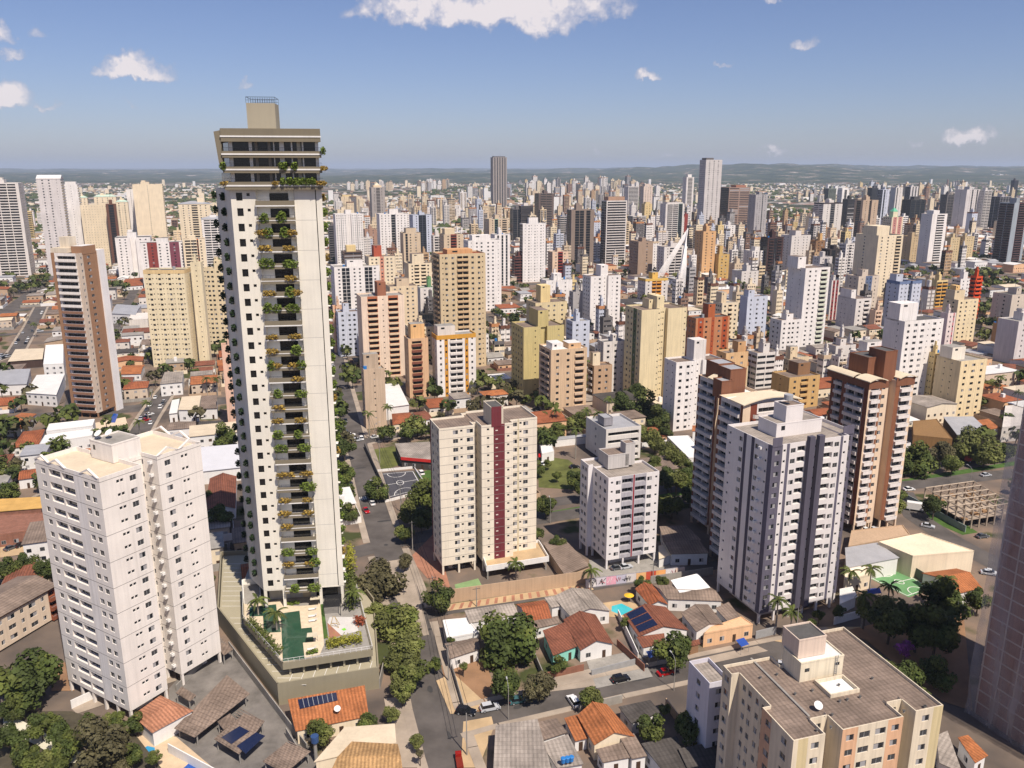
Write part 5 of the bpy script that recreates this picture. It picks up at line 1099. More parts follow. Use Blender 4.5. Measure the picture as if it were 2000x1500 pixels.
def podium():
    root = empty('podium', (-52.4, 161.7, 0), 0, 'grey olive parking podium with a pool deck under the planted tower', 'podium'); O = Vector((-52.4, 161.7, 0))
    OL = wall('8d8570', .06); OL2 = wall('a39b84', .06); DK_ = mat('deck_timber', (.60, .50, .36), .8, .12, 1.0, streak=0); 
    def w(px, py, z): p = G(px, py, z)-Vector((0, 0, z)); return (p.x-O.x, p.y-O.y)
    out = [(0, 0), (21.7, 6.3), (15.5, 38), (-2, 70), (-35.2, 66), (-25, 33.5)]
    ccw = out
    b = MB()
    n = len(out); t = .35
    for i in range(n):
        p, q = Vector(out[i]), Vector(out[(i+1) % n]); d = (q-p).normalized(); nn = Vector((-d.y, d.x))*t
        b.prism([tuple(p), tuple(q), tuple(q+nn), tuple(p+nn)], 0, 5.6 if i != 1 else 4.9, OL)
    b.build('outer_wall', root)
    b = MB(); inn = [(.6, .6), (21.2, 6.7), (15.0, 37.7), (-2.2, 69.3), (-34.4, 65.4), (-24.4, 33.4)]
    b.prism(inn, 0, 4.3, OL2)
    for i in range(8): x = 1.8+i*2.5; b.box(x, x+.12, 1.2+.29*x, 5.2+.29*x, 4.304, 4.312, LINE)
    for i in range(12):
        y = 30-i*2.6; xx = -24.3+(33.4-y)*.745
        b.box(xx+1.2, xx+6.5, y, y+.12, 4.304, 4.312, LINE)
    for i in range(10): y = 36+i*2.7; xx = -25-(y-33.5)*.31; b.box(xx+1.0, xx+6, y, y+.12, 4.304, 4.312, LINE)
    b.build('parking_floor', root)
    deck = [w(552, 1298, ZD), w(728, 1271, ZD), w(697, 1150, ZD), w(676, 1105, ZD), w(490, 1100, ZD), w(473, 1142, ZD), w(475, 1210, ZD)]
    b = MB(); b.prism(deck, ZD-1.4, ZD-.02, OL, top=CONC); b.build('deck_slab', root)
    e = MB()
    dn = len(deck)
    for i in range(dn):
        p, q = Vector(deck[i]), Vector(deck[(i+1) % dn]); d = (q-p).normalized(); nn = Vector((-d.y, d.x))*.3
        if i in (0, 1, 5, 6): e.prism([tuple(p), tuple(q), tuple(q+nn), tuple(p+nn)], ZD-.02, ZD+.35, OL)
    e.build('deck_upstand', root)
    # glass and bar fence on the upstand
    e = MB()
    for i in (0, 1, 6, 5):
        p, q = Vector(deck[i]), Vector(deck[(i+1) % dn]); L_ = (q-p).length; k = int(L_/1.2)
        for j in range(k+1):
            r = p+(q-p)*j/k; e.box(r.x-.03, r.x+.03, r.y-.03, r.y+.03, ZD+.35, ZD+1.35, WHITE)
        e.tube([(p.x, p.y, ZD+1.35), (q.x, q.y, ZD+1.35)], .04, WHITE, 5); e.tube([(p.x, p.y, ZD+.8), (q.x, q.y, ZD+.8)], .02, WHITE, 4)
    e.build('deck_fence', root)
    e = MB()
    for i in range(7):
        p = Vector(deck[0])+(Vector(deck[1])-Vector(deck[0]))*(.06+.15*i); e.box(p.x-.2, p.x+.2, p.y+1.0, p.y+1.4, 4.3, ZD-1.4, OL2)
    for i in range(6):
        p = Vector(deck[6])+(Vector(deck[0])-Vector(deck[6]))*(.06+.16*i); e.box(p.x+.6, p.x+1, p.y+.5, p.y+.9, 4.3, ZD-1.4, OL2)
    e.build('columns', root)
    def sheet(pts, m, nm, z, th=.0):
        b = MB(); q = [w(x, y, ZD) for x, y in pts]
        if sum(a[0]*c[1]-c[0]*a[1] for a, c in zip(q, q[1:]+q[:1])) < 0: q = q[::-1]
        if th: b.prism(q, z, z+th, m)
        else: b.face([(x, y, z) for x, y in q], m)
        return b.build(nm, root)
    zp = lambda X, Y: (440+X/4.413, 1060+Y/4.413)
    Zs = lambda *a: [zp(*p) for p in a]
    sheet(Zs((340, 520), (470, 490), (560, 545), (640, 545), (720, 540), (830, 520), (850, 880), (815, 965), (690, 990), (500, 1040), (470, 1000), (330, 790), (150, 650), (155, 530)), DK_, 'timber_deck', ZD+.004)
    sheet(Zs((478, 612), (640, 590), (684, 1000), (497, 1026)), mat('green_tiled_pool_water', (.028, .075, .045), .06, .1, .6, spec=.5), 'pool', ZD+.02, .1)
    sheet(Zs((657, 742), (745, 733), (762, 852), (668, 862)), MATS['green_tiled_pool_water'], 'pool', ZD+.024, .1)
    sheet(Zs((208, 560), (438, 534), (446, 605), (480, 770), (334, 778), (326, 632), (208, 637)), MATS['green_tiled_pool_water'], 'pool', ZD+.028, .1)
    sheet(Zs((820, 535), (845, 530), (886, 820), (850, 830)), GRASSG, 'lawn_strip', ZD+.03, .08)
    sheet(Zs((880, 690), (1000, 800), (900, 830)), PAVER, 'play_surface', ZD+.034)
    sheet(Zs((900, 640), (1110, 640), (1150, 760), (1000, 800), (880, 690)), mat('pale_play_floor', (.55, .53, .50), .9, .06), 'play_floor', ZD+.01)
    sheet(Zs((1000, 745), (1030, 735), (1045, 750), (1020, 760)), mat('lime_play_spot', (.2, .55, .05), .8, .05), 'play_spot', ZD+.038)
    b = MB(); q = [w(*zp(148, 360), ZD), w(*zp(300, 350), ZD), w(*zp(310, 500), ZD), w(*zp(158, 530), ZD)]
    for i in (0, 1, 3):
        p, r = Vector(q[i]), Vector(q[(i+1) % 4]); d = (r-p).normalized(); nn = Vector((d.y, -d.x))*.25; b.prism([tuple(p), tuple(r), tuple(r+nn), tuple(p+nn)], ZD, ZD+1.6, CRM)
    b.build('terrace_wall', root)
    for px, py, i in ((478, 1140, 0), (700, 1165, 1)):
        pass
    return root, w, zp, ZD, O
pod, pw_, zp_, ZD, PO = podium()
occupy(Vector((-87, 195)), R(-55), 70, 42)
def deck_pt(X, Y): p = pw_(*zp_(X, Y), ZD); return Vector((p[0]+PO.x, p[1]+PO.y, ZD))
# sun loungers, pergola, play frame and hedges of the deck
def lounger(pt, rz, lab):
    r = empty('sun_lounger', pt, rz, lab, 'lounger', 'white sun loungers on the pool deck')
    b = MB(); b.box(-1, .45, -.33, .33, .28, .38, WHITE); b.build('seat', r)
    b = MB(); b.slab([(.45, -.33, .38), (.45, .33, .38), (1.05, .33, .85), (1.05, -.33, .85)][::-1], .1, WHITE); b.build('backrest', r)
    for x in (-.9, .35):
        for y in (-.28, .28): q = MB(); q.box(x-.03, x+.03, y-.03, y+.03, 0, .28, METAL); q.build('leg', r)
for X, Y, l in ((752, 580, 'white sun lounger, farthest of the row beside the green pool'), (752, 640, 'white sun lounger in the middle of the row beside the green pool'), (755, 680, 'white sun lounger, nearest of the row of three beside the green pool'), (745, 925, 'single white sun lounger near the front corner of the pool deck')): lounger(deck_pt(X, Y)+Vector((0, 0, .02)), R(14), l)
for X, Y, l in ((770, 560, 'beige square sunshade over the row of loungers'), (745, 885, 'beige square sunshade behind the single lounger')):
    r = empty('sunshade', deck_pt(X, Y)+Vector((0, 1.0, 0)), R(10), l, 'sunshade', 'beige sunshades on the pool deck'); q = MB(); q.box(-1.2, 1.2, -.9, .9, 2.2, 2.28, wall('c9bfa8')); q.build('canopy', r); q = MB(); q.tube([(1.1, .8, 0), (1.1, .8, 2.2)], .05, METAL); q.build('post', r)
pg = empty('pergola', deck_pt(850, 640), R(9), 'black slatted pergola beside the play area on the deck', 'pergola'); q = MB(); pl = 4.4
for k in range(15): q.box(0, 4.2, k*.42, k*.42+.12, 2.6, 2.75, DMETAL)
q.build('slats', pg); q = MB()
for x in (.0, 4.1): q.box(x, x+.12, -.1, 6.1, 2.45, 2.6, DMETAL)
q.build('beams', pg)
for x in (.0, 4.05):
    for y in (0, 5.9): q = MB(); q.box(x, x+.14, y, y+.14, 0, 2.45, DMETAL); q.build('post', pg)
pf = empty('play_frame', deck_pt(940, 720), 0, 'small timber climbing frame on the deck play area', 'play frame'); q = MB(); tm = mat('yellow_timber', (.42, .3, .12), .7, .1)
for a, b_ in (((-1, -.6, 0), (-.2, 0, 2.6)), ((-1, .6, 0), (-.2, 0, 2.6)), ((1.2, -.7, 0), (.3, 0, 2.6)), ((1.2, .7, 0), (.3, 0, 2.6)), ((-.2, 0, 2.6), (.3, 0, 2.6)), ((-.7, -.4, 1), (.8, -.4, 1)), ((-1, .6, 0), (1.2, -.7, 0))): q.tube([a, b_], .07, tm, 6)
q.build('poles', pf)
def hedge(pts, m, lab, h=1.3, wd=1.5, n=700, leaf=.22, seed=2, group=None):
    rnd = random.Random(seed); o = pts[0]; b = MB(); segs = [(p, q, (q-p).length) for p, q in zip(pts, pts[1:])]; tot = sum(s[2] for s in segs)
    for _ in range(n):
        d = rnd.uniform(0, tot)
        for p, q, l in segs:
            if d <= l: break
            d -= l
        t = (q-p).normalized(); nn = Vector((-t.y, t.x, 0)); c = p+t*d+nn*rnd.gauss(0, wd*.26)-o; bump = 1+.35*mnoise.noise((c.x*.8, c.y*.8, seed)); c.z += h*bump*rnd.random()**.6; s = leaf*rnd.uniform(.6, 1.4)
        a = Vector((rnd.uniform(-1, 1), rnd.uniform(-1, 1), rnd.uniform(-.6, .6))).normalized(); e = a.cross(Vector((rnd.uniform(-1, 1), rnd.uniform(-1, 1), rnd.uniform(-1, 1)))).normalized()
        b.face([c-a*s, c+e*s*.7, c+a*s, c-e*s*.7], m)
    return tag(b.build('hedge', None, o), lab, 'hedge', group)
hedge([deck_pt(200, 690), deck_pt(330, 820), deck_pt(470, 985)], LEAF[1], 'leafy green hedge along the slanting left edge of the pool deck', 1.8, 2.2, 1300)
hedge([deck_pt(870, 900), deck_pt(1180, 850)], SHY, 'yellow green hedge along the front of the play area', 1.8, 3.2, 1300)
hedge([deck_pt(700, 965), deck_pt(800, 950)], SHR, 'low green planting at the front rail of the pool deck', .9, 1.0, 220)
hedge([deck_pt(520, 535), deck_pt(640, 530)], SHR, 'low green bed in front of the tower lobby', .8, 1.0, 220)
hedge([deck_pt(1130, 690), deck_pt(1190, 720)], SHRED, 'red leaved shrub beside the play area', 2.2, 2.0, 420)
hedge([deck_pt(1080, 260), deck_pt(1090, 600)], LEAF[1], 'dense green planting along the right flank of the planted tower', 3.0, 3.0, 1200, .3)
hedge([deck_pt(1075, 150), deck_pt(1080, 330)], SHY, 'tall yellow green climber at the right foot of the planted tower', 6.0, 2.6, 900, .28)
hedge([deck_pt(830, 440), deck_pt(990, 420)], SHR, 'hanging green planter over the ground floor glazing', 1.2, .8, 260)
# ------------------------------------------------------------------ low houses and yards of the near blocks, surveyed one by one
def bil(q, s, t):
    a = q[0]+(q[1]-q[0])*s; b = q[3]+(q[2]-q[3])*s; return a+(b-a)*t
DOORM = mat('dark_wood_door', (.07, .04, .025), .6, .2, 1.0)
def house(label, px4, z, kind, rm, wmm=None, rise=1.4, group='low houses of the near blocks', name='house', cat='house', wins=True, inset=.45, ridge='x', extra=None, z0=0):
    Q = [G(p[0], p[1], z) for p in px4]; o = Vector((Q[0].x, Q[0].y, 0)); wmm = wmm or WHITE
    if sum(Q[i].x*Q[(i+1) % 4].y-Q[(i+1) % 4].x*Q[i].y for i in range(4)) < 0: Q = [Q[1], Q[0], Q[3], Q[2]]; o = Vector((Q[0].x, Q[0].y, 0))
    u = (Q[1]-Q[0]); th = atan2(u.y, u.x); c, s = cos(-th), sin(-th)
    L_ = [Vector(((p.x-o.x)*c-(p.y-o.y)*s, (p.x-o.x)*s+(p.y-o.y)*c, z)) for p in Q]
    cen = sum(L_, Vector())/4; I = [p+(cen-p)*min(.3, inset/max(.5, (cen-p).length)) for p in L_]
    occupy(o, th, u.length, max(3, (L_[3].y+L_[2].y)/2))
    root = empty(name, o, th, label, cat, group)
    b = MB(); b.prism([(p.x, p.y) for p in I], z0, z-.12, wmm, bottom=False)
    if kind == 'gable':
        if ridge == 'x': g = [((L_[0]+L_[3])/2, (L_[1]+L_[2])/2)]; ga, gb = (I[0]+I[3])/2, (I[1]+I[2])/2; tri = [(I[3], I[0], ga), (I[1], I[2], gb)]
        else: g = [((L_[0]+L_[1])/2, (L_[3]+L_[2])/2)]; ga, gb = (I[0]+I[1])/2, (I[3]+I[2])/2; tri = [(I[0], I[1], ga), (I[2], I[3], gb)]
        for a, e, t in tri:
            k = .80; b.face([(a.x, a.y, z-.13), (e.x, e.y, z-.13), (t.x, t.y, z+rise*k)], wmm)
    b.build('wall', root)
    r = MB(); up = Vector((0, 0, rise)); L4 = [tuple(p) for p in L_]
    if kind == 'flat':
        r.slab(L4, .18, rm)
    elif kind == 'parapet':
        r.slab([tuple(p-Vector((0, 0, .35))) for p in I], .1, rm)
    elif kind == 'shed':
        r.slab([L4[0], L4[1], tuple(L_[2]+up), tuple(L_[3]+up)], .16, rm)
        e = MB(); a, d = I[3], I[2]; k = .85
        e.face([(d.x, d.y, z-.2), (a.x, a.y, z-.2), (a.x, a.y, z+rise*k), (d.x, d.y, z+rise*k)], wmm); e.face([(a.x, a.y, z-.2), (I[0].x, I[0].y, z-.2), (a.x, a.y, z+rise*k)], wmm); e.face([(I[1].x, I[1].y, z-.2), (d.x, d.y, z-.2), (d.x, d.y, z+rise*k)], wmm); e.build('gable_wall', root)
    elif kind == 'gable':
        a, e = g[0]; a = a+up; e = e+up
        if ridge == 'x': r.slab([L4[0], L4[1], tuple(e), tuple(a)], .14, rm); r.slab([L4[2], L4[3], tuple(a), tuple(e)], .14, rm); r.tube([a, e], .13, rm, 6)
        else: r.slab([L4[3], L4[0], tuple(a), tuple(e)], .14, rm); r.slab([L4[1], L4[2], tuple(e), tuple(a)], .14, rm); r.tube([a, e], .13, rm, 6)
    elif kind == 'hip':
        if ridge == 'x': a, e = bil(L_, .28, .5)+up, bil(L_, .72, .5)+up; fs = [(L_[0], L_[1], e, a), (L_[1], L_[2], e), (L_[2], L_[3], a, e), (L_[3], L_[0], a)]
        else: a, e = bil(L_, .5, .28)+up, bil(L_, .5, .72)+up; fs = [(L_[0], L_[1], a), (L_[1], L_[2], e, a), (L_[2], L_[3], e), (L_[3], L_[0], a, e)]
        for f in fs: r.face([tuple(p) for p in f], rm)
        r.face([tuple(p-Vector((0, 0, .02))) for p in L_][::-1], rm); r.tube([a, e], .13, rm, 6)
    r.build('roof', root)
    if kind == 'parapet':
        for i in range(4):
            p, q = I[i], I[(i+1) % 4]; d = (q-p).normalized(); n = Vector((-d.y, d.x, 0))*.2
            e = MB(); e.prism([(p.x-.01*n.x, p.y-.01*n.y), (q.x, q.y), (q.x+n.x, q.y+n.y), (p.x+n.x, p.y+n.y)], z-.36, z+.1, wmm); e.build('parapet', root)
    if wins:
        d = (I[1]-I[0]); l = d.length; d.normalize(); a = atan2(d.y, d.x); rr = random.Random(len(label)); hw = min(1.2, max(.9, z-2.2))
        k = max(1, int(l/3.2))
        for lev in range(max(1, int(z/3.2))):
            for i in range(k):
                p = I[0]+d*(l*(i+.5)/k)
                if lev == 0 and i == k//2:
                    e = MB(); e.box(-.45, .45, -.06, .0, 0, 2.1, DOORM); e.build('door', root, (p.x, p.y, z0), a)
                else: link('window', window_mesh('window', 1.3, round(hw, 1), rr.randrange(6)), root, (p.x, p.y, z0+1.0+lev*3.0), a)
        d = (I[3]-I[0]); l = d.length; d.normalize(); k = max(1, int(l/4)); a = atan2(-d.y, -d.x)
        for i in range(k):
            p = I[0]+d*(l*(i+.5)/k); link('window', window_mesh('window', 1.3, round(hw, 1), rr.randrange(6)), root, (p.x, p.y, z0+1.0), a)
    return root, L_, I, th, o
H = house
AQ = wall('8fd0c0', .12); PCH = wall('dcb38c', .15); CRW = wall('e3d3b8', .12); BRK = mat('brick_shopfront', (.26, .12, .08), .9, .15, .6, kind='brick'); TANW = wall('b59b80', .18)
# centre block between the two streets
H('white flat roofed house beside the big round tree', [(917, 1217), (1013, 1200), (1003, 1182), (907, 1197)], 3.6, 'shed', FIBRO2, rise=.7)
H('white walled corner house with an open concrete yard roof', [(871, 1248), (937, 1236), (915, 1205), (862, 1210)], 3.4, 'parapet', CONC)
H('small white house under a dark ribbed roof at the street corner', [(878, 1287), (938, 1267), (932, 1245), (868, 1257)], 3.3, 'gable', FIBRO, rise=.8)
H('house with a reddish tile roof behind the big round tree', [(1030, 1213), (1078, 1207), (1063, 1172), (1007, 1180)], 3.4, 'gable', TILE, rise=1.5)
H('low grey annex roof between two tiled houses', [(1037, 1230), (1093, 1217), (1090, 1205), (1033, 1217)], 3.0, 'shed', FIBRO, rise=.4)
H('pale grey sheet roof next to the striped pavement', [(1077, 1187), (1110, 1180), (1103, 1163), (1063, 1170)], 3.4, 'shed', FIBRO2, rise=.5)
H('wide beige corrugated gable with a white end wall', [(1113, 1203), (1193, 1193), (1150, 1150), (1080, 1165)], 3.8, 'gable', FIBRO2, rise=1.5, ridge='y')
H('white fronted house under a large weathered tile gable', [(1133, 1270), (1198, 1257), (1163, 1200), (1100, 1210)], 3.6, 'gable', TILE2, rise=1.8, ridge='y')
H('aqua walled house under a weathered tile roof', [(1080, 1280), (1127, 1262), (1103, 1222), (1060, 1238)], 3.4, 'shed', TILE2, AQ, rise=1.0)
H('long narrow tile roof running back from the turquoise pool', [(1268, 1182), (1305, 1180), (1272, 1138), (1240, 1150)], 3.4, 'gable', TILE, rise=1.2, ridge='y')
hs, L_, I_, th_, o_ = H('tiled house with black solar water panels beside the pool', [(1247, 1243), (1345, 1230), (1300, 1185), (1217, 1200)], 3.6, 'gable', TILE2, rise=2.0, ridge='y')
for i in range(3):
    b = MB(); t0, t1 = .12+i*.29, .37+i*.29
    a, c = bil(L_, .04, t0), bil(L_, .04, t1); rr = 2.0
    q = [bil(L_, .06, t0)+Vector((0, 0, .06*2*rr+.12)), bil(L_, .42, t0)+Vector((0, 0, .42*2*rr+.12)), bil(L_, .42, t1)+Vector((0, 0, .42*2*rr+.12)), bil(L_, .06, t1)+Vector((0, 0, .06*2*rr+.12))]
    b.slab([tuple(p) for p in q], .08, SOLAR); b.build('solar_panel', hs)
H('low tiled front wing behind the blue awning', [(1255, 1265), (1300, 1255), (1297, 1240), (1243, 1247)], 3.0, 'shed', TILE2, rise=.5)
H('brown sheet roof workshop left of the bright white roof', [(1303, 1170), (1412, 1174), (1385, 1145), (1275, 1142)], 3.6, 'gable', FIBRO, rise=.8)
H('shed under a dazzling white metal roof', [(1327, 1157), (1387, 1147), (1362, 1120), (1310, 1133)], 4.4, 'flat', mat('bright_white_sheet', (.85, .84, .82), .5, .03))
H('brown corrugated gable behind the peach shopfront', [(1360, 1234), (1413, 1219), (1383, 1180), (1330, 1197)], 4.0, 'gable', FIBRO, rise=1.3, ridge='y')
H('narrow brown roof by the white tower forecourt', [(1427, 1220), (1453, 1215), (1423, 1178), (1397, 1190)], 3.6, 'shed', FIBRO, rise=.4)
H('peach coloured shop with a blue awning on the street', [(1372, 1238), (1474, 1219), (1450, 1203), (1385, 1225)], 4.0, 'parapet', FIBRO, PCH)
H('tiny tiled porch beside the peach shop', [(1345, 1264), (1368, 1257), (1365, 1250), (1343, 1256)], 2.6, 'shed', TILE2, DIRT, rise=.3, wins=False)
# foreground block along the bottom edge
H('large grey corrugated roof at the bottom edge', [(962, 1530), (1085, 1530), (1050, 1408), (968, 1420)], 4.2, 'shed', FIBRO2, rise=.5)
H('dark patched roof next to the large grey one', [(1056, 1447), (1108, 1430), (1087, 1402), (1036, 1414)], 4.0, 'flat', FIBRO, rise=.4)
H('grey roof behind the blue water tanks', [(1088, 1500), (1140, 1492), (1109, 1434), (1057, 1452)], 3.8, 'flat', FIBRO2)
H('cream house under a bright orange tile gable', [(1160, 1455), (1240, 1438), (1185, 1375), (1127, 1397)], 4.0, 'gable', TILE3, CRW, rise=2.0, ridge='y')
H('narrow orange tile wing left of the bright gable', [(1123, 1447), (1149, 1441), (1127, 1400), (1102, 1407)], 3.0, 'shed', TILE3, rise=.6)
H('dark sheet roof behind the bright orange gable', [(1233, 1413), (1290, 1391), (1270, 1370), (1208, 1383)], 3.2, 'shed', FIBRO3, rise=.4)
H('brown shed roof in front of the bright orange gable', [(1177, 1489), (1232, 1479), (1214, 1453), (1163, 1467)], 3.2, 'shed', FIBRO, rise=.4)
H('taller brown lean-to right of the bright orange gable', [(1234, 1482), (1264, 1476), (1238, 1437), (1209, 1443)], 3.4, 'shed', FIBRO, rise=.6)
H('dark sheet roof between the two round trees', [(1300, 1512), (1346, 1502), (1322, 1442), (1252, 1456)], 3.4, 'shed', FIBRO3, rise=.5)
H('coarse ribbed roof below the round green tree', [(1350, 1517), (1424, 1507), (1402, 1452), (1324, 1467)], 3.6, 'shed', FIBRO3, rise=.6)
# around the planted tower podium
hs, L_, I_, th_, o_ = H('orange tiled house with blue solar panels in front of the podium', [(577, 1428), (720, 1398), (713, 1352), (563, 1380)], 3.4, 'shed', TILE3, CRW, rise=1.8)
b = MB(); q = [bil(L_, s, t)+Vector((0, 0, 1.8*t+.14)) for s, t in ((.12, .62), (.62, .66), (.62, .92), (.12, .92))]; b.slab([tuple(p) for p in q], .08, SOLAR); b.build('solar_panel', hs)
for i in range(1, 8):
    b = MB(); a, c = q[0]+(q[1]-q[0])*i/8, q[3]+(q[2]-q[3])*i/8; b.tube([a+Vector((0, 0, .03)), c+Vector((0, 0, .03))], .05, ALU, 4); b.build('panel_frame', hs)
dish(hs, L_[0].x+9, 2, 4.2, .7)
H('cream sheet canopy above the straw tiled roof', [(613, 1488), (774, 1450), (771, 1413), (673, 1420)], 4.0, 'flat', CREAMR, CRW, wins=False)
H('straw coloured tile roof at the bottom edge', [(630, 1540), (790, 1530), (777, 1453), (687, 1448)], 5.0, 'gable', TILE4, CRW, rise=1.6)
CP_ = 'carports of the white foreground tower'
def carport(label, px4, z=2.9):
    Q = [G(p[0], p[1], z) for p in px4]
    if sum(Q[i].x*Q[(i+1) % 4].y-Q[(i+1) % 4].x*Q[i].y for i in range(4)) < 0: Q = Q[::-1]
    o = Vector((Q[0].x, Q[0].y, 0)); root = empty('carport', o, 0, label, 'carport', CP_); b = MB(); Qs = [p-o for p in Q]; b.slab([tuple(p) for p in Qs], .12, FIBRO); b.build('roof', root)
    n = 14; a, e = Qs[1]-Qs[0], Qs[3]-Qs[0]
    if a.length < e.length: a, e = e, a
    rb = MB()
    for i in range(n): p = Qs[0]+a*(i+.5)/n; rb.tube([p+Vector((0, 0, .05)), p+e+Vector((0, 0, .05))], .09, FIBRO, 5)
    rb.build('roof_rib', root)
    for p in Qs:
        c = sum(Qs, Vector())/4; p = p+(c-p)*.12; k = MB(); k.box(p.x-.12, p.x+.12, p.y-.12, p.y+.12, 0, z-.13, CONC); k.build('post', root)
carport('long brown ribbed carport roof nearest the white foreground tower', [(340, 1422), (443, 1318), (488, 1355), (380, 1440)])
carport('small ribbed roof tab behind the long carport', [(343, 1353), (355, 1341), (383, 1358), (371, 1370)])
carport('small ribbed roof tab between the two long carports', [(425, 1410), (448, 1395), (462, 1408), (437, 1425)])
carport('wide ribbed carport roof carrying two dark solar sheets', [(418, 1443), (477, 1393), (517, 1408), (467, 1473)])
carport('ribbed carport roof nearest the bottom edge', [(513, 1487), (560, 1450), (607, 1467), (557, 1510)])
carport('pale carport roof against the podium wall', [(418, 1256), (436, 1256), (455, 1268), (437, 1280)])
for l, px4 in (('dark solar sheet lying left on the wide carport', [(432, 1440), (468, 1418), (487, 1428), (452, 1453)]), ('dark solar sheet lying right on the wide carport', [(462, 1457), (500, 1430), (518, 1437), (480, 1472)])):
    Q = [G(p[0], p[1], 3.05) for p in px4]; o = Q[0].copy(); b = MB(); q = [tuple(p-o) for p in Q]
    if sum(Q[i].x*Q[(i+1) % 4].y-Q[(i+1) % 4].x*Q[i].y for i in range(4)) < 0: q = q[::-1]
    b.slab(q, .06, SOLAR); tag(b.build('solar_panel', None, o), l, 'solar panel', 'solar sheets on the carport')
H('terracotta leisure roof at the foot of the white foreground tower', [(297, 1432), (378, 1388), (313, 1358), (258, 1397)], 3.6, 'hip', mat('faded_terracotta', (.42, .19, .11), .9, .2, .5, kind='tile'), rise=1.0, wins=False)
patch([(330, 1345), (425, 1240), (445, 1262), (545, 1385), (640, 1500), (560, 1560), (330, 1560)], mat('stained_concrete', (.17, .155, .14), .95, .3, .25), 'yard')
patch([(258, 1440), (300, 1425), (345, 1440), (440, 1520), (330, 1520), (262, 1465)], mat('cream_pool_paving', (.55, .42, .28), .85, .12, .4), 'pool_terrace')
patch([(275, 1465), (288, 1457), (302, 1460), (303, 1467), (290, 1471), (277, 1470)], mat('pale_blue_pool_water', (.04, .28, .5), .08, .05), 'small_pool')
patch([(345, 1512), (372, 1488), (398, 1488), (420, 1512)], POOLB, 'swimming_pool')
patch([(7, 1392), (197, 1493), (133, 1494), (7, 1424)], wall('cfc9b4', .05), 'concrete_ramp', z=.5)
# left blocks
H('orange gable house at the left edge behind the shops', [(5, 837), (52, 836), (72, 808), (42, 806)], 4, 'gable', TILE3, rise=1.5)
H('reddish hip roof house left of the long white shop', [(22, 875), (76, 870), (88, 838), (45, 843)], 4, 'hip', TILE, rise=1.6)
H('long white shop with a flat grey roof and dark windows', [(75, 868), (182, 850), (186, 836), (86, 850)], 6, 'parapet', CONC, name='shop', cat='shop')
H('tall white party wall block behind the long white shop', [(88, 842), (183, 831), (187, 818), (94, 828)], 6.5, 'parapet', CONC, wins=False)
H('big pale metal hall roof beside the planted tower', [(382, 922), (474, 912), (471, 872), (375, 880)], 5.5, 'shed', mat('pale_metal_roof', (.58, .58, .60), .6, .05, .2), rise=1.2, name='hall', cat='hall')
H('rust red tile roof beside the planted tower', [(398, 1000), (460, 992), (462, 930), (410, 934)], 4, 'gable', TILE2, rise=1.8, ridge='y')
H('ochre flat roof at the left edge', [(-20, 1000), (82, 992), (80, 970), (-30, 976)], 5, 'flat', mat('ochre_sheet', (.55, .33, .10), .8, .15, .3), BRK)
H('row of brick shops with awnings beside the car park', [(-10, 1046), (92, 1032), (86, 1000), (-20, 1006)], 4.5, 'parapet', CONC, BRK, name='shop', cat='shop')
H('small terracotta roof above the ochre roof', [(35, 937), (72, 932), (70, 915), (42, 919)], 4, 'gable', TILE, rise=1.2)
H('grey roof with a raised lip at the left edge', [(-25, 962), (12, 945), (30, 915), (-12, 918)], 4.5, 'flat', CONC)
H('two storey white block with a pale ribbed roof', [(312, 750), (356, 746), (359, 727), (322, 728)], 7, 'shed', FIBRO2, rise=.5)
H('white hall with a long cream roof and rooftop fans', [(348, 800), (388, 800), (393, 772), (355, 775)], 6, 'flat', CREAMR)
H('brown roofed hall joined to the cream roofed hall', [(390, 798), (424, 797), (424, 773), (394, 775)], 5.5, 'shed', FIBRO, rise=.5)
H('narrow white sloping roof left of the cream roofed hall', [(330, 808), (346, 806), (351, 780), (336, 783)], 4.5, 'shed', METALR, rise=.4)
H('low brown roof in front of the cream roofed hall', [(323, 840), (383, 835), (383, 822), (333, 826)], 3.6, 'gable', FIBRO, rise=.9)
H('dark sheet roof near the planted tower', [(387, 847), (436, 843), (436, 822), (388, 825)], 4.5, 'shed', FIBRO3, CRW, rise=.4)
H('orange tile roof right of the brown tower', [(236, 731), (275, 730), (283, 713), (240, 714)], 3.8, 'gable', TILE3, rise=1.3)
H('weathered tile roof right of the brown tower', [(235, 753), (258, 753), (263, 736), (238, 736)], 3.8, 'gable', TILE2, rise=1.3)
H('grey hip roof between the brown tower and the two storey block', [(257, 761), (286, 759), (291, 742), (262, 743)], 3.6, 'hip', FIBRO2, rise=1.0)
H('white hall with a broad white roof left of the brown tower', [(50, 767), (110, 771), (127, 732), (72, 735)], 6.5, 'shed', METALR, rise=.8, name='hall', cat='hall')
H('two storey white shop with a ribbed grey roof at the left edge', [(-15, 752), (52, 750), (60, 722), (-5, 724)], 6, 'shed', METALG, rise=.6)
H('white three storey office cube left of the brown tower', [(84, 712), (124, 710), (124, 672), (89, 674)], 10, 'parapet', CONC)
H('dark fronted showroom under a cream roof', [(15, 706), (83, 701), (86, 680), (30, 682)], 5, 'flat', CREAMR, wall('4a3a34'), wins=False)
H('arched grey metal hall between the brown tower and the cream slab', [(218, 612), (265, 615), (276, 597), (228, 594)], 8, 'gable', METALG, rise=1.0, name='hall', cat='hall')
H('white walled shop under lettering right of the arched hall', [(250, 625), (289, 623), (292, 610), (256, 612)], 8, 'parapet', CONC, wall('d8d0c6'), wins=False)
H('long terracotta roof in front of the white twin-slab tower', [(240, 560), (279, 557), (279, 542), (244, 545)], 4, 'gable', TILE, rise=1.5)
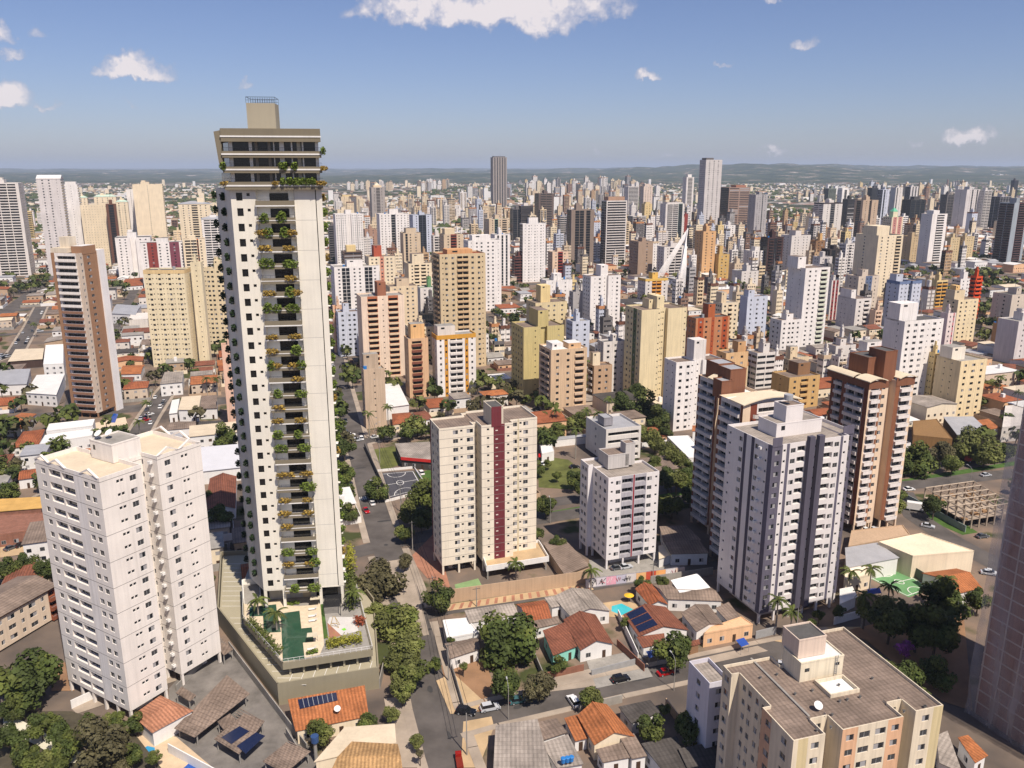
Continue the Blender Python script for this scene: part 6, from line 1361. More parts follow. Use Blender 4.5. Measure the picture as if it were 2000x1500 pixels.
# park side, school and court
hs, L_, I_, th_, o_ = H('low school with a red fascia beside the sports court', [(783, 893), (850, 899), (849, 862), (771, 866)], 4.6, 'flat', FIBRO2, wall('4c4744'), wins=True, name='school', cat='school')
b = MB(); a, c = L_[0], L_[1]; b.prism([(a.x, a.y-.14), (c.x, c.y-.14), (c.x, c.y-.02), (a.x, a.y-.02)], 3.5, 4.75, mat('red_fascia', (.55, .03, .025), .6, .08)); b.build('fascia', hs)
H('white shop block with a plain white roof behind the beige slab', [(753, 796), (799, 790), (778, 748), (750, 750)], 6.5, 'flat', METALR, wins=False)
H('tiled bungalow behind the two royal palms', [(767, 830), (818, 822), (800, 805), (765, 808)], 3.6, 'hip', TILE, CRW, rise=1.4)
H('dark tiled house left of the cream maroon-striped tower', [(815, 822), (845, 818), (830, 802), (806, 806)], 3.4, 'gable', TILE2, rise=1.0)
H('small white gatehouse in the lawn behind the cream tower', [(1058, 887), (1083, 882), (1070, 843), (1052, 846)], 4, 'parapet', METALR)
H('long pale carport roof under the palms', [(1083, 860), (1170, 850), (1170, 845), (1090, 853)], 3.2, 'flat', METALG, wins=False)
H('long grey roof beside the dense tree row', [(1345, 895), (1385, 893), (1345, 850), (1302, 852)], 5, 'parapet', CONC)
H('small white house with an orange roof below the white nine storey block', [(1352, 842), (1382, 840), (1378, 832), (1352, 833)], 6, 'shed', TILE3, rise=.5)
H('long carport roof right of the cream maroon-striped tower', [(1103, 1123), (1152, 1104), (1100, 1050), (1060, 1060)], 3.6, 'flat', FIBRO, TANW, wins=False)
H('brown roofs in the shade between the red-lined and the purple towers', [(1295, 1057), (1370, 1055), (1340, 1028), (1288, 1030)], 4, 'shed', FIBRO, rise=.4)
H('lower brown roof nearest the graffiti wall', [(1310, 1082), (1385, 1080), (1365, 1056), (1296, 1060)], 4, 'shed', FIBRO, rise=.4)
H('white edged canopy beside the red-lined tower', [(1287, 1092), (1315, 1082), (1300, 1062), (1286, 1066)], 3.2, 'flat', CREAMR, wins=False)
# right hand blocks
H('big hall with two cream roof sheets right of the purple finned tower', [(1782, 1087), (1906, 1076), (1800, 1040), (1713, 1058)], 7, 'parapet', CREAMR, CRW, wins=False, name='hall', cat='hall')
H('grey sheet roof hall beside the green court', [(1653, 1109), (1757, 1089), (1713, 1063), (1650, 1073)], 5.5, 'shed', METALG, rise=.6, wins=False, name='hall', cat='hall')
H('orange red tiled house behind the trees of the right side', [(1868, 1160), (1918, 1148), (1868, 1110), (1800, 1119)], 4, 'gable', TILE3, rise=1.8)
H('cream club house beside the purple finned tower', [(1648, 1135), (1705, 1122), (1690, 1098), (1648, 1106)], 4.5, 'parapet', METALG, CRW)
H('white entrance canopy right of the purple finned tower', [(1640, 1180), (1675, 1165), (1665, 1145), (1640, 1150)], 3.4, 'flat', METALR, wins=False)
H('sheet roofs beside the netted tower at the bottom right', [(1835, 1490), (1880, 1510), (1850, 1430), (1828, 1440)], 4, 'shed', FIBRO2, rise=.4)
H('rust tiled strip beside the netted tower', [(1905, 1490), (1930, 1475), (1890, 1440), (1870, 1445)], 3.5, 'shed', TILE3, rise=.6)
H('beige garage podium under the brown white-balcony tower', [(1655, 1068), (1780, 1044), (1765, 1025), (1660, 1036)], 3.4, 'parapet', CONC, TANW, wins=False)
H('low brown walled shops beside the right street', [(1783, 850), (1862, 858), (1830, 818), (1782, 822)], 5, 'parapet', FIBRO2, wall('8a6a44'), wins=False)
H('long dark shop roof beside the right street', [(1870, 850), (1935, 845), (1900, 815), (1842, 816)], 5.5, 'shed', METALG, wall('4a4440'), rise=.5, wins=False)
H('open orange red tiled roof beside the cream ten storey block', [(1915, 842), (1952, 835), (1930, 820), (1900, 824)], 4, 'shed', TILE3, rise=.6, wins=False)
H('pale shops with a maroon corner at the right edge', [(1957, 835), (2010, 830), (2000, 790), (1963, 792)], 7, 'parapet', CONC, wall('c9c2ba'))
# patches of yards, lawns and courts
patch([(718, 880), (770, 871), (787, 905), (737, 924)], GRASS, 'lawn'); patch([(820, 925), (848, 912), (848, 960), (830, 955)], GRASSG, 'lawn')
patch([(1052, 890), (1110, 898), (1143, 925), (1143, 958), (1052, 952)], GRASS, 'lawn'); patch([(1052, 1003), (1140, 988), (1400, 950), (1500, 935), (1500, 945), (1400, 963), (1140, 1000), (1052, 1014)], GRASSG, 'median')
patch([(1755, 938), (2000, 898), (2000, 906), (1760, 946)], GRASSG, 'median'); patch([(1765, 1000), (1800, 985), (1880, 1020), (1910, 1040), (1880, 1045), (1800, 1010)], GRASSG, 'verge')
patch([(1330, 935), (1400, 925), (1400, 945), (1345, 950)], PAVE, 'pavement')
patch([(737, 925), (808, 919), (829, 955), (752, 976)], mat('dark_court', (.07, .068, .078), .85, .1, .4), 'sports_court')
def court_lines(c4, m, w=.12, z=.09):
    Q = [G(*p) for p in c4]; b = MB()
    def at(s, t): p = bil(Q, s, t); return Vector((p.x, p.y, z))
    def ln(pts):
        for p, q in zip(pts, pts[1:]):
            d = (q-p).normalized(); n = Vector((-d.y, d.x, 0))*w; b.face([p-n, q-n, q+n, p+n], m)
    ln([at(.04, .05), at(.96, .05), at(.96, .95), at(.04, .95), at(.04, .05)]); ln([at(.04, .5), at(.96, .5)])
    ln([at(.5+.09*cos(k*pi/10), .5+.1*sin(k*pi/10)) for k in range(21)])
    ln([at(.5+.25*cos(k*pi/12), .05+.2*sin(k*pi/12)) for k in range(13)]); ln([at(.5+.25*cos(k*pi/12), .95-.2*sin(k*pi/12)) for k in range(13)])
    tag(b.build('court_markings'), kind='structure')
court_lines([(752, 976), (829, 955), (808, 919), (737, 925)], LINE)
GC = mat('green_court', (.13, .28, .12), .85, .1, .4)
patch([(1683, 1122), (1752, 1110), (1820, 1150), (1775, 1167)], GC, 'sports_court'); court_lines([(1775, 1167), (1820, 1150), (1752, 1110), (1683, 1122)], LINE)
patch([(888, 1142), (934, 1130), (947, 1155), (893, 1166)], mat('faded_green_court', (.2, .3, .13), .9, .15, .4), 'sports_court')
patch([(1165, 1180), (1215, 1172), (1262, 1185), (1240, 1207), (1190, 1205)], PAVEY, 'pool_terrace'); patch([(1195, 1184), (1214, 1179), (1238, 1191), (1214, 1202), (1194, 1194)], POOL, 'swimming_pool')
patch([(880, 1180), (1150, 1140), (1160, 1152), (872, 1194)], PAVEY, 'striped_pavement')
def stripes():
    b = MB(); A, B, C_, D_ = G(872, 1194), G(1160, 1152), G(1150, 1140), G(880, 1180)
    for i in range(17):
        s = (i+.3)/17; e = s+.022
        q = [bil([A, B, C_, D_], *p) for p in ((s, .08), (e, .08), (e, .92), (s, .92))]; b.face([(p.x, p.y, LAY[0]+.006) for p in q], PAVER)
    tag(b.build('pavement_stripes'), kind='structure')
stripes()
patch([(800, 1090), (850, 1040), (870, 1115), (880, 1150), (835, 1130)], PAVER, 'pavement'); patch([(735, 1100), (800, 1090), (838, 1240), (815, 1245)], PAVE, 'pavement')
patch([(862, 1300), (945, 1285), (965, 1340), (940, 1390), (880, 1395)], DIRT, 'bare_lot'); patch([(852, 1330), (885, 1315), (950, 1375), (945, 1385), (880, 1395)], PAVEY, 'pavement')
patch([(1075, 1325), (1160, 1305), (1185, 1338), (1070, 1352)], PAVE, 'pavement'); patch([(1145, 1290), (1245, 1270), (1275, 1322), (1165, 1345)], CONC, 'driveway')
patch([(905, 1410), (960, 1400), (965, 1420), (935, 1500), (900, 1500)], PAVEY, 'pavement'); patch([(750, 1365), (800, 1360), (820, 1500), (775, 1500)], PAVE, 'pavement')
patch([(1500, 1250), (1590, 1225), (1700, 1225), (1705, 1238), (1560, 1262)], PAVEY, 'forecourt'); patch([(1350, 1290), (1480, 1262), (1500, 1272), (1360, 1303)], PAVE, 'pavement')
patch([(1150, 1095), (1300, 1075), (1330, 1110), (1160, 1130)], CONC, 'parking_yard'); patch([(0, 1062), (90, 1050), (95, 1075), (0, 1090)], PAVEY, 'car_park')
patch([(270, 1260), (335, 1250), (345, 1330), (300, 1345), (150, 1395), (140, 1385), (215, 1350)], PAVE, 'yard'); patch([(110, 1300), (140, 1290), (145, 1350), (100, 1350)], DIRT, 'yard')
patch([(0, 1390), (140, 1390), (260, 1430), (330, 1520), (-60, 1520)], mat('dark_garden_soil', (.07, .06, .04), .95, .4, .3), 'garden'); patch([(1640, 1235), (1880, 1180), (1900, 1390), (1840, 1370), (1690, 1250)], DIRT, 'garden')  # the first garden's soil is a dark brown
patch([(135, 836), (245, 815), (250, 833), (150, 850)], mat('cream_terrace', (.62, .5, .36), .85, .1, .4), 'pool_terrace'); patch([(212, 826), (222, 808), (231, 809), (225, 826)], POOLB, 'swimming_pool')
def road_wear():
    rr = random.Random(9)
    for px, py in ((870, 1440), (850, 1350), (820, 1230), (770, 1110), (740, 1020), (725, 960), (1010, 1383), (1110, 1362), (1180, 1345), (1260, 1325), (1400, 1298), (712, 915), (745, 1065), (800, 1070)):
        P = G(px, py); a = R(rr.choice((20, -75))+rr.uniform(-4, 4)); l, w = rr.uniform(1.5, 7), rr.uniform(.5, 1.6); b = MB(); n = 9
        b.face([(l/2*cos(2*pi*i/n)*rr.uniform(.8, 1.1), w/2*sin(2*pi*i/n)*rr.uniform(.8, 1.1), 0) for i in range(n)], ASPHD); LAY[0] += .004
        tag(b.build('asphalt_patch', None, (P.x+rr.uniform(-2, 2), P.y+rr.uniform(-1, 1), .066+rr.uniform(0, .01)), a), kind='structure')
road_wear()
# zebra crossing on the local street
def zebra():
    b = MB(); A, B, C_, D_ = G(690, 974), G(716, 969), G(718, 975), G(692, 980)
    for i in range(7): q = [bil([A, B, C_, D_], *p) for p in ((i/7, 0), (i/7+.075, 0), (i/7+.075, 1), (i/7, 1))]; b.face([(p.x, p.y, .075) for p in q], LINE)
    tag(b.build('zebra_crossing'), kind='structure')
zebra()
# boundary walls
def bwall(label, p, q, h, m, t=.22, cat='wall', name='boundary_wall', group='boundary walls of the near blocks'):
    A, B = G(*p), G(*q); d = (B-A); l = d.length; b = MB(); b.box(0, l, -t/2, t/2, 0, h, m); return tag(b.build(name, None, A, atan2(d.y, d.x)), label, cat, group)
bwall('long tan wall with slit panels along the striped pavement', (880, 1178), (1148, 1140), 4.2, TANW)
bwall('white wall in front of the white foreground tower garden', (140, 1385), (140+75, 1350), 2.2, WHITE)
bwall('white wall along the pool terrace at the bottom left', (330, 1470), (440, 1530), 2.2, WHITE)
bwall('dark boundary wall along the school lawn', (712, 875), (760, 980), 2.4, CONCD)
bwall('white edge wall on the near side of the sports court', (752, 982), (833, 960), 1.0, WHITE)
bwall('white edge wall on the far side of the sports court', (735, 922), (808, 915), 1.0, WHITE)
bwall('white edge wall on the right side of the sports court', (810, 917), (836, 957), 1.0, WHITE)
bwall('low wall with gate bars in front of the white gable house', (1155, 1320), (1240, 1298), 1.6, METAL)
bwall('tan wall in front of the aqua house', (1060, 1328), (1140, 1310), 1.8, BRK)
bwall('grey side wall of the podium yard', (742, 1345), (752, 1300), 2.6, CONC)
bwall('dark green fence beside the green court', (1752, 1106), (1825, 1150), 3.0, wall('5d6459'))
bwall('grey gate fence beside the white tower forecourt', (1475, 1248), (1515, 1238), 2.2, METAL)
bwall('white garden wall right of the purple finned tower', (1628, 1220), (1700, 1200), 2.2, WHITE)
bwall('grey hoarding around the half built frame', (1765, 975), (1885, 1040), 2.4, wall('8d9a94'))
bwall('tan street wall behind the narrow white sloping roof', (560, 1440), (590, 1490), 2.4, CONC)
bwall('weathered yard wall right of the very large round tree', (1025, 1243), (1062, 1330), 2.0, CONC)
bwall('low yard wall between the white gable and the pool house', (1205, 1262), (1258, 1312), 2.0, BRK)
bwall('white yard wall along the narrow passage to the pool', (1207, 1205), (1246, 1290), 2.2, WHITE)
bwall('tan yard wall left of the bare corner lot', (880, 1300), (905, 1385), 1.6, CONC)
bwall('yard wall behind the bright orange gable', (1130, 1392), (1215, 1372), 2.0, CONC)
bwall('yard wall between the two round trees at the bottom', (1300, 1380), (1345, 1440), 2.2, TANW)
bwall('wall at the back of the brown workshop yard', (1270, 1140), (1392, 1122), 2.4, CONC)
bwall('wall along the drive of the white foreground tower', (345, 1350), (425, 1268), 1.6, CONC)
bwall('long pale wall between the carports and the podium', (448, 1268), (600, 1470), 2.2, CONC)
# painted graffiti wall
def graffiti():
    A, B = G(1143, 1150), G(1336, 1125); d = B-A; l = d.length; root = empty('graffiti_wall', A, atan2(d.y, d.x), 'street wall covered with graffiti panels in white, pink and orange', 'wall'); h = 3.0
    b = MB(); b.box(0, l, 0, .25, 0, h, wall('8d8a90')); b.build('wall', root); rr = random.Random(4)
    cols = ['d9d4d2', 'c9c3c8', 'd8a0b0', 'b9b6c4', 'cfc9c6', 'e0b079', 'c6543c', 'e8a868', 'd9d4d2', 'd8c0b0']
    x = .2
    for i, c in enumerate(cols):
        w = l/len(cols)-.05; b = MB(); b.box(x, x+w, -.03, -.005, .3, h-.1, mat('graffiti_'+c+str(i), srgb(c), .8, .1)); b.build('painted_panel', root); x += l/len(cols)
    for i in range(14):
        x0 = rr.choice([rr.uniform(.5, l*.18), rr.uniform(l*.78, l*.96), rr.uniform(l*.2, l*.45)]); b = MB(); q = []
        for k in range(6): q.append((x0+k*.28+rr.uniform(-.1, .1), -.06, rr.uniform(.6, 2.6)))
        b.tube(q, .09, rr.choice([BLACK, BLACK, mat('graffiti_red', (.4, .03, .05), .7), WHITE]), 5); b.build('painted_stroke', root)
graffiti()
# half built concrete frame at the right
def frame():
    Q = [G(1886, 997, 7), G(1976, 982, 7), G(1902, 940, 7), G(1808, 953, 7)]; o = Vector((Q[0].x, Q[0].y, 0)); root = empty('building_frame', o, 0, 'half built concrete frame with bare columns and beams near the avenue', 'construction site'); q = [p-o for p in Q]
    fm = mat('raw_concrete', (.36, .29, .22), .9, .2, .4); occupy(o, atan2(q[1].y, q[1].x), q[1].length, 30)
    nx, ny = 6, 5; sl = MB(); sl.slab([(p.x, p.y, 3.4) for p in q], .3, fm); sl.build('floor_slab', root)
    for i in range(nx+1):
        for j in range(ny+1):
            p = bil(q, i/nx, j/ny); c = MB(); c.box(p.x-.2, p.x+.2, p.y-.2, p.y+.2, 0, 7, fm); c.build('column', root)
    for i in range(nx+1): a, b_ = bil(q, i/nx, 0), bil(q, i/nx, 1); c = MB(); c.tube([a, b_], .25, fm, 4); c.build('beam', root)
    for j in range(ny+1): a, b_ = bil(q, 0, j/ny), bil(q, 1, j/ny); c = MB(); c.tube([a+Vector((0, 0, .02)), b_+Vector((0, 0, .02))], .25, fm, 4); c.build('beam', root)
    rr = random.Random(2)
    for k in range(16):
        p = bil(q, rr.random(), rr.random()); c = MB(); c.box(p.x-rr.uniform(.4, 1.6), p.x+rr.uniform(.4, 1.6), p.y-.6, p.y+.9, 3.41, 3.41+rr.uniform(.2, .9), mat('stacked_timber', (.30, .18, .09), .9, .2)); c.build('material_stack', root)
frame()
# terrace of the cream tower with palms and ochre floor
def cream_terrace():
    Q = [G(950, 1132), G(1072, 1112), G(1052, 1078), G(940, 1098)]; o = Q[0]; root = empty('terrace', o, 0, 'raised ochre terrace with planters in front of the cream maroon-striped tower', 'terrace'); q = [(p.x-o.x, p.y-o.y) for p in Q]
    b = MB(); b.prism(q, 2.6, 3.3, WHITE, top=PAVEY); b.build('floor', root)
    for i in range(4):
        p, r = Vector(q[i]), Vector(q[(i+1) % 4]); d = (r-p).normalized(); n = Vector((-d.y, d.x))*.25; c = MB(); c.prism([tuple(p), tuple(r), tuple(r+n), tuple(p+n)], 3.3, 4.3, WHITE); c.build('parapet', root)
    for p in q:
        c = MB(); x, y = p[0]*.93+.4, p[1]*.93+.3; c.box(x-.2, x+.2, y-.2, y+.2, 0, 2.6, CONC); c.build('post', root)
cream_terrace()
# signs with lettering
def sign(label, px, z, w, h, text, ground_m, text_m, rz, size, post=0, px_z=None):
    P = G(px[0], px[1], z); root = empty('sign', (P.x, P.y, 0), rz, label, 'sign'); b = MB(); b.box(-w/2, w/2, 0, .25, z-h/2, z+h/2, ground_m); b.build('panel', root)
    if post:
        for x in (-w*.35, w*.35): c = MB(); c.box(x-.08, x+.08, .08, .2, 0, z-h/2, METAL); c.build('post', root)
    cu = bpy.data.curves.new('lettering', 'FONT'); cu.body = text; cu.size = size; cu.align_x = 'CENTER'; cu.align_y = 'CENTER'; cu.extrude = .02; cu.materials.append(text_m)
    t0 = bpy.data.objects.new('lettering_curve', cu); COL.objects.link(t0); me = bpy.data.meshes.new_from_object(t0.evaluated_get(bpy.context.evaluated_depsgraph_get())); bpy.data.objects.remove(t0); t = bpy.data.objects.new('lettering', me); COL.objects.link(t); t.location = (0, -.03, z); t.rotation_euler = (pi/2, 0, 0); t.parent = root
GOLD = mat('gold_letters', (.65, .38, .08), .5, .05)
sign('black sign with gold ÚNICA lettering beside the podium', (411, 1046), 4.0, 5.2, 2.0, 'ÚNICA', BLACK, GOLD, R(-10), 1.5, 1)
# ------------------------------------------------------------------ telling look-alikes apart by the landmark next to them
NUMW = ['nearest', 'second nearest', 'third nearest', 'fourth nearest', 'fifth nearest', 'sixth nearest', 'seventh nearest', 'eighth nearest', 'ninth nearest', 'tenth nearest', 'eleventh nearest', 'twelfth nearest', 'thirteenth nearest', 'fourteenth nearest', 'fifteenth nearest', 'sixteenth nearest']
AUTO = []
def auto(o, look, cat, group, p, z=4): AUTO.append((o, look, cat, group, PJ(p[0], p[1], z)))
def name_autos():
    by = {}
    for o, look, cat, group, (x, y) in AUTO:
        best = min(MARKS, key=lambda m: hypot(m[1]-x, (m[2]-y)*1.2)); dx, dy = x-best[1], y-best[2]
        rel = ('right of' if dx > 0 else 'left of') if abs(dx) > abs(dy) else ('in front of' if dy > 0 else 'beyond')
        by.setdefault((look, best[0], rel), []).append((hypot(dx, dy), o, cat, group))
    for (look, mk, rel), lst in by.items():
        lst.sort(key=lambda t: t[0])
        for i, (d, o, cat, group) in enumerate(lst):
            lab = look+' '+rel+' '+mk if len(lst) == 1 else look+', '+(NUMW[i] if i < len(NUMW) else 'number %d outward' % (i+1))+' '+rel+' '+mk
            if len(lab.split()) > 16: lab = lab.replace(' of the ', ' of ').replace(' beyond the ', ' beyond ').replace('brown sheet roofed', 'brown roofed').replace('flat concrete roofed', 'concrete roofed')
            tag(o, lab, cat, group)
# ------------------------------------------------------------------ the far skyline: slim towers in their clusters
def far_towers():
    rnd = random.Random(11); cols = [(W0, 'white'), (W1, 'white'), (CR, 'cream'), (CR2, 'cream'), (BE, 'beige'), (TA, 'tan'), (GR, 'grey'), (GD, 'dark grey'), (BL, 'pale blue'), ('8b6f5f', 'brown'), (YE, 'straw yellow')]
    wts = [26, 14, 16, 10, 10, 5, 8, 7, 4, 4, 2]
    # centre x, half width, base y, spread, count, narrowest and widest (photo widths), lowest and tallest (photo heights)
    cl = [(722, 42, 371, 2, 13, 6, 9, 14, 22), (846, 28, 371, 3, 9, 6, 9, 13, 20), (955, 40, 385, 6, 6, 8, 14, 14, 26), (700, 50, 425, 14, 10, 10, 16, 20, 42), (800, 60, 425, 16, 16, 9, 15, 18, 44), (890, 50, 430, 16, 12, 9, 16, 18, 46), (960, 40, 440, 14, 10, 10, 16, 20, 44),
          (1040, 30, 362, 3, 3, 5, 8, 8, 12), (1090, 60, 385, 12, 16, 7, 12, 18, 36), (1150, 60, 395, 14, 18, 8, 13, 18, 40), (1210, 50, 385, 10, 12, 8, 12, 18, 34), (1280, 50, 420, 16, 10, 9, 14, 20, 44), (1100, 80, 450, 24, 16, 10, 17, 24, 54), (1320, 50, 440, 20, 10, 10, 15, 20, 46), (1440, 40, 450, 20, 8, 10, 16, 20, 48),
          (1590, 30, 390, 4, 6, 7, 10, 12, 20), (1560, 60, 470, 24, 10, 11, 18, 24, 56), (1660, 60, 420, 20, 10, 10, 15, 20, 46), (1730, 50, 400, 10, 8, 9, 14, 20, 36), (1800, 50, 410, 16, 12, 10, 15, 20, 44), (1870, 50, 420, 20, 10, 10, 16, 22, 48), (1940, 50, 430, 20, 9, 10, 16, 22, 50), (1735, 14, 350, 1, 6, 4, 6, 6, 9), (1955, 18, 349, 1, 3, 8, 14, 7, 9), (1870, 20, 366, 2, 4, 4, 6, 10, 16), (1700, 30, 366, 2, 2, 8, 11, 9, 12),
          (60, 40, 445, 16, 5, 9, 14, 18, 40), (340, 50, 470, 20, 5, 11, 18, 22, 46), (150, 40, 372, 3, 3, 10, 16, 8, 10), (1430, 60, 500, 24, 8, 11, 18, 24, 50), (1240, 60, 500, 30, 8, 11, 18, 26, 54), (760, 60, 480, 24, 9, 11, 18, 24, 54), (900, 40, 500, 24, 7, 11, 18, 24, 50), (1700, 60, 500, 30, 8, 11, 18, 24, 50), (1900, 60, 490, 24, 7, 11, 17, 22, 44), (1500, 40, 560, 20, 4, 12, 20, 24, 48), (1350, 90, 480, 26, 9, 12, 20, 28, 58), (1600, 100, 500, 28, 10, 12, 20, 28, 58), (1150, 90, 470, 26, 9, 12, 20, 28, 56), (1180, 130, 500, 40, 12, 14, 22, 34, 62), (1480, 120, 500, 40, 12, 14, 22, 34, 60), (1780, 120, 500, 40, 10, 14, 22, 34, 58), (1420, 120, 600, 30, 7, 18, 27, 40, 62), (1720, 110, 600, 40, 6, 18, 27, 36, 60), (830, 90, 560, 30, 6, 16, 24, 34, 56), (1150, 80, 640, 30, 3, 20, 28, 40, 56), (1500, 60, 735, 25, 5, 22, 34, 40, 62), (1660, 60, 740, 25, 5, 22, 34, 38, 58), (960, 40, 690, 25, 3, 18, 26, 36, 56), (1190, 30, 700, 30, 2, 20, 28, 36, 56), (870, 40, 620, 20, 3, 18, 26, 34, 54), (1090, 50, 610, 20, 3, 18, 26, 34, 50), (1800, 60, 690, 30, 3, 22, 32, 36, 54), (1640, 50, 570, 30, 4, 12, 20, 24, 46), (1130, 50, 560, 20, 3, 12, 18, 22, 44)]
    lst = []
    for cx, hw, by, sy, cnt, w0, w1, h0, h1 in cl:
        for k in range(int(cnt*1.9)):
            for tr in range(12):
                x = cx+rnd.uniform(-hw, hw); b = by+rnd.uniform(-sy, sy); p = G(x, b); w = rnd.uniform(w0, w1); h = rnd.uniform(h0, h1)
                if not taken(p.x, p.y, w*p.length/FPX*.5) and all(abs(x-q[0]) > (w+q[2])*.40 or abs(b-q[1]) > 4 for q in lst): break
            else: continue
            lst.append((x, b, w, h, 'slim' if w < (w0+w1)/2 else 'broad', 'tall' if h > (h0+h1)/2 else 'lower'))
    lst.sort(key=lambda t: -t[2]*t[3]); rest = MB()
    for n, (x, b, w, h, sz, tl) in enumerate(lst):
        col, cn = rnd.choices(cols, wts)[0]; fr = rnd.choice(['n', 'c', 'd', 'q', 'b', 'k', 'x', 'h'])
        o = tower(None, x-w/2, b-h, x+w/2, b, col, fr, rnd.choice(['c', 'x', 'g', 'p']), group=None, r=rnd.uniform(.5, 1.0), seed=n, band=rnd.choice([None, None, None, BE, GD, OR, BR]), bal=rnd.choice([None, None, W1, BE, GR]), mass=rnd.choice('IIIH') if b > 400 else 'I', fh=3.1, into=None if n < 142 else rest)
        if o: auto(o, '%s %s %s tower' % (tl, sz, cn), 'tower', 'far skyline towers', Vector(o.location), 40)
    tag(rest.build('distant_towers'), 'mass of small towers along the far skyline', 'towers', None, 'stuff')
far_towers()
# ------------------------------------------------------------------ low houses between the towers
def low_houses():
    rnd = random.Random(23); cand = []
    rooft = [(TILE, 'terracotta tiled', 24), (TILE2, 'weathered tiled', 14), (TILE3, 'orange tiled', 8), (FIBRO, 'brown sheet roofed', 24), (FIBRO2, 'pale grey roofed', 20), (FIBRO3, 'dark roofed', 6), (METALR, 'white roofed', 14), (METALG, 'grey metal roofed', 10), (CREAMR, 'cream roofed', 8), (CONC, 'flat concrete roofed', 12)]
    for ia in range(-42, 120):
        for ib in range(4, 58):
            a = ia*15.5+rnd.uniform(-1.5, 1.5); b = 150+ib*19+rnd.uniform(-2, 2); p = gx(a, b)
            if p.y < 120: continue
            x, y = PJ(p.x, p.y, 3)
            if not -60 < x < 2060 or y > 1560: continue
            big = rnd.random() < .22; w, d = (rnd.uniform(17, 26), rnd.uniform(13, 17)) if big else (rnd.uniform(9, 14), rnd.uniform(10, 17))
            c = p+gx(w/2, d/2)
            if any(taken(*(p+gx(s*w, t*d)).xy, 1.0) or near_road((p+gx(s*w, t*d)).x, (p+gx(s*w, t*d)).y, 1.0) for s, t in ((0, 0), (1, 0), (1, 1), (0, 1), (.5, .5))): continue
            if p.length < 330 and rnd.random() < .25: continue
            cand.append((p.length, p, w, d, big)); occupy(p, THETA, w, d)
    cand.sort(key=lambda t: t[0]); rest = MB(); cache = {}
    for i, (dist, p, w, d, big) in enumerate(cand):
        rm, rn, _ = rnd.choices(rooft, [t[2] for t in rooft])[0]; h = rnd.choice([3.2, 3.6, 4.2, 6.4, 7.0] if not big else [5, 6, 7, 9]); wmm = rnd.choice([WHITE, CRW, wall('d8d0c6', .15), TANW, wall('cbb9a4', .15), PCH, WHITE])
        kind = rnd.choice(['gable', 'gable', 'hip', 'shed']) if rm in (TILE, TILE2, TILE3) else rnd.choice(['shed', 'gable', 'flat', 'flat']); along = 'x' if rnd.random() < .5 else 'y'
        wb = MB() if i < 285 else rest; rb = MB() if i < 285 else rest
        if i >= 285: v0 = len(rest.v)
        wb.prism([(.4, .4), (w-.4, .4), (w-.4, d-.4), (.4, d-.4)], 0, h, wmm, bottom=False)
        if kind == 'gable': rb.gable(.4, w-.4, .4, d-.4, h+.02, rnd.uniform(1.0, 1.8), rm, .4, along, wm=wmm)
        elif kind == 'hip': rb.hip(.4, w-.4, .4, d-.4, h+.02, rnd.uniform(1.0, 1.8), rm, .4)
        elif kind == 'shed': r_ = rnd.uniform(.4, .9); rb.slab([(0, 0, h+.1), (w, 0, h+.1), (w, d, h+.1+r_), (0, d, h+.1+r_)], .15, rm); rb.prism([(.42, d-1), (w-.42, d-1), (w-.42, d-.42), (.42, d-.42)], h-.01, h+r_*.8, wmm, bottom=False)
        else: rb.box(0, w, 0, d, h+.004, h+.22, rm)
        if rnd.random() < .2: x_, y_ = rnd.uniform(2, w-2), rnd.uniform(2, d-2); rb.box(x_-.8, x_+.8, y_-.8, y_+.8, h, h+2.6, WHITE)
        if not big:
            yw = rnd.choice([WHITE, CONC, CRW, TANW, BRK]); hy = rnd.uniform(1.7, 2.4)+.001*(i % 90); ye = MB() if i < 285 else rest; g0, g1, g2, g3 = -1.1-.003*(i % 60), w+1.0+.003*(i % 70), -2.2-.004*(i % 50), d+1.1+.003*(i % 80)
            ye.box(g0, g1, g2, g2+.18, 0, hy, yw, bottom=False); ye.box(g0, g1, g3-.18, g3, 0, hy, yw, bottom=False); ye.box(g0, g0+.18, g2+.18, g3-.18, 0, hy, yw, bottom=False); ye.box(g1-.18, g1, g2+.18, g3-.18, 0, hy, yw, bottom=False)
        k = max(2, int(w/3.2))
        for lev in range(int(h/3.1)):
            for q in range(k):
                xx = w*(q+.5)/k; wb.face([(xx-.65, .385, lev*3+.95), (xx+.65, .385, lev*3+.95), (xx+.65, .385, lev*3+2.15), (xx-.65, .385, lev*3+2.15)], rnd.choice([GLASS, GLASS2, CURT, DOORM]))
        if i < 285:
            if dist < 520:
                o = empty('house', p, THETA); wb.build('wall', o); rb.build('roof', o)
                if not big: ye.build('yard_wall', o)
            else:
                if not big:
                    s = len(wb.v); wb.v += ye.v
                    for f, q in zip(ye.f, ye.m): wb.f.append(tuple(s+t for t in f)); wb.m.append(wb.mid(ye.mats[q]))
                s = len(wb.v); wb.v += rb.v
                for f, q in zip(rb.f, rb.m): wb.f.append(tuple(s+t for t in f)); wb.m.append(wb.mid(rb.mats[q]))
                o = wb.build('house', None, p, THETA)
            auto(o, '%s %s %s' % ('big' if big else 'small', rn, 'hall' if big and h > 4 else 'house'), 'house', 'low houses among the towers', p+gx(w/2, d/2))
        else:
            c, s = cos(THETA), sin(THETA)
            for t in range(v0, len(rest.v)): x_, y_, z_ = rest.v[t]; rest.v[t] = (p.x+x_*c-y_*s, p.y+x_*s+y_*c, z_)
    tag(rest.build('distant_houses'), 'mass of low houses filling the blocks farther out', 'houses', None, 'stuff')
low_houses()
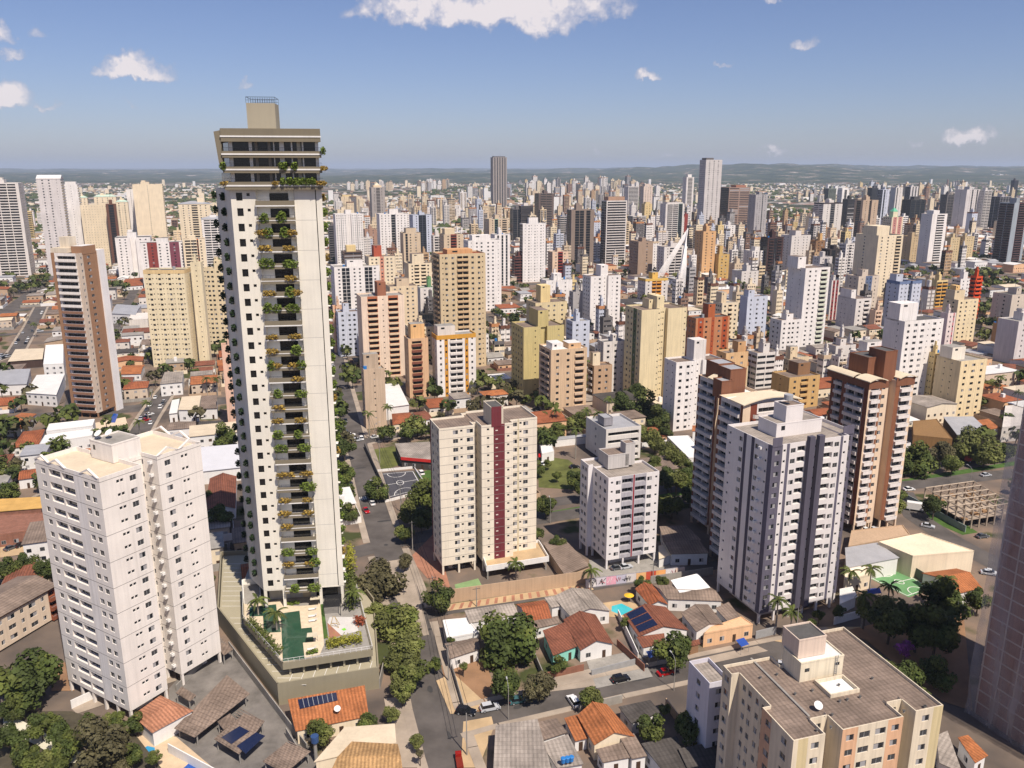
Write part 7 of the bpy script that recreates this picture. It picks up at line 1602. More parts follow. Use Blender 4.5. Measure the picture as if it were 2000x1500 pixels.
# ------------------------------------------------------------------ suburbs out to the hills
def suburbs():
    rnd = random.Random(5); b = MB(); pal = [TILE, TILE2, FIBRO2, METALR, WHITE, CRW, TILE, FIBRO, CONC]
    for _ in range(15000):
        y = 1200*(5.4**rnd.random()); x = rnd.uniform(-.75, .75)*y
        d = mnoise.noise((x/700, y/900, 4.4))
        if d < -.12 and rnd.random() < .85: continue
        if taken(x, y, 4): continue
        w, dd, h = rnd.uniform(8, 16), rnd.uniform(8, 15), rnd.choice([3, 3.5, 4, 6.5])
        if rnd.random() < .03: w, dd, h = rnd.uniform(25, 60), rnd.uniform(20, 45), rnd.uniform(6, 10)
        if rnd.random() < .012 and y > 2200: w, dd, h = 16, 14, rnd.uniform(18, 45)
        m = rnd.choice(pal); c, s = cos(THETA), sin(THETA); o = len(b.v)
        wm_ = rnd.choice([WHITE, CRW, TANW]); b.box(-w/2, w/2, -dd/2, dd/2, 0, h, wm_ if h < 12 else rnd.choice([WHITE, CRW]), top=m, bottom=False)
        for t in range(o, len(b.v)): X, Y, Z = b.v[t]; b.v[t] = (x+X*c-Y*s, y+X*s+Y*c, Z)
    tag(b.build('suburb_houses'), 'suburb of tiny roofs spreading to the hills', 'suburb', None, 'stuff')
suburbs()
# ------------------------------------------------------------------ white cable bridge
def bridge():
    A = G(1322, 566); h = 60; top = Vector((A.x+34, A.y+55, h)); root = empty('cable_bridge', A, 0, 'white inclined cable bridge mast with two fans of stays among the towers', 'bridge'); MARKS.append(('the cable bridge', 1325, 520))
    wm_ = wall('e6e2de', .03); T_ = Vector((14, 30, 58))
    b = MB(); b.tube([(0, 0, 0), T_], 1.0, wm_, 8, .6); b.build('mast', root)
    for k, (bx, by) in enumerate(((-26, 14), (-2, -14))):
        for i in range(12):
            b = MB(); b.tube([T_-T_*(.012*i), (bx+i*.95, by+i*.8, .5)], .22, wm_, 4); b.build('stay', root)
    b = MB(); b.prism([(-46, -10), (40, 20), (38, 30), (-48, 0)], .3, 1.6, CONC); b.build('deck', root)
bridge()
# ------------------------------------------------------------------ trees
def crown_mesh(seed, m, nl, leaf, squash=.9):
    """a crown of leaf tufts: lobes of different size, leaf faces on and inside their shells, gaps between"""
    rnd = random.Random(seed); b = MB(); lobes = []
    for i in range(19):
        while True:
            p = Vector((rnd.uniform(-1, 1), rnd.uniform(-1, 1), rnd.uniform(-.75, 1)))
            if p.length < 1: break
        lobes.append((Vector((p.x*.76, p.y*.76, p.z*.74*squash)), rnd.uniform(.24, .44)))
    tot = sum(r*r for _, r in lobes); k0 = LEAF.index(m) if m in LEAF else None
    for c, r in lobes:
        lm = m if k0 is None or rnd.random() < .62 else LEAF[rnd.choice([max(0, k0-1), min(2, k0+1)])] if k0 < 3 else m
        for _ in range(int(nl*r*r/tot)):
            d = Vector((rnd.gauss(0, 1), rnd.gauss(0, 1), rnd.gauss(.25, 1))).normalized(); q = c+d*r*rnd.uniform(.62, 1.06)*Vector((1, 1, .8)).length/1.62
            s = leaf*rnd.uniform(.5, 1.4); n = (d+Vector((rnd.uniform(-.8, .8), rnd.uniform(-.8, .8), rnd.uniform(-.3, .9)))).normalized()
            a = n.cross(Vector((rnd.uniform(-1, 1), rnd.uniform(-1, 1), rnd.uniform(-1, 1)))).normalized(); e = n.cross(a)
            b.face([q-a*s, q-e*s*.75, q+a*s, q+e*s*.75], lm)
    return b.mesh('crown')
def trunk_mesh(seed):
    rnd = random.Random(seed); b = MB(); b.tube([(0, 0, 0), (.03, .02, .3), (.02, 0, .6)], .055, BARK, 7, .04)
    for i in range(5):
        a = 2*pi*i/5+rnd.uniform(-.3, .3); l = rnd.uniform(.35, .55); b.tube([(.02, 0, .5), (.02+cos(a)*l*.5, sin(a)*l*.5, .72), (.02+cos(a)*l, sin(a)*l, .95)], .03, BARK, 5, .012)
    return b.mesh('trunk')
CROWN = {(k, v): crown_mesh(10*k+v, LEAF[k], 3600, .072) for k in range(4) for v in range(3)}
CROWNP = crown_mesh(77, PURPLE, 900, .09)
TRUNK = [trunk_mesh(i) for i in range(3)]
CROWNF = {(k, v): crown_mesh(200+10*k+v, LEAF[k], 420, .16) for k in range(4) for v in range(2)}
TG = 'leafy trees of the near blocks'
def tree(label, P, r, h, kind, group=TG, seed=None, mesh=None, far=False, top=1.0):
    rnd = random.Random(seed if seed is not None else int(P.x*13+P.y*7)); root = empty('tree', (P.x, P.y, P.z), rnd.uniform(0, 6.28), label, 'tree', group)
    cz = h-r*.8*top
    c = link('crown', mesh or (CROWNF[kind, rnd.randrange(2)] if far else CROWN[kind, rnd.randrange(3)]), root, (0, 0, cz)); c.scale = (r, r*rnd.uniform(.88, 1.1), r*top)
    t = link('trunk', rnd.choice(TRUNK), root); t.scale = (max(r, h*.5), max(r, h*.5), cz)
    return root
KN = ['dark green', 'mid green', 'pale green', 'brownish green']
def T_(lab, cx, cy, rpx, kind, h=None, **k):
    """a tree surveyed by the centre and half width of its crown in the photograph"""
    z = 5.0
    for _ in range(4):
        P = G(cx, cy, z); d = P.y*CP-(z-EYE)*SP; r = 1.1*rpx*d/FPX; hh = h or max(4.0, min(13, 1.6*r+1.4)); z = hh-r*.8
    P.z = 0; return tree(lab, P, r, hh, kind, **k)
T_('very large round dark green tree beside the white corner house', 988, 1250, 66, 0, 12.5)
T_('round dark green tree at the end of the striped pavement', 857, 1163, 32, 0)
T_('round green tree on the street corner under the big tree', 990, 1333, 34, 0)
T_('brownish loose tree right of the street corner tree', 1053, 1338, 30, 3)
T_('small dark green tree in front of the aqua house', 1091, 1296, 18, 0)
for i, (x, y, r, k) in enumerate(((750, 1138, 48, 3), (745, 1200, 28, 2), (775, 1215, 42, 2), (795, 1262, 36, 2), (770, 1285, 30, 2), (800, 1305, 36, 2), (785, 1345, 24, 2))):
    T_(['wide olive brown tree at the top of the row along the podium', 'small pale tree hugging the podium wall', 'feathery pale green tree second from the top of the podium row', 'feathery pale green tree at the middle of the podium row', 'low feathery tree between the podium wall and the middle of the row', 'feathery pale green tree near the lower end of the podium row', 'lowest and smallest pale green tree of the podium row'][i], x, y, r, k, 10 if r > 30 else 7)
T_('round dark tree on the pavement by the corner of the podium street', 849, 1297, 14, 0)
T_('dark round tree beside the zebra crossing', 733, 953, 24, 0)
for i, (x, y, r) in enumerate(((672, 878, 22), (674, 925, 24), (676, 962, 20), (678, 1000, 20), (662, 840, 14))): T_(['dark street tree, second from the far end of the row by the planted tower', 'largest dark street tree in the row by the planted tower', 'dark street tree above the pavement corner by the planted tower', 'dark street tree nearest the pavement corner by the planted tower', 'farthest and smallest dark street tree of the row by the planted tower'][i], x, y, r, 0)
T_('spreading green tree beside the cream tower and the court', 832, 965, 34, 1); T_('feathery green tree overhanging the junction', 800, 1002, 24, 2); T_('low green tree in the shade beside the junction', 790, 1040, 18, 1); T_('dark tree in the shade left of the cream maroon-striped tower', 822, 1015, 24, 0)
T_('bare purple brown tree on the red paving', 790, 1095, 16, 3)
T_('round green tree right of the cream tower near its middle', 1066, 985, 24, 1); T_('green tree on the lawn behind the red-lined tower', 1125, 935, 22, 1); T_('small round bush tree on the lawn', 1088, 928, 10, 1); T_('small round tree by the parked white car on the lawn', 1070, 905, 8, 1)
T_('tree on the avenue verge right of the red-lined tower', 1310, 945, 15, 0); T_('round tree on the avenue verge left of the brown tower', 1347, 968, 20, 0)
for i, (x, y, r, k) in enumerate(((1260, 845, 20, 2), (1280, 862, 20, 2), (1298, 878, 20, 2), (1316, 893, 20, 2), (1334, 905, 18, 2), (1276, 905, 16, 1))): T_(['pale green tree at the far end of the avenue of trees', 'second pale green tree of the avenue of trees', 'third pale green tree of the avenue of trees', 'fourth pale green tree of the avenue of trees', 'pale green tree at the near end of the avenue of trees', 'low tree in front of the avenue of trees'][i], x, y, r, k)
for i, (x, y, r) in enumerate(((1258, 798, 40), (1215, 790, 26), (1285, 815, 26), (1240, 770, 22), (1300, 842, 16))): T_(['broad dark tree mass left of the white nine storey block', 'dark tree between the tan block and the broad dark tree mass', 'dark tree at the foot of the white nine storey block', 'dark tree in front of the pale yellow double tower', 'small dark tree by the car park of the white nine storey block'][i], x, y, r, 0)
for i, (x, y, r) in enumerate(((1065, 822, 20), (1100, 830, 22), (1135, 822, 18), (1085, 842, 18))): T_(['leafy tree at the left of the palm garden', 'leafy tree in the middle of the palm garden', 'leafy tree beside the terraced grey office', 'low leafy tree in front of the palm garden'][i], x, y, r, 1)
for i, (x, y, r, k) in enumerate(((1795, 895, 36, 0), (1765, 905, 24, 0), (1838, 885, 24, 3), (1885, 868, 34, 2), (1925, 882, 30, 2), (1860, 905, 20, 1), (1968, 882, 18, 0))): T_(['large dark tree right of the brown white-balcony tower', 'dark tree partly behind the brown white-balcony tower', 'brown yellow tree between the dark and the flat topped trees', 'flat topped pale tree on the avenue', 'wide flat topped pale tree near the right edge of the avenue', 'small tree on the avenue median', 'dark tree at the far right of the avenue'][i], x, y, r, k)
for i, (x, y, r, k) in enumerate(((1740, 1205, 46, 1), (1795, 1215, 40, 0), (1845, 1170, 48, 0), (1830, 1230, 46, 0), (1912, 1172, 26, 0), (1690, 1190, 18, 1))): T_(['wide olive tree beside the ochre forecourt', 'dark tree in the middle of the right hand grove', 'tallest dark tree of the right hand grove', 'dark tree at the front of the right hand grove', 'tree between the grove and the netted tower', 'small tree at the left end of the right hand grove'][i], x, y, r, k, 13 if r > 30 else 8)
T_('purple flowering tree in the shade below the right hand grove', 1770, 1266, 17, 0, 6, mesh=CROWNP)
for i, (x, y, r, k) in enumerate(((1272, 1425, 33, 0), (1356, 1420, 40, 1), (1312, 1270, 38, 0), (1160, 1365, 25, 2), (1255, 1140, 16, 0), (1292, 1135, 14, 1), (1298, 1385, 12, 1), (626, 1428, 26, 1), (718, 1408, 22, 1), (763, 1395, 16, 2), (815, 1447, 14, 2), (820, 1470, 8, 3))):
    T_(['dark tree among the sheet roofs at the bottom', 'large round green tree left of the beige foreground building', 'dark grey green tree over the red car', 'pale tree shading the white car', 'dark tree behind the turquoise pool', 'loose tree by the graffiti wall', 'thin tree by the street wall', 'green tree in front of the orange solar house', 'low green tree at the corner of the orange solar house', 'yucca like tree beside the dark yard wall', 'yellow green bush on the bottom pavement', 'small brown bush on the bottom pavement'][i], x, y, r, k)
for i, (x, y, r, k) in enumerate(((42, 1330, 62, 0), (80, 1415, 30, 1), (192, 1462, 58, 3), (150, 1442, 24, 1), (45, 1470, 26, 1), (15, 1112, 26, 0), (52, 1100, 24, 0), (88, 1112, 26, 0), (268, 1410, 22, 0), (437, 852, 28, 0), (100, 1500, 30, 1), (222, 1402, 16, 1), (300, 1480, 16, 1))):
    T_(['very large dark tree at the left edge', 'round green tree at the start of the concrete ramp', 'wide brownish purple tree at the bottom left', 'green tree between the ramp and the brownish tree', 'palm like green tree under the concrete ramp', 'left one of three dark trees by the car park', 'middle one of three dark trees by the car park', 'right one of three dark trees by the car park', 'dark bushy tree at the foot of the white foreground tower', 'round dark tree beside the dark sheet roof', 'green tree at the bottom edge left of the brownish tree', 'small garden tree at the white foreground tower', 'small tree beside the pool terrace'][i], x, y, r, k)
for i, (x, y, r, k) in enumerate(((402, 970, 14, 0), (410, 1075, 18, 1), (430, 1010, 24, 0), (408, 1130, 12, 1))): T_(['dark tree beside the rust red roof', 'green tree below the black sign', 'dark tree above the black sign', 'green tree between the white tower and the podium'][i], x, y, r, k)
GD_ = 'shrubs of the foreground gardens'
for i, (x, y, r, k, l) in enumerate(((115, 1435, 26, 0, 'dark shrub right above the concrete ramp'), (130, 1465, 28, 1, 'green shrub in the middle of the bottom left garden'), (235, 1425, 20, 0, 'dark shrub at the corner of the terracotta leisure roof'), (255, 1475, 26, 0, 'dark tree right of the wide brownish tree'), (20, 1445, 30, 0, 'dark shrub below the very large left tree'), (75, 1490, 30, 1, 'green shrub at the very bottom left'), (172, 1405, 16, 1, 'small shrub before the white foreground tower'), (20, 1385, 24, 0, 'dark shrub at the far left end of the ramp'), (240, 1505, 24, 3, 'brown shrub at the bottom edge'), (205, 1412, 14, 2, 'pale shrub at the foot of the white foreground tower'), (690, 1195, 12, 1, 'shrub beside the deck pergola'), (1700, 1310, 34, 0, 'shaded dark tree behind the beige foreground building'), (1760, 1320, 36, 0, 'dark tree in the shade of the netted tower'), (1830, 1310, 34, 0, 'dark tree close to the netted tower'), (1660, 1262, 22, 0, 'dark shrub above the beige foreground roof'), (1800, 1370, 30, 0, 'dark tree low beside the netted tower'), (1060, 1195, 10, 1, 'small shrub by the striped pavement'), (1220, 1215, 10, 1, 'small shrub by the pool house wall'), (1600, 1200, 12, 1, 'clipped shrub left of the entrance canopy'), (1640, 1195, 14, 0, 'clipped dark shrub right of the entrance canopy'), (1585, 1215, 10, 1, 'small shrub on the forecourt edge'), (880, 1250, 8, 1, 'small shrub by the white corner house'), (905, 1300, 8, 2, 'pale agave like shrub in the bare lot'), (1090, 1060, 16, 0, 'dark shrub behind the long carport'), (1050, 1040, 14, 1, 'green shrub on the avenue edge behind the cream tower'))): T_(l, x, y, r, k, group=GD_)
# ---- palms
def palm_meshes():
    t = MB(); t.tube([(0, 0, 0), (.05, 0, 4), (0, .03, 8.4)], .26, mat('palm_trunk', (.28, .25, .21), .9, .15, 1.0), 8, .17); t.tube([(0, .03, 8.4), (0, .03, 9.4)], .2, LEAF[2], 7, .12)
    c = MB(); rnd = random.Random(3)
    for i in range(15):
        a = 2*pi*i/15+rnd.uniform(-.15, .15); el = rnd.uniform(.1, 1.1); L = rnd.uniform(2.6, 3.4); p = Vector((0, 0, 0)); d = Vector((cos(a)*cos(el), sin(a)*cos(el), sin(el))); side = Vector((-sin(a), cos(a), 0)); pr = p.copy()
        for k in range(9):
            d = (d+Vector((0, 0, -.17))).normalized(); nx = pr+d*L/9; w = .62*(1-abs(k-3.5)/6.5)
            for s in (-1, 1):
                for q in range(2):
                    f = pr+(nx-pr)*(q*.5+.1); g = f+d*.3; tip = f+d*.45+side*s*w+Vector((0, 0, -.28-.1*rnd.random())); c.face([f, g, tip], LEAF[1] if rnd.random() < .6 else LEAF[0])
            pr = nx
    return t.mesh('trunk'), c.mesh('crown')
PT_, PC_ = palm_meshes()
def palm(label, x, y, h, group='palms'):
    P = G(x, y, h); P.z = 0; r = empty('palm_tree', P, x, label, 'palm tree', group); t = link('trunk', PT_, r); t.scale = (1, 1, h/9.4); c = link('crown', PC_, r, (0, .03, h-.2)); c.scale = (1.05,)*3
for x, y, h, l in ((720, 806, 12, 'royal palm left of the beige slab door'), (757, 793, 14, 'taller royal palm in front of the beige slab'), (1086, 800, 13, 'royal palm at the foot of the beige deep-balcony tower'), (1125, 838, 13, 'royal palm in the palm garden beside the lawn path'), (1146, 800, 14, 'royal palm left of the terraced grey office'), (1168, 805, 16, 'tall royal palm in front of the terraced grey office'), (1190, 778, 15, 'royal palm behind the terraced grey office'), (1520, 1170, 9, 'palm at the left of the purple finned tower entrance'), (1548, 1192, 8, 'palm at the right of the purple finned tower entrance'), (1662, 1115, 8, 'palm at the cream club house'), (1703, 1108, 10, 'palm beside the green court corner'), (1690, 1160, 10, 'palm with a thatched look by the blue sunshade'), (1738, 1142, 9, 'palm in front of the green court'), (1848, 1130, 9, 'palm in front of the orange red tiled house'), (1520, 800-8, 9, 'palm behind the tan midrise'), (286, 785, 9, 'palm beside the street left of the planted tower'), (270, 822, 8, 'palm by the blue pool of the brown tower'), (402, 738, 10, 'left palm near the cream slab wing'), (422, 738, 10, 'right palm near the cream slab wing'), (66, 632, 10, 'palm by the car yard left of the brown tower'), (975, 735, 12, 'palm left of the olive yellow twin tower'), (1955, 735, 14, 'royal palm beside the right street'), (1990, 765, 14, 'royal palm at the right edge'), (232, 628, 9, 'palm before the arched grey hall'), (1008, 1098, 6, 'small palm on the ochre terrace'), (1155, 1112, 7, 'palm at the end of the graffiti wall'), (502, 1170, 12.5, 'slender palm left of the green pool on the deck'), (538, 1195, 13, 'slender palm beside the green pool on the deck'), (690, 1155, 13, 'palm behind the pergola on the deck'), (1008, 850, 10, 'palm beside the cream tower roof')): palm(l, x, y, h)
# ---- street trees and yard trees farther out
def far_trees():
    rnd = random.Random(31); cand = []
    for _ in range(5200):
        y = 260*(7.0**rnd.random()); x = rnd.uniform(-.72, .72)*y
        if taken(x, y, 1.5) or near_road(x, y, -.5): continue
        d = mnoise.noise((x/90, y/110, 2.2))
        if d < .05 and rnd.random() < .88: continue
        cand.append((hypot(x, y), x, y))
    for cx, cy, hw, hh, n in ((1525, 425, 32, 12, 90), (1940, 590, 55, 30, 120), (45, 395, 30, 18, 80), (1950, 655, 40, 20, 50), (1940, 500, 50, 12, 60), (60, 560, 60, 14, 60), (1240, 400, 60, 10, 40), (1540, 655, 20, 8, 10), (1900, 545, 40, 12, 30), (1700, 655, 40, 8, 12), (940, 760, 20, 12, 10), (690, 750, 12, 10, 8)):
        for _ in range(n):
            p = G(cx+rnd.uniform(-hw, hw), cy+rnd.uniform(-hh, hh))
            if not taken(p.x, p.y, 2): cand.append((p.length, p.x, p.y))
    cand.sort(); rest = MB(); n = 0
    for i, (d, x, y) in enumerate(cand):
        r = rnd.uniform(2.4, 5.0); k = rnd.choice([0, 0, 1, 1, 2, 3])
        if n < 165:
            n += 1; o = tree(None, Vector((x, y, 0)), r, r*1.75+1.5, k, group=None, far=d > 330); auto(o, '%s %s tree' % ('small' if r < 3.4 else 'broad', KN[k]), 'tree', 'trees between the towers', (x, y), 5)
        else:
            m = LEAF[k]; rest.tube([(x, y, 0), (x, y, r*1.3)], .25, BARK, 3)
            for _ in range(26 if d < 900 else 12):
                v = Vector((rnd.gauss(0, 1), rnd.gauss(0, 1), rnd.gauss(.2, .8))).normalized()*r*rnd.uniform(.5, 1); c = Vector((x, y, r*1.25+1))+Vector((v.x, v.y, v.z*.75)); s = r*(.36 if d < 900 else .5)
                a = Vector((rnd.uniform(-1, 1), rnd.uniform(-1, 1), rnd.uniform(-.5, .5))).normalized(); e = a.cross(v.normalized())
                if e.length < .1: continue
                e.normalize(); rest.face([c-a*s, c-e*s, c+a*s, c+e*s], m)
    tag(rest.build('distant_trees'), 'mass of trees scattered through the far blocks', 'trees', None, 'stuff')
far_trees()
def far_woods():
    rnd = random.Random(77); b = MB()
    for _ in range(9000):
        y = 1500*(4.6**rnd.random()); x = rnd.uniform(-.75, .75)*y
        if mnoise.noise((x/600, y/1000, 9.1)) < -.02: continue
        r = rnd.uniform(5, 11); m = LEAF[rnd.choice((0, 0, 1, 3))]; n = 6
        t = (x+rnd.uniform(-2, 2), y, r*1.1); ring = [(x+r*cos(2*pi*i/n)*rnd.uniform(.7, 1.2), y+r*sin(2*pi*i/n)*rnd.uniform(.7, 1.2), r*rnd.uniform(.3, .7)) for i in range(n)]
        for i in range(n): j = (i+1) % n; b.face([ring[i], ring[j], t], m); b.face([(ring[i][0], ring[i][1], 0), (ring[j][0], ring[j][1], 0), ring[j], ring[i]], m)
    tag(b.build('far_woods'), 'far off woods and tree belts between the suburbs', 'woods', None, 'stuff')
far_woods()
# ------------------------------------------------------------------ cars
WHEEL = MB()
for _ in (0,):
    n = 14; tyre = mat('tyre_rubber', (.015, .015, .015), .9, .1); rim = mat('wheel_rim', (.35, .35, .36), .35, .1)
    for y, m in ((-.1, tyre), (.1, tyre)): pass
    ring = lambda y, r: [(r*cos(2*pi*i/n), y, .32+r*sin(2*pi*i/n)) for i in range(n)]
    A, B_ = ring(-.11, .32), ring(.11, .32)
    for i in range(n): j = (i+1) % n; WHEEL.face([A[i], A[j], B_[j], B_[i]], tyre)
    WHEEL.face(A[::-1], tyre); WHEEL.face(B_, tyre); WHEEL.face([(p[0]*.6, -.115, .32+(p[2]-.32)*.6) for p in A][::-1], rim); WHEEL.face([(p[0]*.6, .115, .32+(p[2]-.32)*.6) for p in A], rim)
WHEEL_ME = WHEEL.mesh('wheel')
CARGL = mat('car_glass', (.01, .012, .015), .06, .1, 1.0, spec=.6); LAMP = mat('car_lamp', (.6, .6, .58), .2, .05); TAIL = mat('car_tail_lamp', (.35, .02, .02), .3, .05)
CARB = {}
def car_meshes(col, suv):
    k = (col, suv)
    if k in CARB: return CARB[k]
    pm = mat('car_paint_'+col, srgb(col), .25, .04, 1.0, spec=.6); L2, hw = (2.25, .9) if suv else (2.1, .85); hz = .98 if suv else .86; tz = 1.68 if suv else 1.44
    low = [(-L2, .3), (-L2-.05, .55), (-L2+.05, hz-.06), (-L2+.25, hz), (L2-1.15, hz), (L2-.15, hz-.16), (L2+.03, .55), (L2, .3)]
    b = MB()
    def loft(prof, y0, y1, m, inset=0.0):
        A = [(x, -y0, z) for x, z in prof]; B = [(x, y0, z) for x, z in prof]; n = len(prof)
        for i in range(n): j = (i+1) % n; b.face([A[i], A[j], B[j], B[i]][::-1], m)
        b.face(A, m); b.face(B[::-1], m)
    loft(low, hw, hw, pm)
    cab0 = [(-L2+.2 if suv else -L2+.45, hz), (L2-1.2, hz)]; cab1 = [(-L2+.45 if suv else -L2+1.0, tz), (L2-1.95, tz)]; w0, w1 = hw-.04, hw-.2
    roof = [(cab1[0][0], -w1, tz), (cab1[1][0], -w1, tz), (cab1[1][0], w1, tz), (cab1[0][0], w1, tz)]; b.face(roof, pm)
    b.box(cab1[0][0]+.02, cab1[1][0]-.02, -w1+.02, w1-.02, tz-.05, tz+.02, pm)
    body = b.mesh('body'); g = MB(); base = [(cab0[0][0], -w0, hz), (cab0[1][0], -w0, hz), (cab0[1][0], w0, hz), (cab0[0][0], w0, hz)]
    for i in range(4): j = (i+1) % 4; g.face([base[i], base[j], roof[j], roof[i]], CARGL)
    glass = g.mesh('windows'); l = MB(); l.box(-.09, .05, -.14, .14, -.07, .07, LAMP); t = MB(); t.box(-.05, .07, -.12, .12, -.09, .09, TAIL)
    CARB[k] = (body, glass, l.mesh('headlight'), t.mesh('tail_lamp'), L2, hw); return CARB[k]
def car(label, P, rz, col, suv=False, group='cars on the streets and yards', simple=False):
    bo, gl, hl, tl, L2, hw = car_meshes(col, suv); r = empty('parked_car', (P.x, P.y, P.z), rz, label, 'car', group); link('body', bo, r); link('windows', gl, r)
    for x in (-L2+.8, L2-.8):
        for y in (-hw+.08, hw-.08): link('wheel', WHEEL_ME, r, (x, y, 0))
    if not simple:
        for y in (-hw+.22, hw-.22): link('headlight', hl, r, (L2-.02, y, .66)); link('tail_lamp', tl, r, (-L2-.02, y, .72))
    return r
BLK, SIL, WHT, RED, GRY, TEA = '14161c', 'b9bcc0', 'e4e4e2', 'a81218', '55585c', '3f6468'
for x, y, rz, c, s, l in ((910, 1394, -12, BLK, 1, 'black car turning at the street corner'), (957, 1386, 18, SIL, 1, 'silver car parked in the shade of the corner tree'), (1012, 1372, 18, TEA, 0, 'teal car half hidden under the street corner trees'), (1212, 1330, 20, BLK, 1, 'black car driving in front of the gated driveway'), (1120, 1374, 110, WHT, 1, 'white car parked under the pale tree'), (1300, 1317, 20, RED, 0, 'red car parked under the dark grey green tree'), (1520, 1302, 165, SIL, 0, 'silver car behind the beige foreground building'), (715, 1000, -62, RED, 0, 'red car approaching the junction'), (727, 985, 110, WHT, 0, 'white car stopped near the zebra crossing'), (822, 926, 115, WHT, 1, 'white van parked beside the sports court'), (685, 851, 15, WHT, 0, 'white car crossing the far junction'), (672, 832, -75, SIL, 0, 'silver car parked beside the street below the beige slab'), (675, 824, -75, GRY, 0, 'grey car parked beside the street below the beige slab'), (663, 797, -75, BLK, 0, 'dark car on the street left of the beige slab'), (22, 1073, 60, GRY, 0, 'grey car, left of the three in the brick shop car park'), (43, 1067, 60, BLK, 0, 'black car, middle of the three in the brick shop car park'), (63, 1064, 65, SIL, 0, 'silver car, right of the three in the brick shop car park'), (1057, 908, 120, WHT, 0, 'white car parked on the lawn by the small round tree'), (1122, 914, 15, BLK, 0, 'black car parked on the lawn path'), (1775, 958, 10, WHT, 0, 'white car on the avenue by the building frame'), (1925, 930, 15, SIL, 0, 'silver car on the avenue near the right edge'), (1962, 893, 15, GRY, 1, 'dark car on the far avenue lane'), (1812, 1030, -30, SIL, 0, 'silver car on the side street by the verge'), (1918, 1050, 12, GRY, 0, 'dark grey car at the right junction'), (1935, 1121, -30, WHT, 0, 'white car parked by the netted tower'), (292, 811, 50, WHT, 0, 'white car parked ahead of the red car by the blue pool street'), (285, 822, 50, RED, 0, 'red car on the street left of the planted tower'), (340, 771, 60, WHT, 0, 'white car near the two storey block'), (98, 783, 20, WHT, 0, 'white car before the hall left of the brown tower'), (50, 911, 10, WHT, 0, 'white car parked above the small terracotta roof'), (895, 1113-6, 0, GRY, 0, 'grey car under the cream maroon-striped tower'), (1205, 1112, 20, GRY, 0, 'grey car under the red-lined tower'), (1222, 1110, 20, SIL, 0, 'silver car under the red-lined tower'), (1692, 1038, 15, WHT, 0, 'white car at the garage of the brown white-balcony tower'), (1708, 1037, 15, SIL, 0, 'silver car at the garage of the brown white-balcony tower'), (1930, 1152-30, -20, SIL, 0, 'silver car beside the hall yard'), (1890, 868-92, 70, WHT, 0, 'white car in the right street by the shops'), (1925, 790-20, 70, GRY, 0, 'grey car in the right street by the palm')): car(l, G(x, y)+Vector((0, 0, .055)), R(rz), c, bool(s))
def truck(label, P, rz, col, cargo):
    r = empty('truck', (P.x, P.y, P.z), rz, label, 'truck'); pm = mat('truck_paint_'+col, srgb(col), .35, .05); b = MB(); b.box(1.6, 3.3, -1, 1, .5, 2.4, pm); b.box(-3.2, 3.2, -.5, .5, .4, .7, DMETAL); b.build('cab', r)
    g = MB(); g.box(3.31, 3.34, -.85, .85, 1.4, 2.2, CARGL); g.build('windscreen', r); c = MB(); cm_ = mat('truck_box_'+cargo, srgb(cargo), .5, .06)
    if cargo == 'box': pass
    c.box(-3.3, 1.5, -1.1, 1.1, .75, 3.1 if cargo != '7a2a1c' else 1.5, cm_); c.build('cargo_box', r)
    for x in (-2.2, 2.4):
        for y in (-.85, .85): w = link('wheel', WHEEL_ME, r, (x, y, 0)); w.scale = (1.35, 1.5, 1.35)
    return r
truck('white box truck parked beside the construction verge', G(1790, 998)+Vector((0, 0, .05)), R(-25), 'e0e0de', 'dedcd8'); truck('small open red truck loaded with rubble at the bottom street', G(897, 1492)+Vector((0, 0, .06)), R(100), '8c1c14', '7a2a1c').scale = (.62,)*3; truck('white and red truck on the avenue behind the flat topped trees', G(1900, 902)+Vector((0, 0, .06)), R(12), 'dcdcda', 'c8524a')
def far_cars():
    rnd = random.Random(8); n = 0; cols = [(WHT, 'white'), (SIL, 'silver'), (BLK, 'black'), (GRY, 'grey'), (RED, 'red')]
    while n < 90:
        pts, w = rnd.choice(ROADLINES); i = rnd.randrange(len(pts)-1); t = rnd.random(); a, b = Vector(pts[i]), Vector(pts[i+1]); d = (b-a).normalized(); p = a+(b-a)*t; q = p+Vector((-d.y, d.x))*rnd.choice((-1, 1))*(w/2-1.6)
        x, y = PJ(q.x, q.y, 0)
        if not 0 < x < 2000 or y > 900 or q.length > 800 or taken(q.x, q.y, 1): continue
        c, cn = rnd.choices(cols, [5, 4, 3, 3, 1])[0]; o = car(None, Vector((q.x, q.y, .06)), atan2(d.y, d.x), c, rnd.random() < .3, group=None, simple=True); auto(o, '%s car on the street' % cn, 'car', 'cars in the far streets', q, 1); n += 1
far_cars()
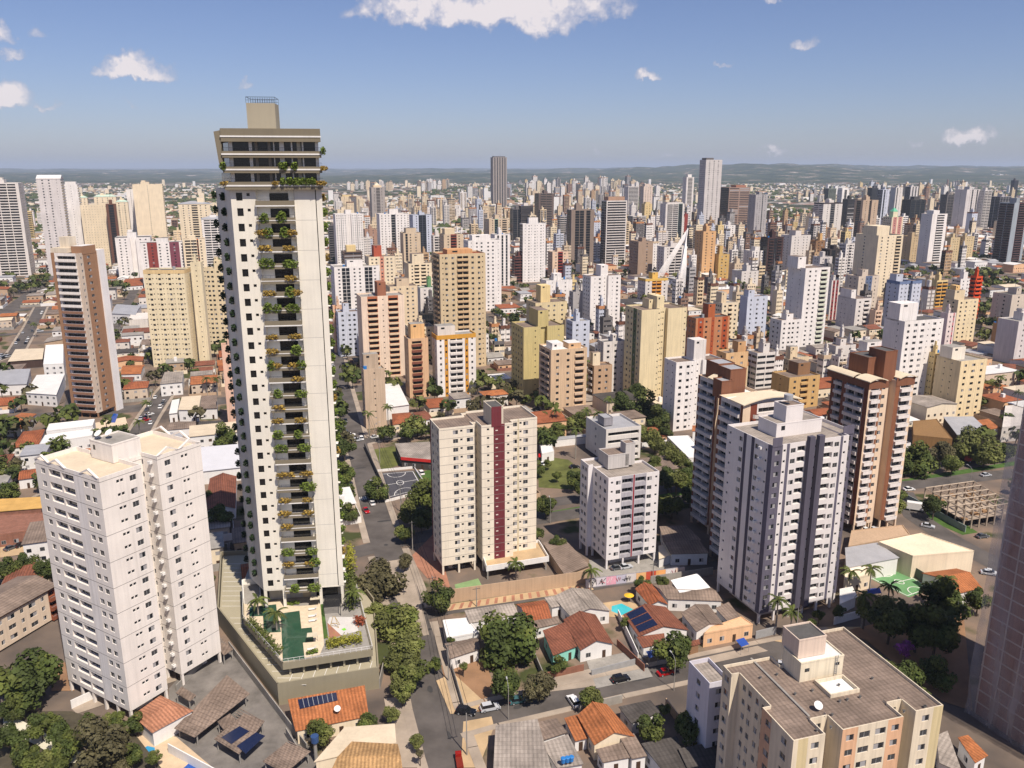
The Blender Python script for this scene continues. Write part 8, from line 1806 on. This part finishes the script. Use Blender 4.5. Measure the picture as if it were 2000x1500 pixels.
# ------------------------------------------------------------------ poles, lamps, wires
def lamp_mesh():
    b = MB(); b.tube([(0, 0, 0), (0, 0, 8)], .11, CONC, 7, .07); p = b.mesh('pole'); c = MB(); c.tube([(0, 0, 7.6), (.8, 0, 8.6), (2.0, 0, 8.9)], .05, METAL, 6); a = c.mesh('arm'); d = MB(); d.box(1.8, 2.6, -.14, .14, 8.84, 8.98, ALU); return p, a, d.mesh('lamp_head')
LP_, LA_, LH_ = lamp_mesh()
def lamp(label, x, y, rz): r = empty('street_lamp', G(x, y), R(rz), label, 'street lamp', 'street lamps'); link('pole', LP_, r); link('arm', LA_, r); link('lamp_head', LH_, r)
for x, y, rz, l in ((993, 1405, 100, 'street lamp in front of the street corner trees'), (1316, 1349, 110, 'street lamp beside the dark grey green tree'), (738, 982, 190, 'street lamp beside the zebra crossing tree'), (786, 1010, 170, 'street lamp at the edge of the court yard'), (1893, 955, 110, 'street lamp on the avenue behind the building frame'), (1075, 1022, 100, 'street lamp on the avenue right of the cream tower'), (733, 862, 10, 'street lamp before the tiled bungalow'), (100, 1072, 80, 'street lamp at the brick shop car park')): lamp(l, x, y, rz)
POLES = []
def upole(label, x, y, h=10):
    P = G(x, y); r = empty('utility_pole', P, R(20), label, 'utility pole', 'utility poles'); b = MB(); b.tube([(0, 0, 0), (0, 0, h)], .16, CONC, 7, .1); b.build('pole', r); c = MB(); c.box(-1.1, 1.1, -.06, .06, h-.6, h-.48, CONCD); c.build('crossarm', r); POLES.append((P, h)); return P
for x, y, l in ((912, 1475, 'utility pole at the bottom of the local street'), (876, 1330, 'utility pole by the small ribbed house'), (846, 1190, 'utility pole at the striped pavement corner'), (806, 1075, 'utility pole on the red paving'), (783, 1000, 'utility pole at the court yard corner'), (742, 905, 'utility pole by the school lawn'), (722, 850, 'utility pole at the far junction'), (1553, 1258, 'utility pole in front of the purple finned tower'), (1540, 1310, 'utility pole behind the beige foreground building'), (1275, 1135, 'thin pole at the graffiti wall'), (931, 1185, 'thin pole on the striped pavement')): upole(l, x, y, 10 if 'thin' not in l else 6)
for (A, h), (B, k) in zip(POLES[:6], POLES[1:7]):
    b = MB(); M_ = A+(B-A)*.5
    for o in (-.9, 0, .9):
        n = Vector((cos(R(20)), sin(R(20)), 0))*o; q = [A+n+(B-A)*t+Vector((0, 0, h-.45-(1-(2*t-1)**2)*.9)) for t in (0, .2, .4, .6, .8, 1)]; b.tube([tuple(p-A) for p in q], .05, BLACK, 3)
    w = b.build('power_line', None, A); auto(w, 'sagging black power line', 'power line', 'power lines along the local street', M_, 9)
# small things of the yards
def tank_trio():
    for i, (x, l) in enumerate(((1100, 'left one of three blue water tanks on the bottom roof'), (1108, 'middle one of three blue water tanks on the bottom roof'), (1116, 'right one of three blue water tanks on the bottom roof'))):
        P = G(x, 1489-i*1.5, 4.6); b = MB(); b.cyl(0, 0, 0, .95, .42, BLUEP, .5, 14); b.cyl(0, 0, .95, 1.1, .54, BLUEP, .4, 14); tag(b.build('water_tank', None, P), l, 'water tank', 'blue water tanks')
tank_trio()
P = G(618, 1490, 0); b = MB(); b.cyl(0, 0, 0, 5, .35, CONC); b.cyl(0, 0, 5, 6.4, .75, mat('navy_tank', (.03, .07, .18), .5), .8, 16); tag(b.build('water_tank', None, P), 'dark blue water tank beside the straw tiled roof', 'water tank')
r = empty('parasol', G(1228, 1176), 0, 'yellow parasol beside the turquoise pool', 'parasol'); b = MB(); b.cyl(0, 0, 2.1, 2.6, 1.4, mat('yellow_cloth', (.75, .45, .03), .8, .05), .08, 10); b.build('canopy', r); b = MB(); b.tube([(0, 0, 0), (0, 0, 2.2)], .04, METAL); b.build('pole', r)
def awning(label, px4, z, c):
    Q = [G(p[0], p[1], z) for p in px4]; o = Q[0]; r = empty('awning', (o.x, o.y, 0), 0, label, 'awning'); q = [p-Vector((o.x, o.y, 0)) for p in Q]
    if sum(q[i].x*q[(i+1) % 4].y-q[(i+1) % 4].x*q[i].y for i in range(4)) < 0: q = q[::-1]
    b = MB(); b.slab([tuple(p) for p in q], .06, mat('awning_'+c, srgb(c), .7, .06)); b.build('cloth', r)
    for p in q: b = MB(); b.tube([(p.x, p.y, 0), (p.x, p.y, z-.06)], .05, METAL, 5); b.build('post', r)
awning('blue awning in front of the peach shop', [(1448, 1263), (1463, 1258), (1453, 1245), (1437, 1250)], 2.4, '2a4fa0'); awning('navy blue awning beside the tiled front wing', [(1268, 1285), (1285, 1280), (1282, 1268), (1262, 1272)], 2.6, '3c5a9a'); awning('blue sunshade among the palms by the green court', [(1690, 1162), (1722, 1158), (1718, 1148), (1695, 1150)], 3.0, '24408c'); awning('red awning at the end of the brick shops', [(80, 1052), (92, 1050), (92, 1042), (80, 1043)], 2.8, 'b8201c')
awning('red umbrella canopy beside the small white gatehouse', [(1052, 893), (1061, 891), (1060, 885), (1052, 886)], 2.6, 'c01c1c')
name_autos()
# ------------------------------------------------------------------ air between the camera and the hills
def haze():
    b = MB(); m = bpy.data.materials.new('haze'); m.use_nodes = True; N = m.node_tree.nodes; N.remove(N['Principled BSDF']); v = N.new('ShaderNodeVolumePrincipled'); v.inputs['Color'].default_value = (.70, .82, 1.0, 1); v.inputs['Density'].default_value = HAZE; v.inputs['Anisotropy'].default_value = 0.0
    m.node_tree.links.new(v.outputs[0], N['Material Output'].inputs['Volume'])
    b.box(-50000, 50000, -1200, 92000, -2, 360, m); o = b.build('haze'); tag(o, None, None, None, 'stuff'); o.display_type = 'WIRE'
HAZE = 5.2e-5
haze()
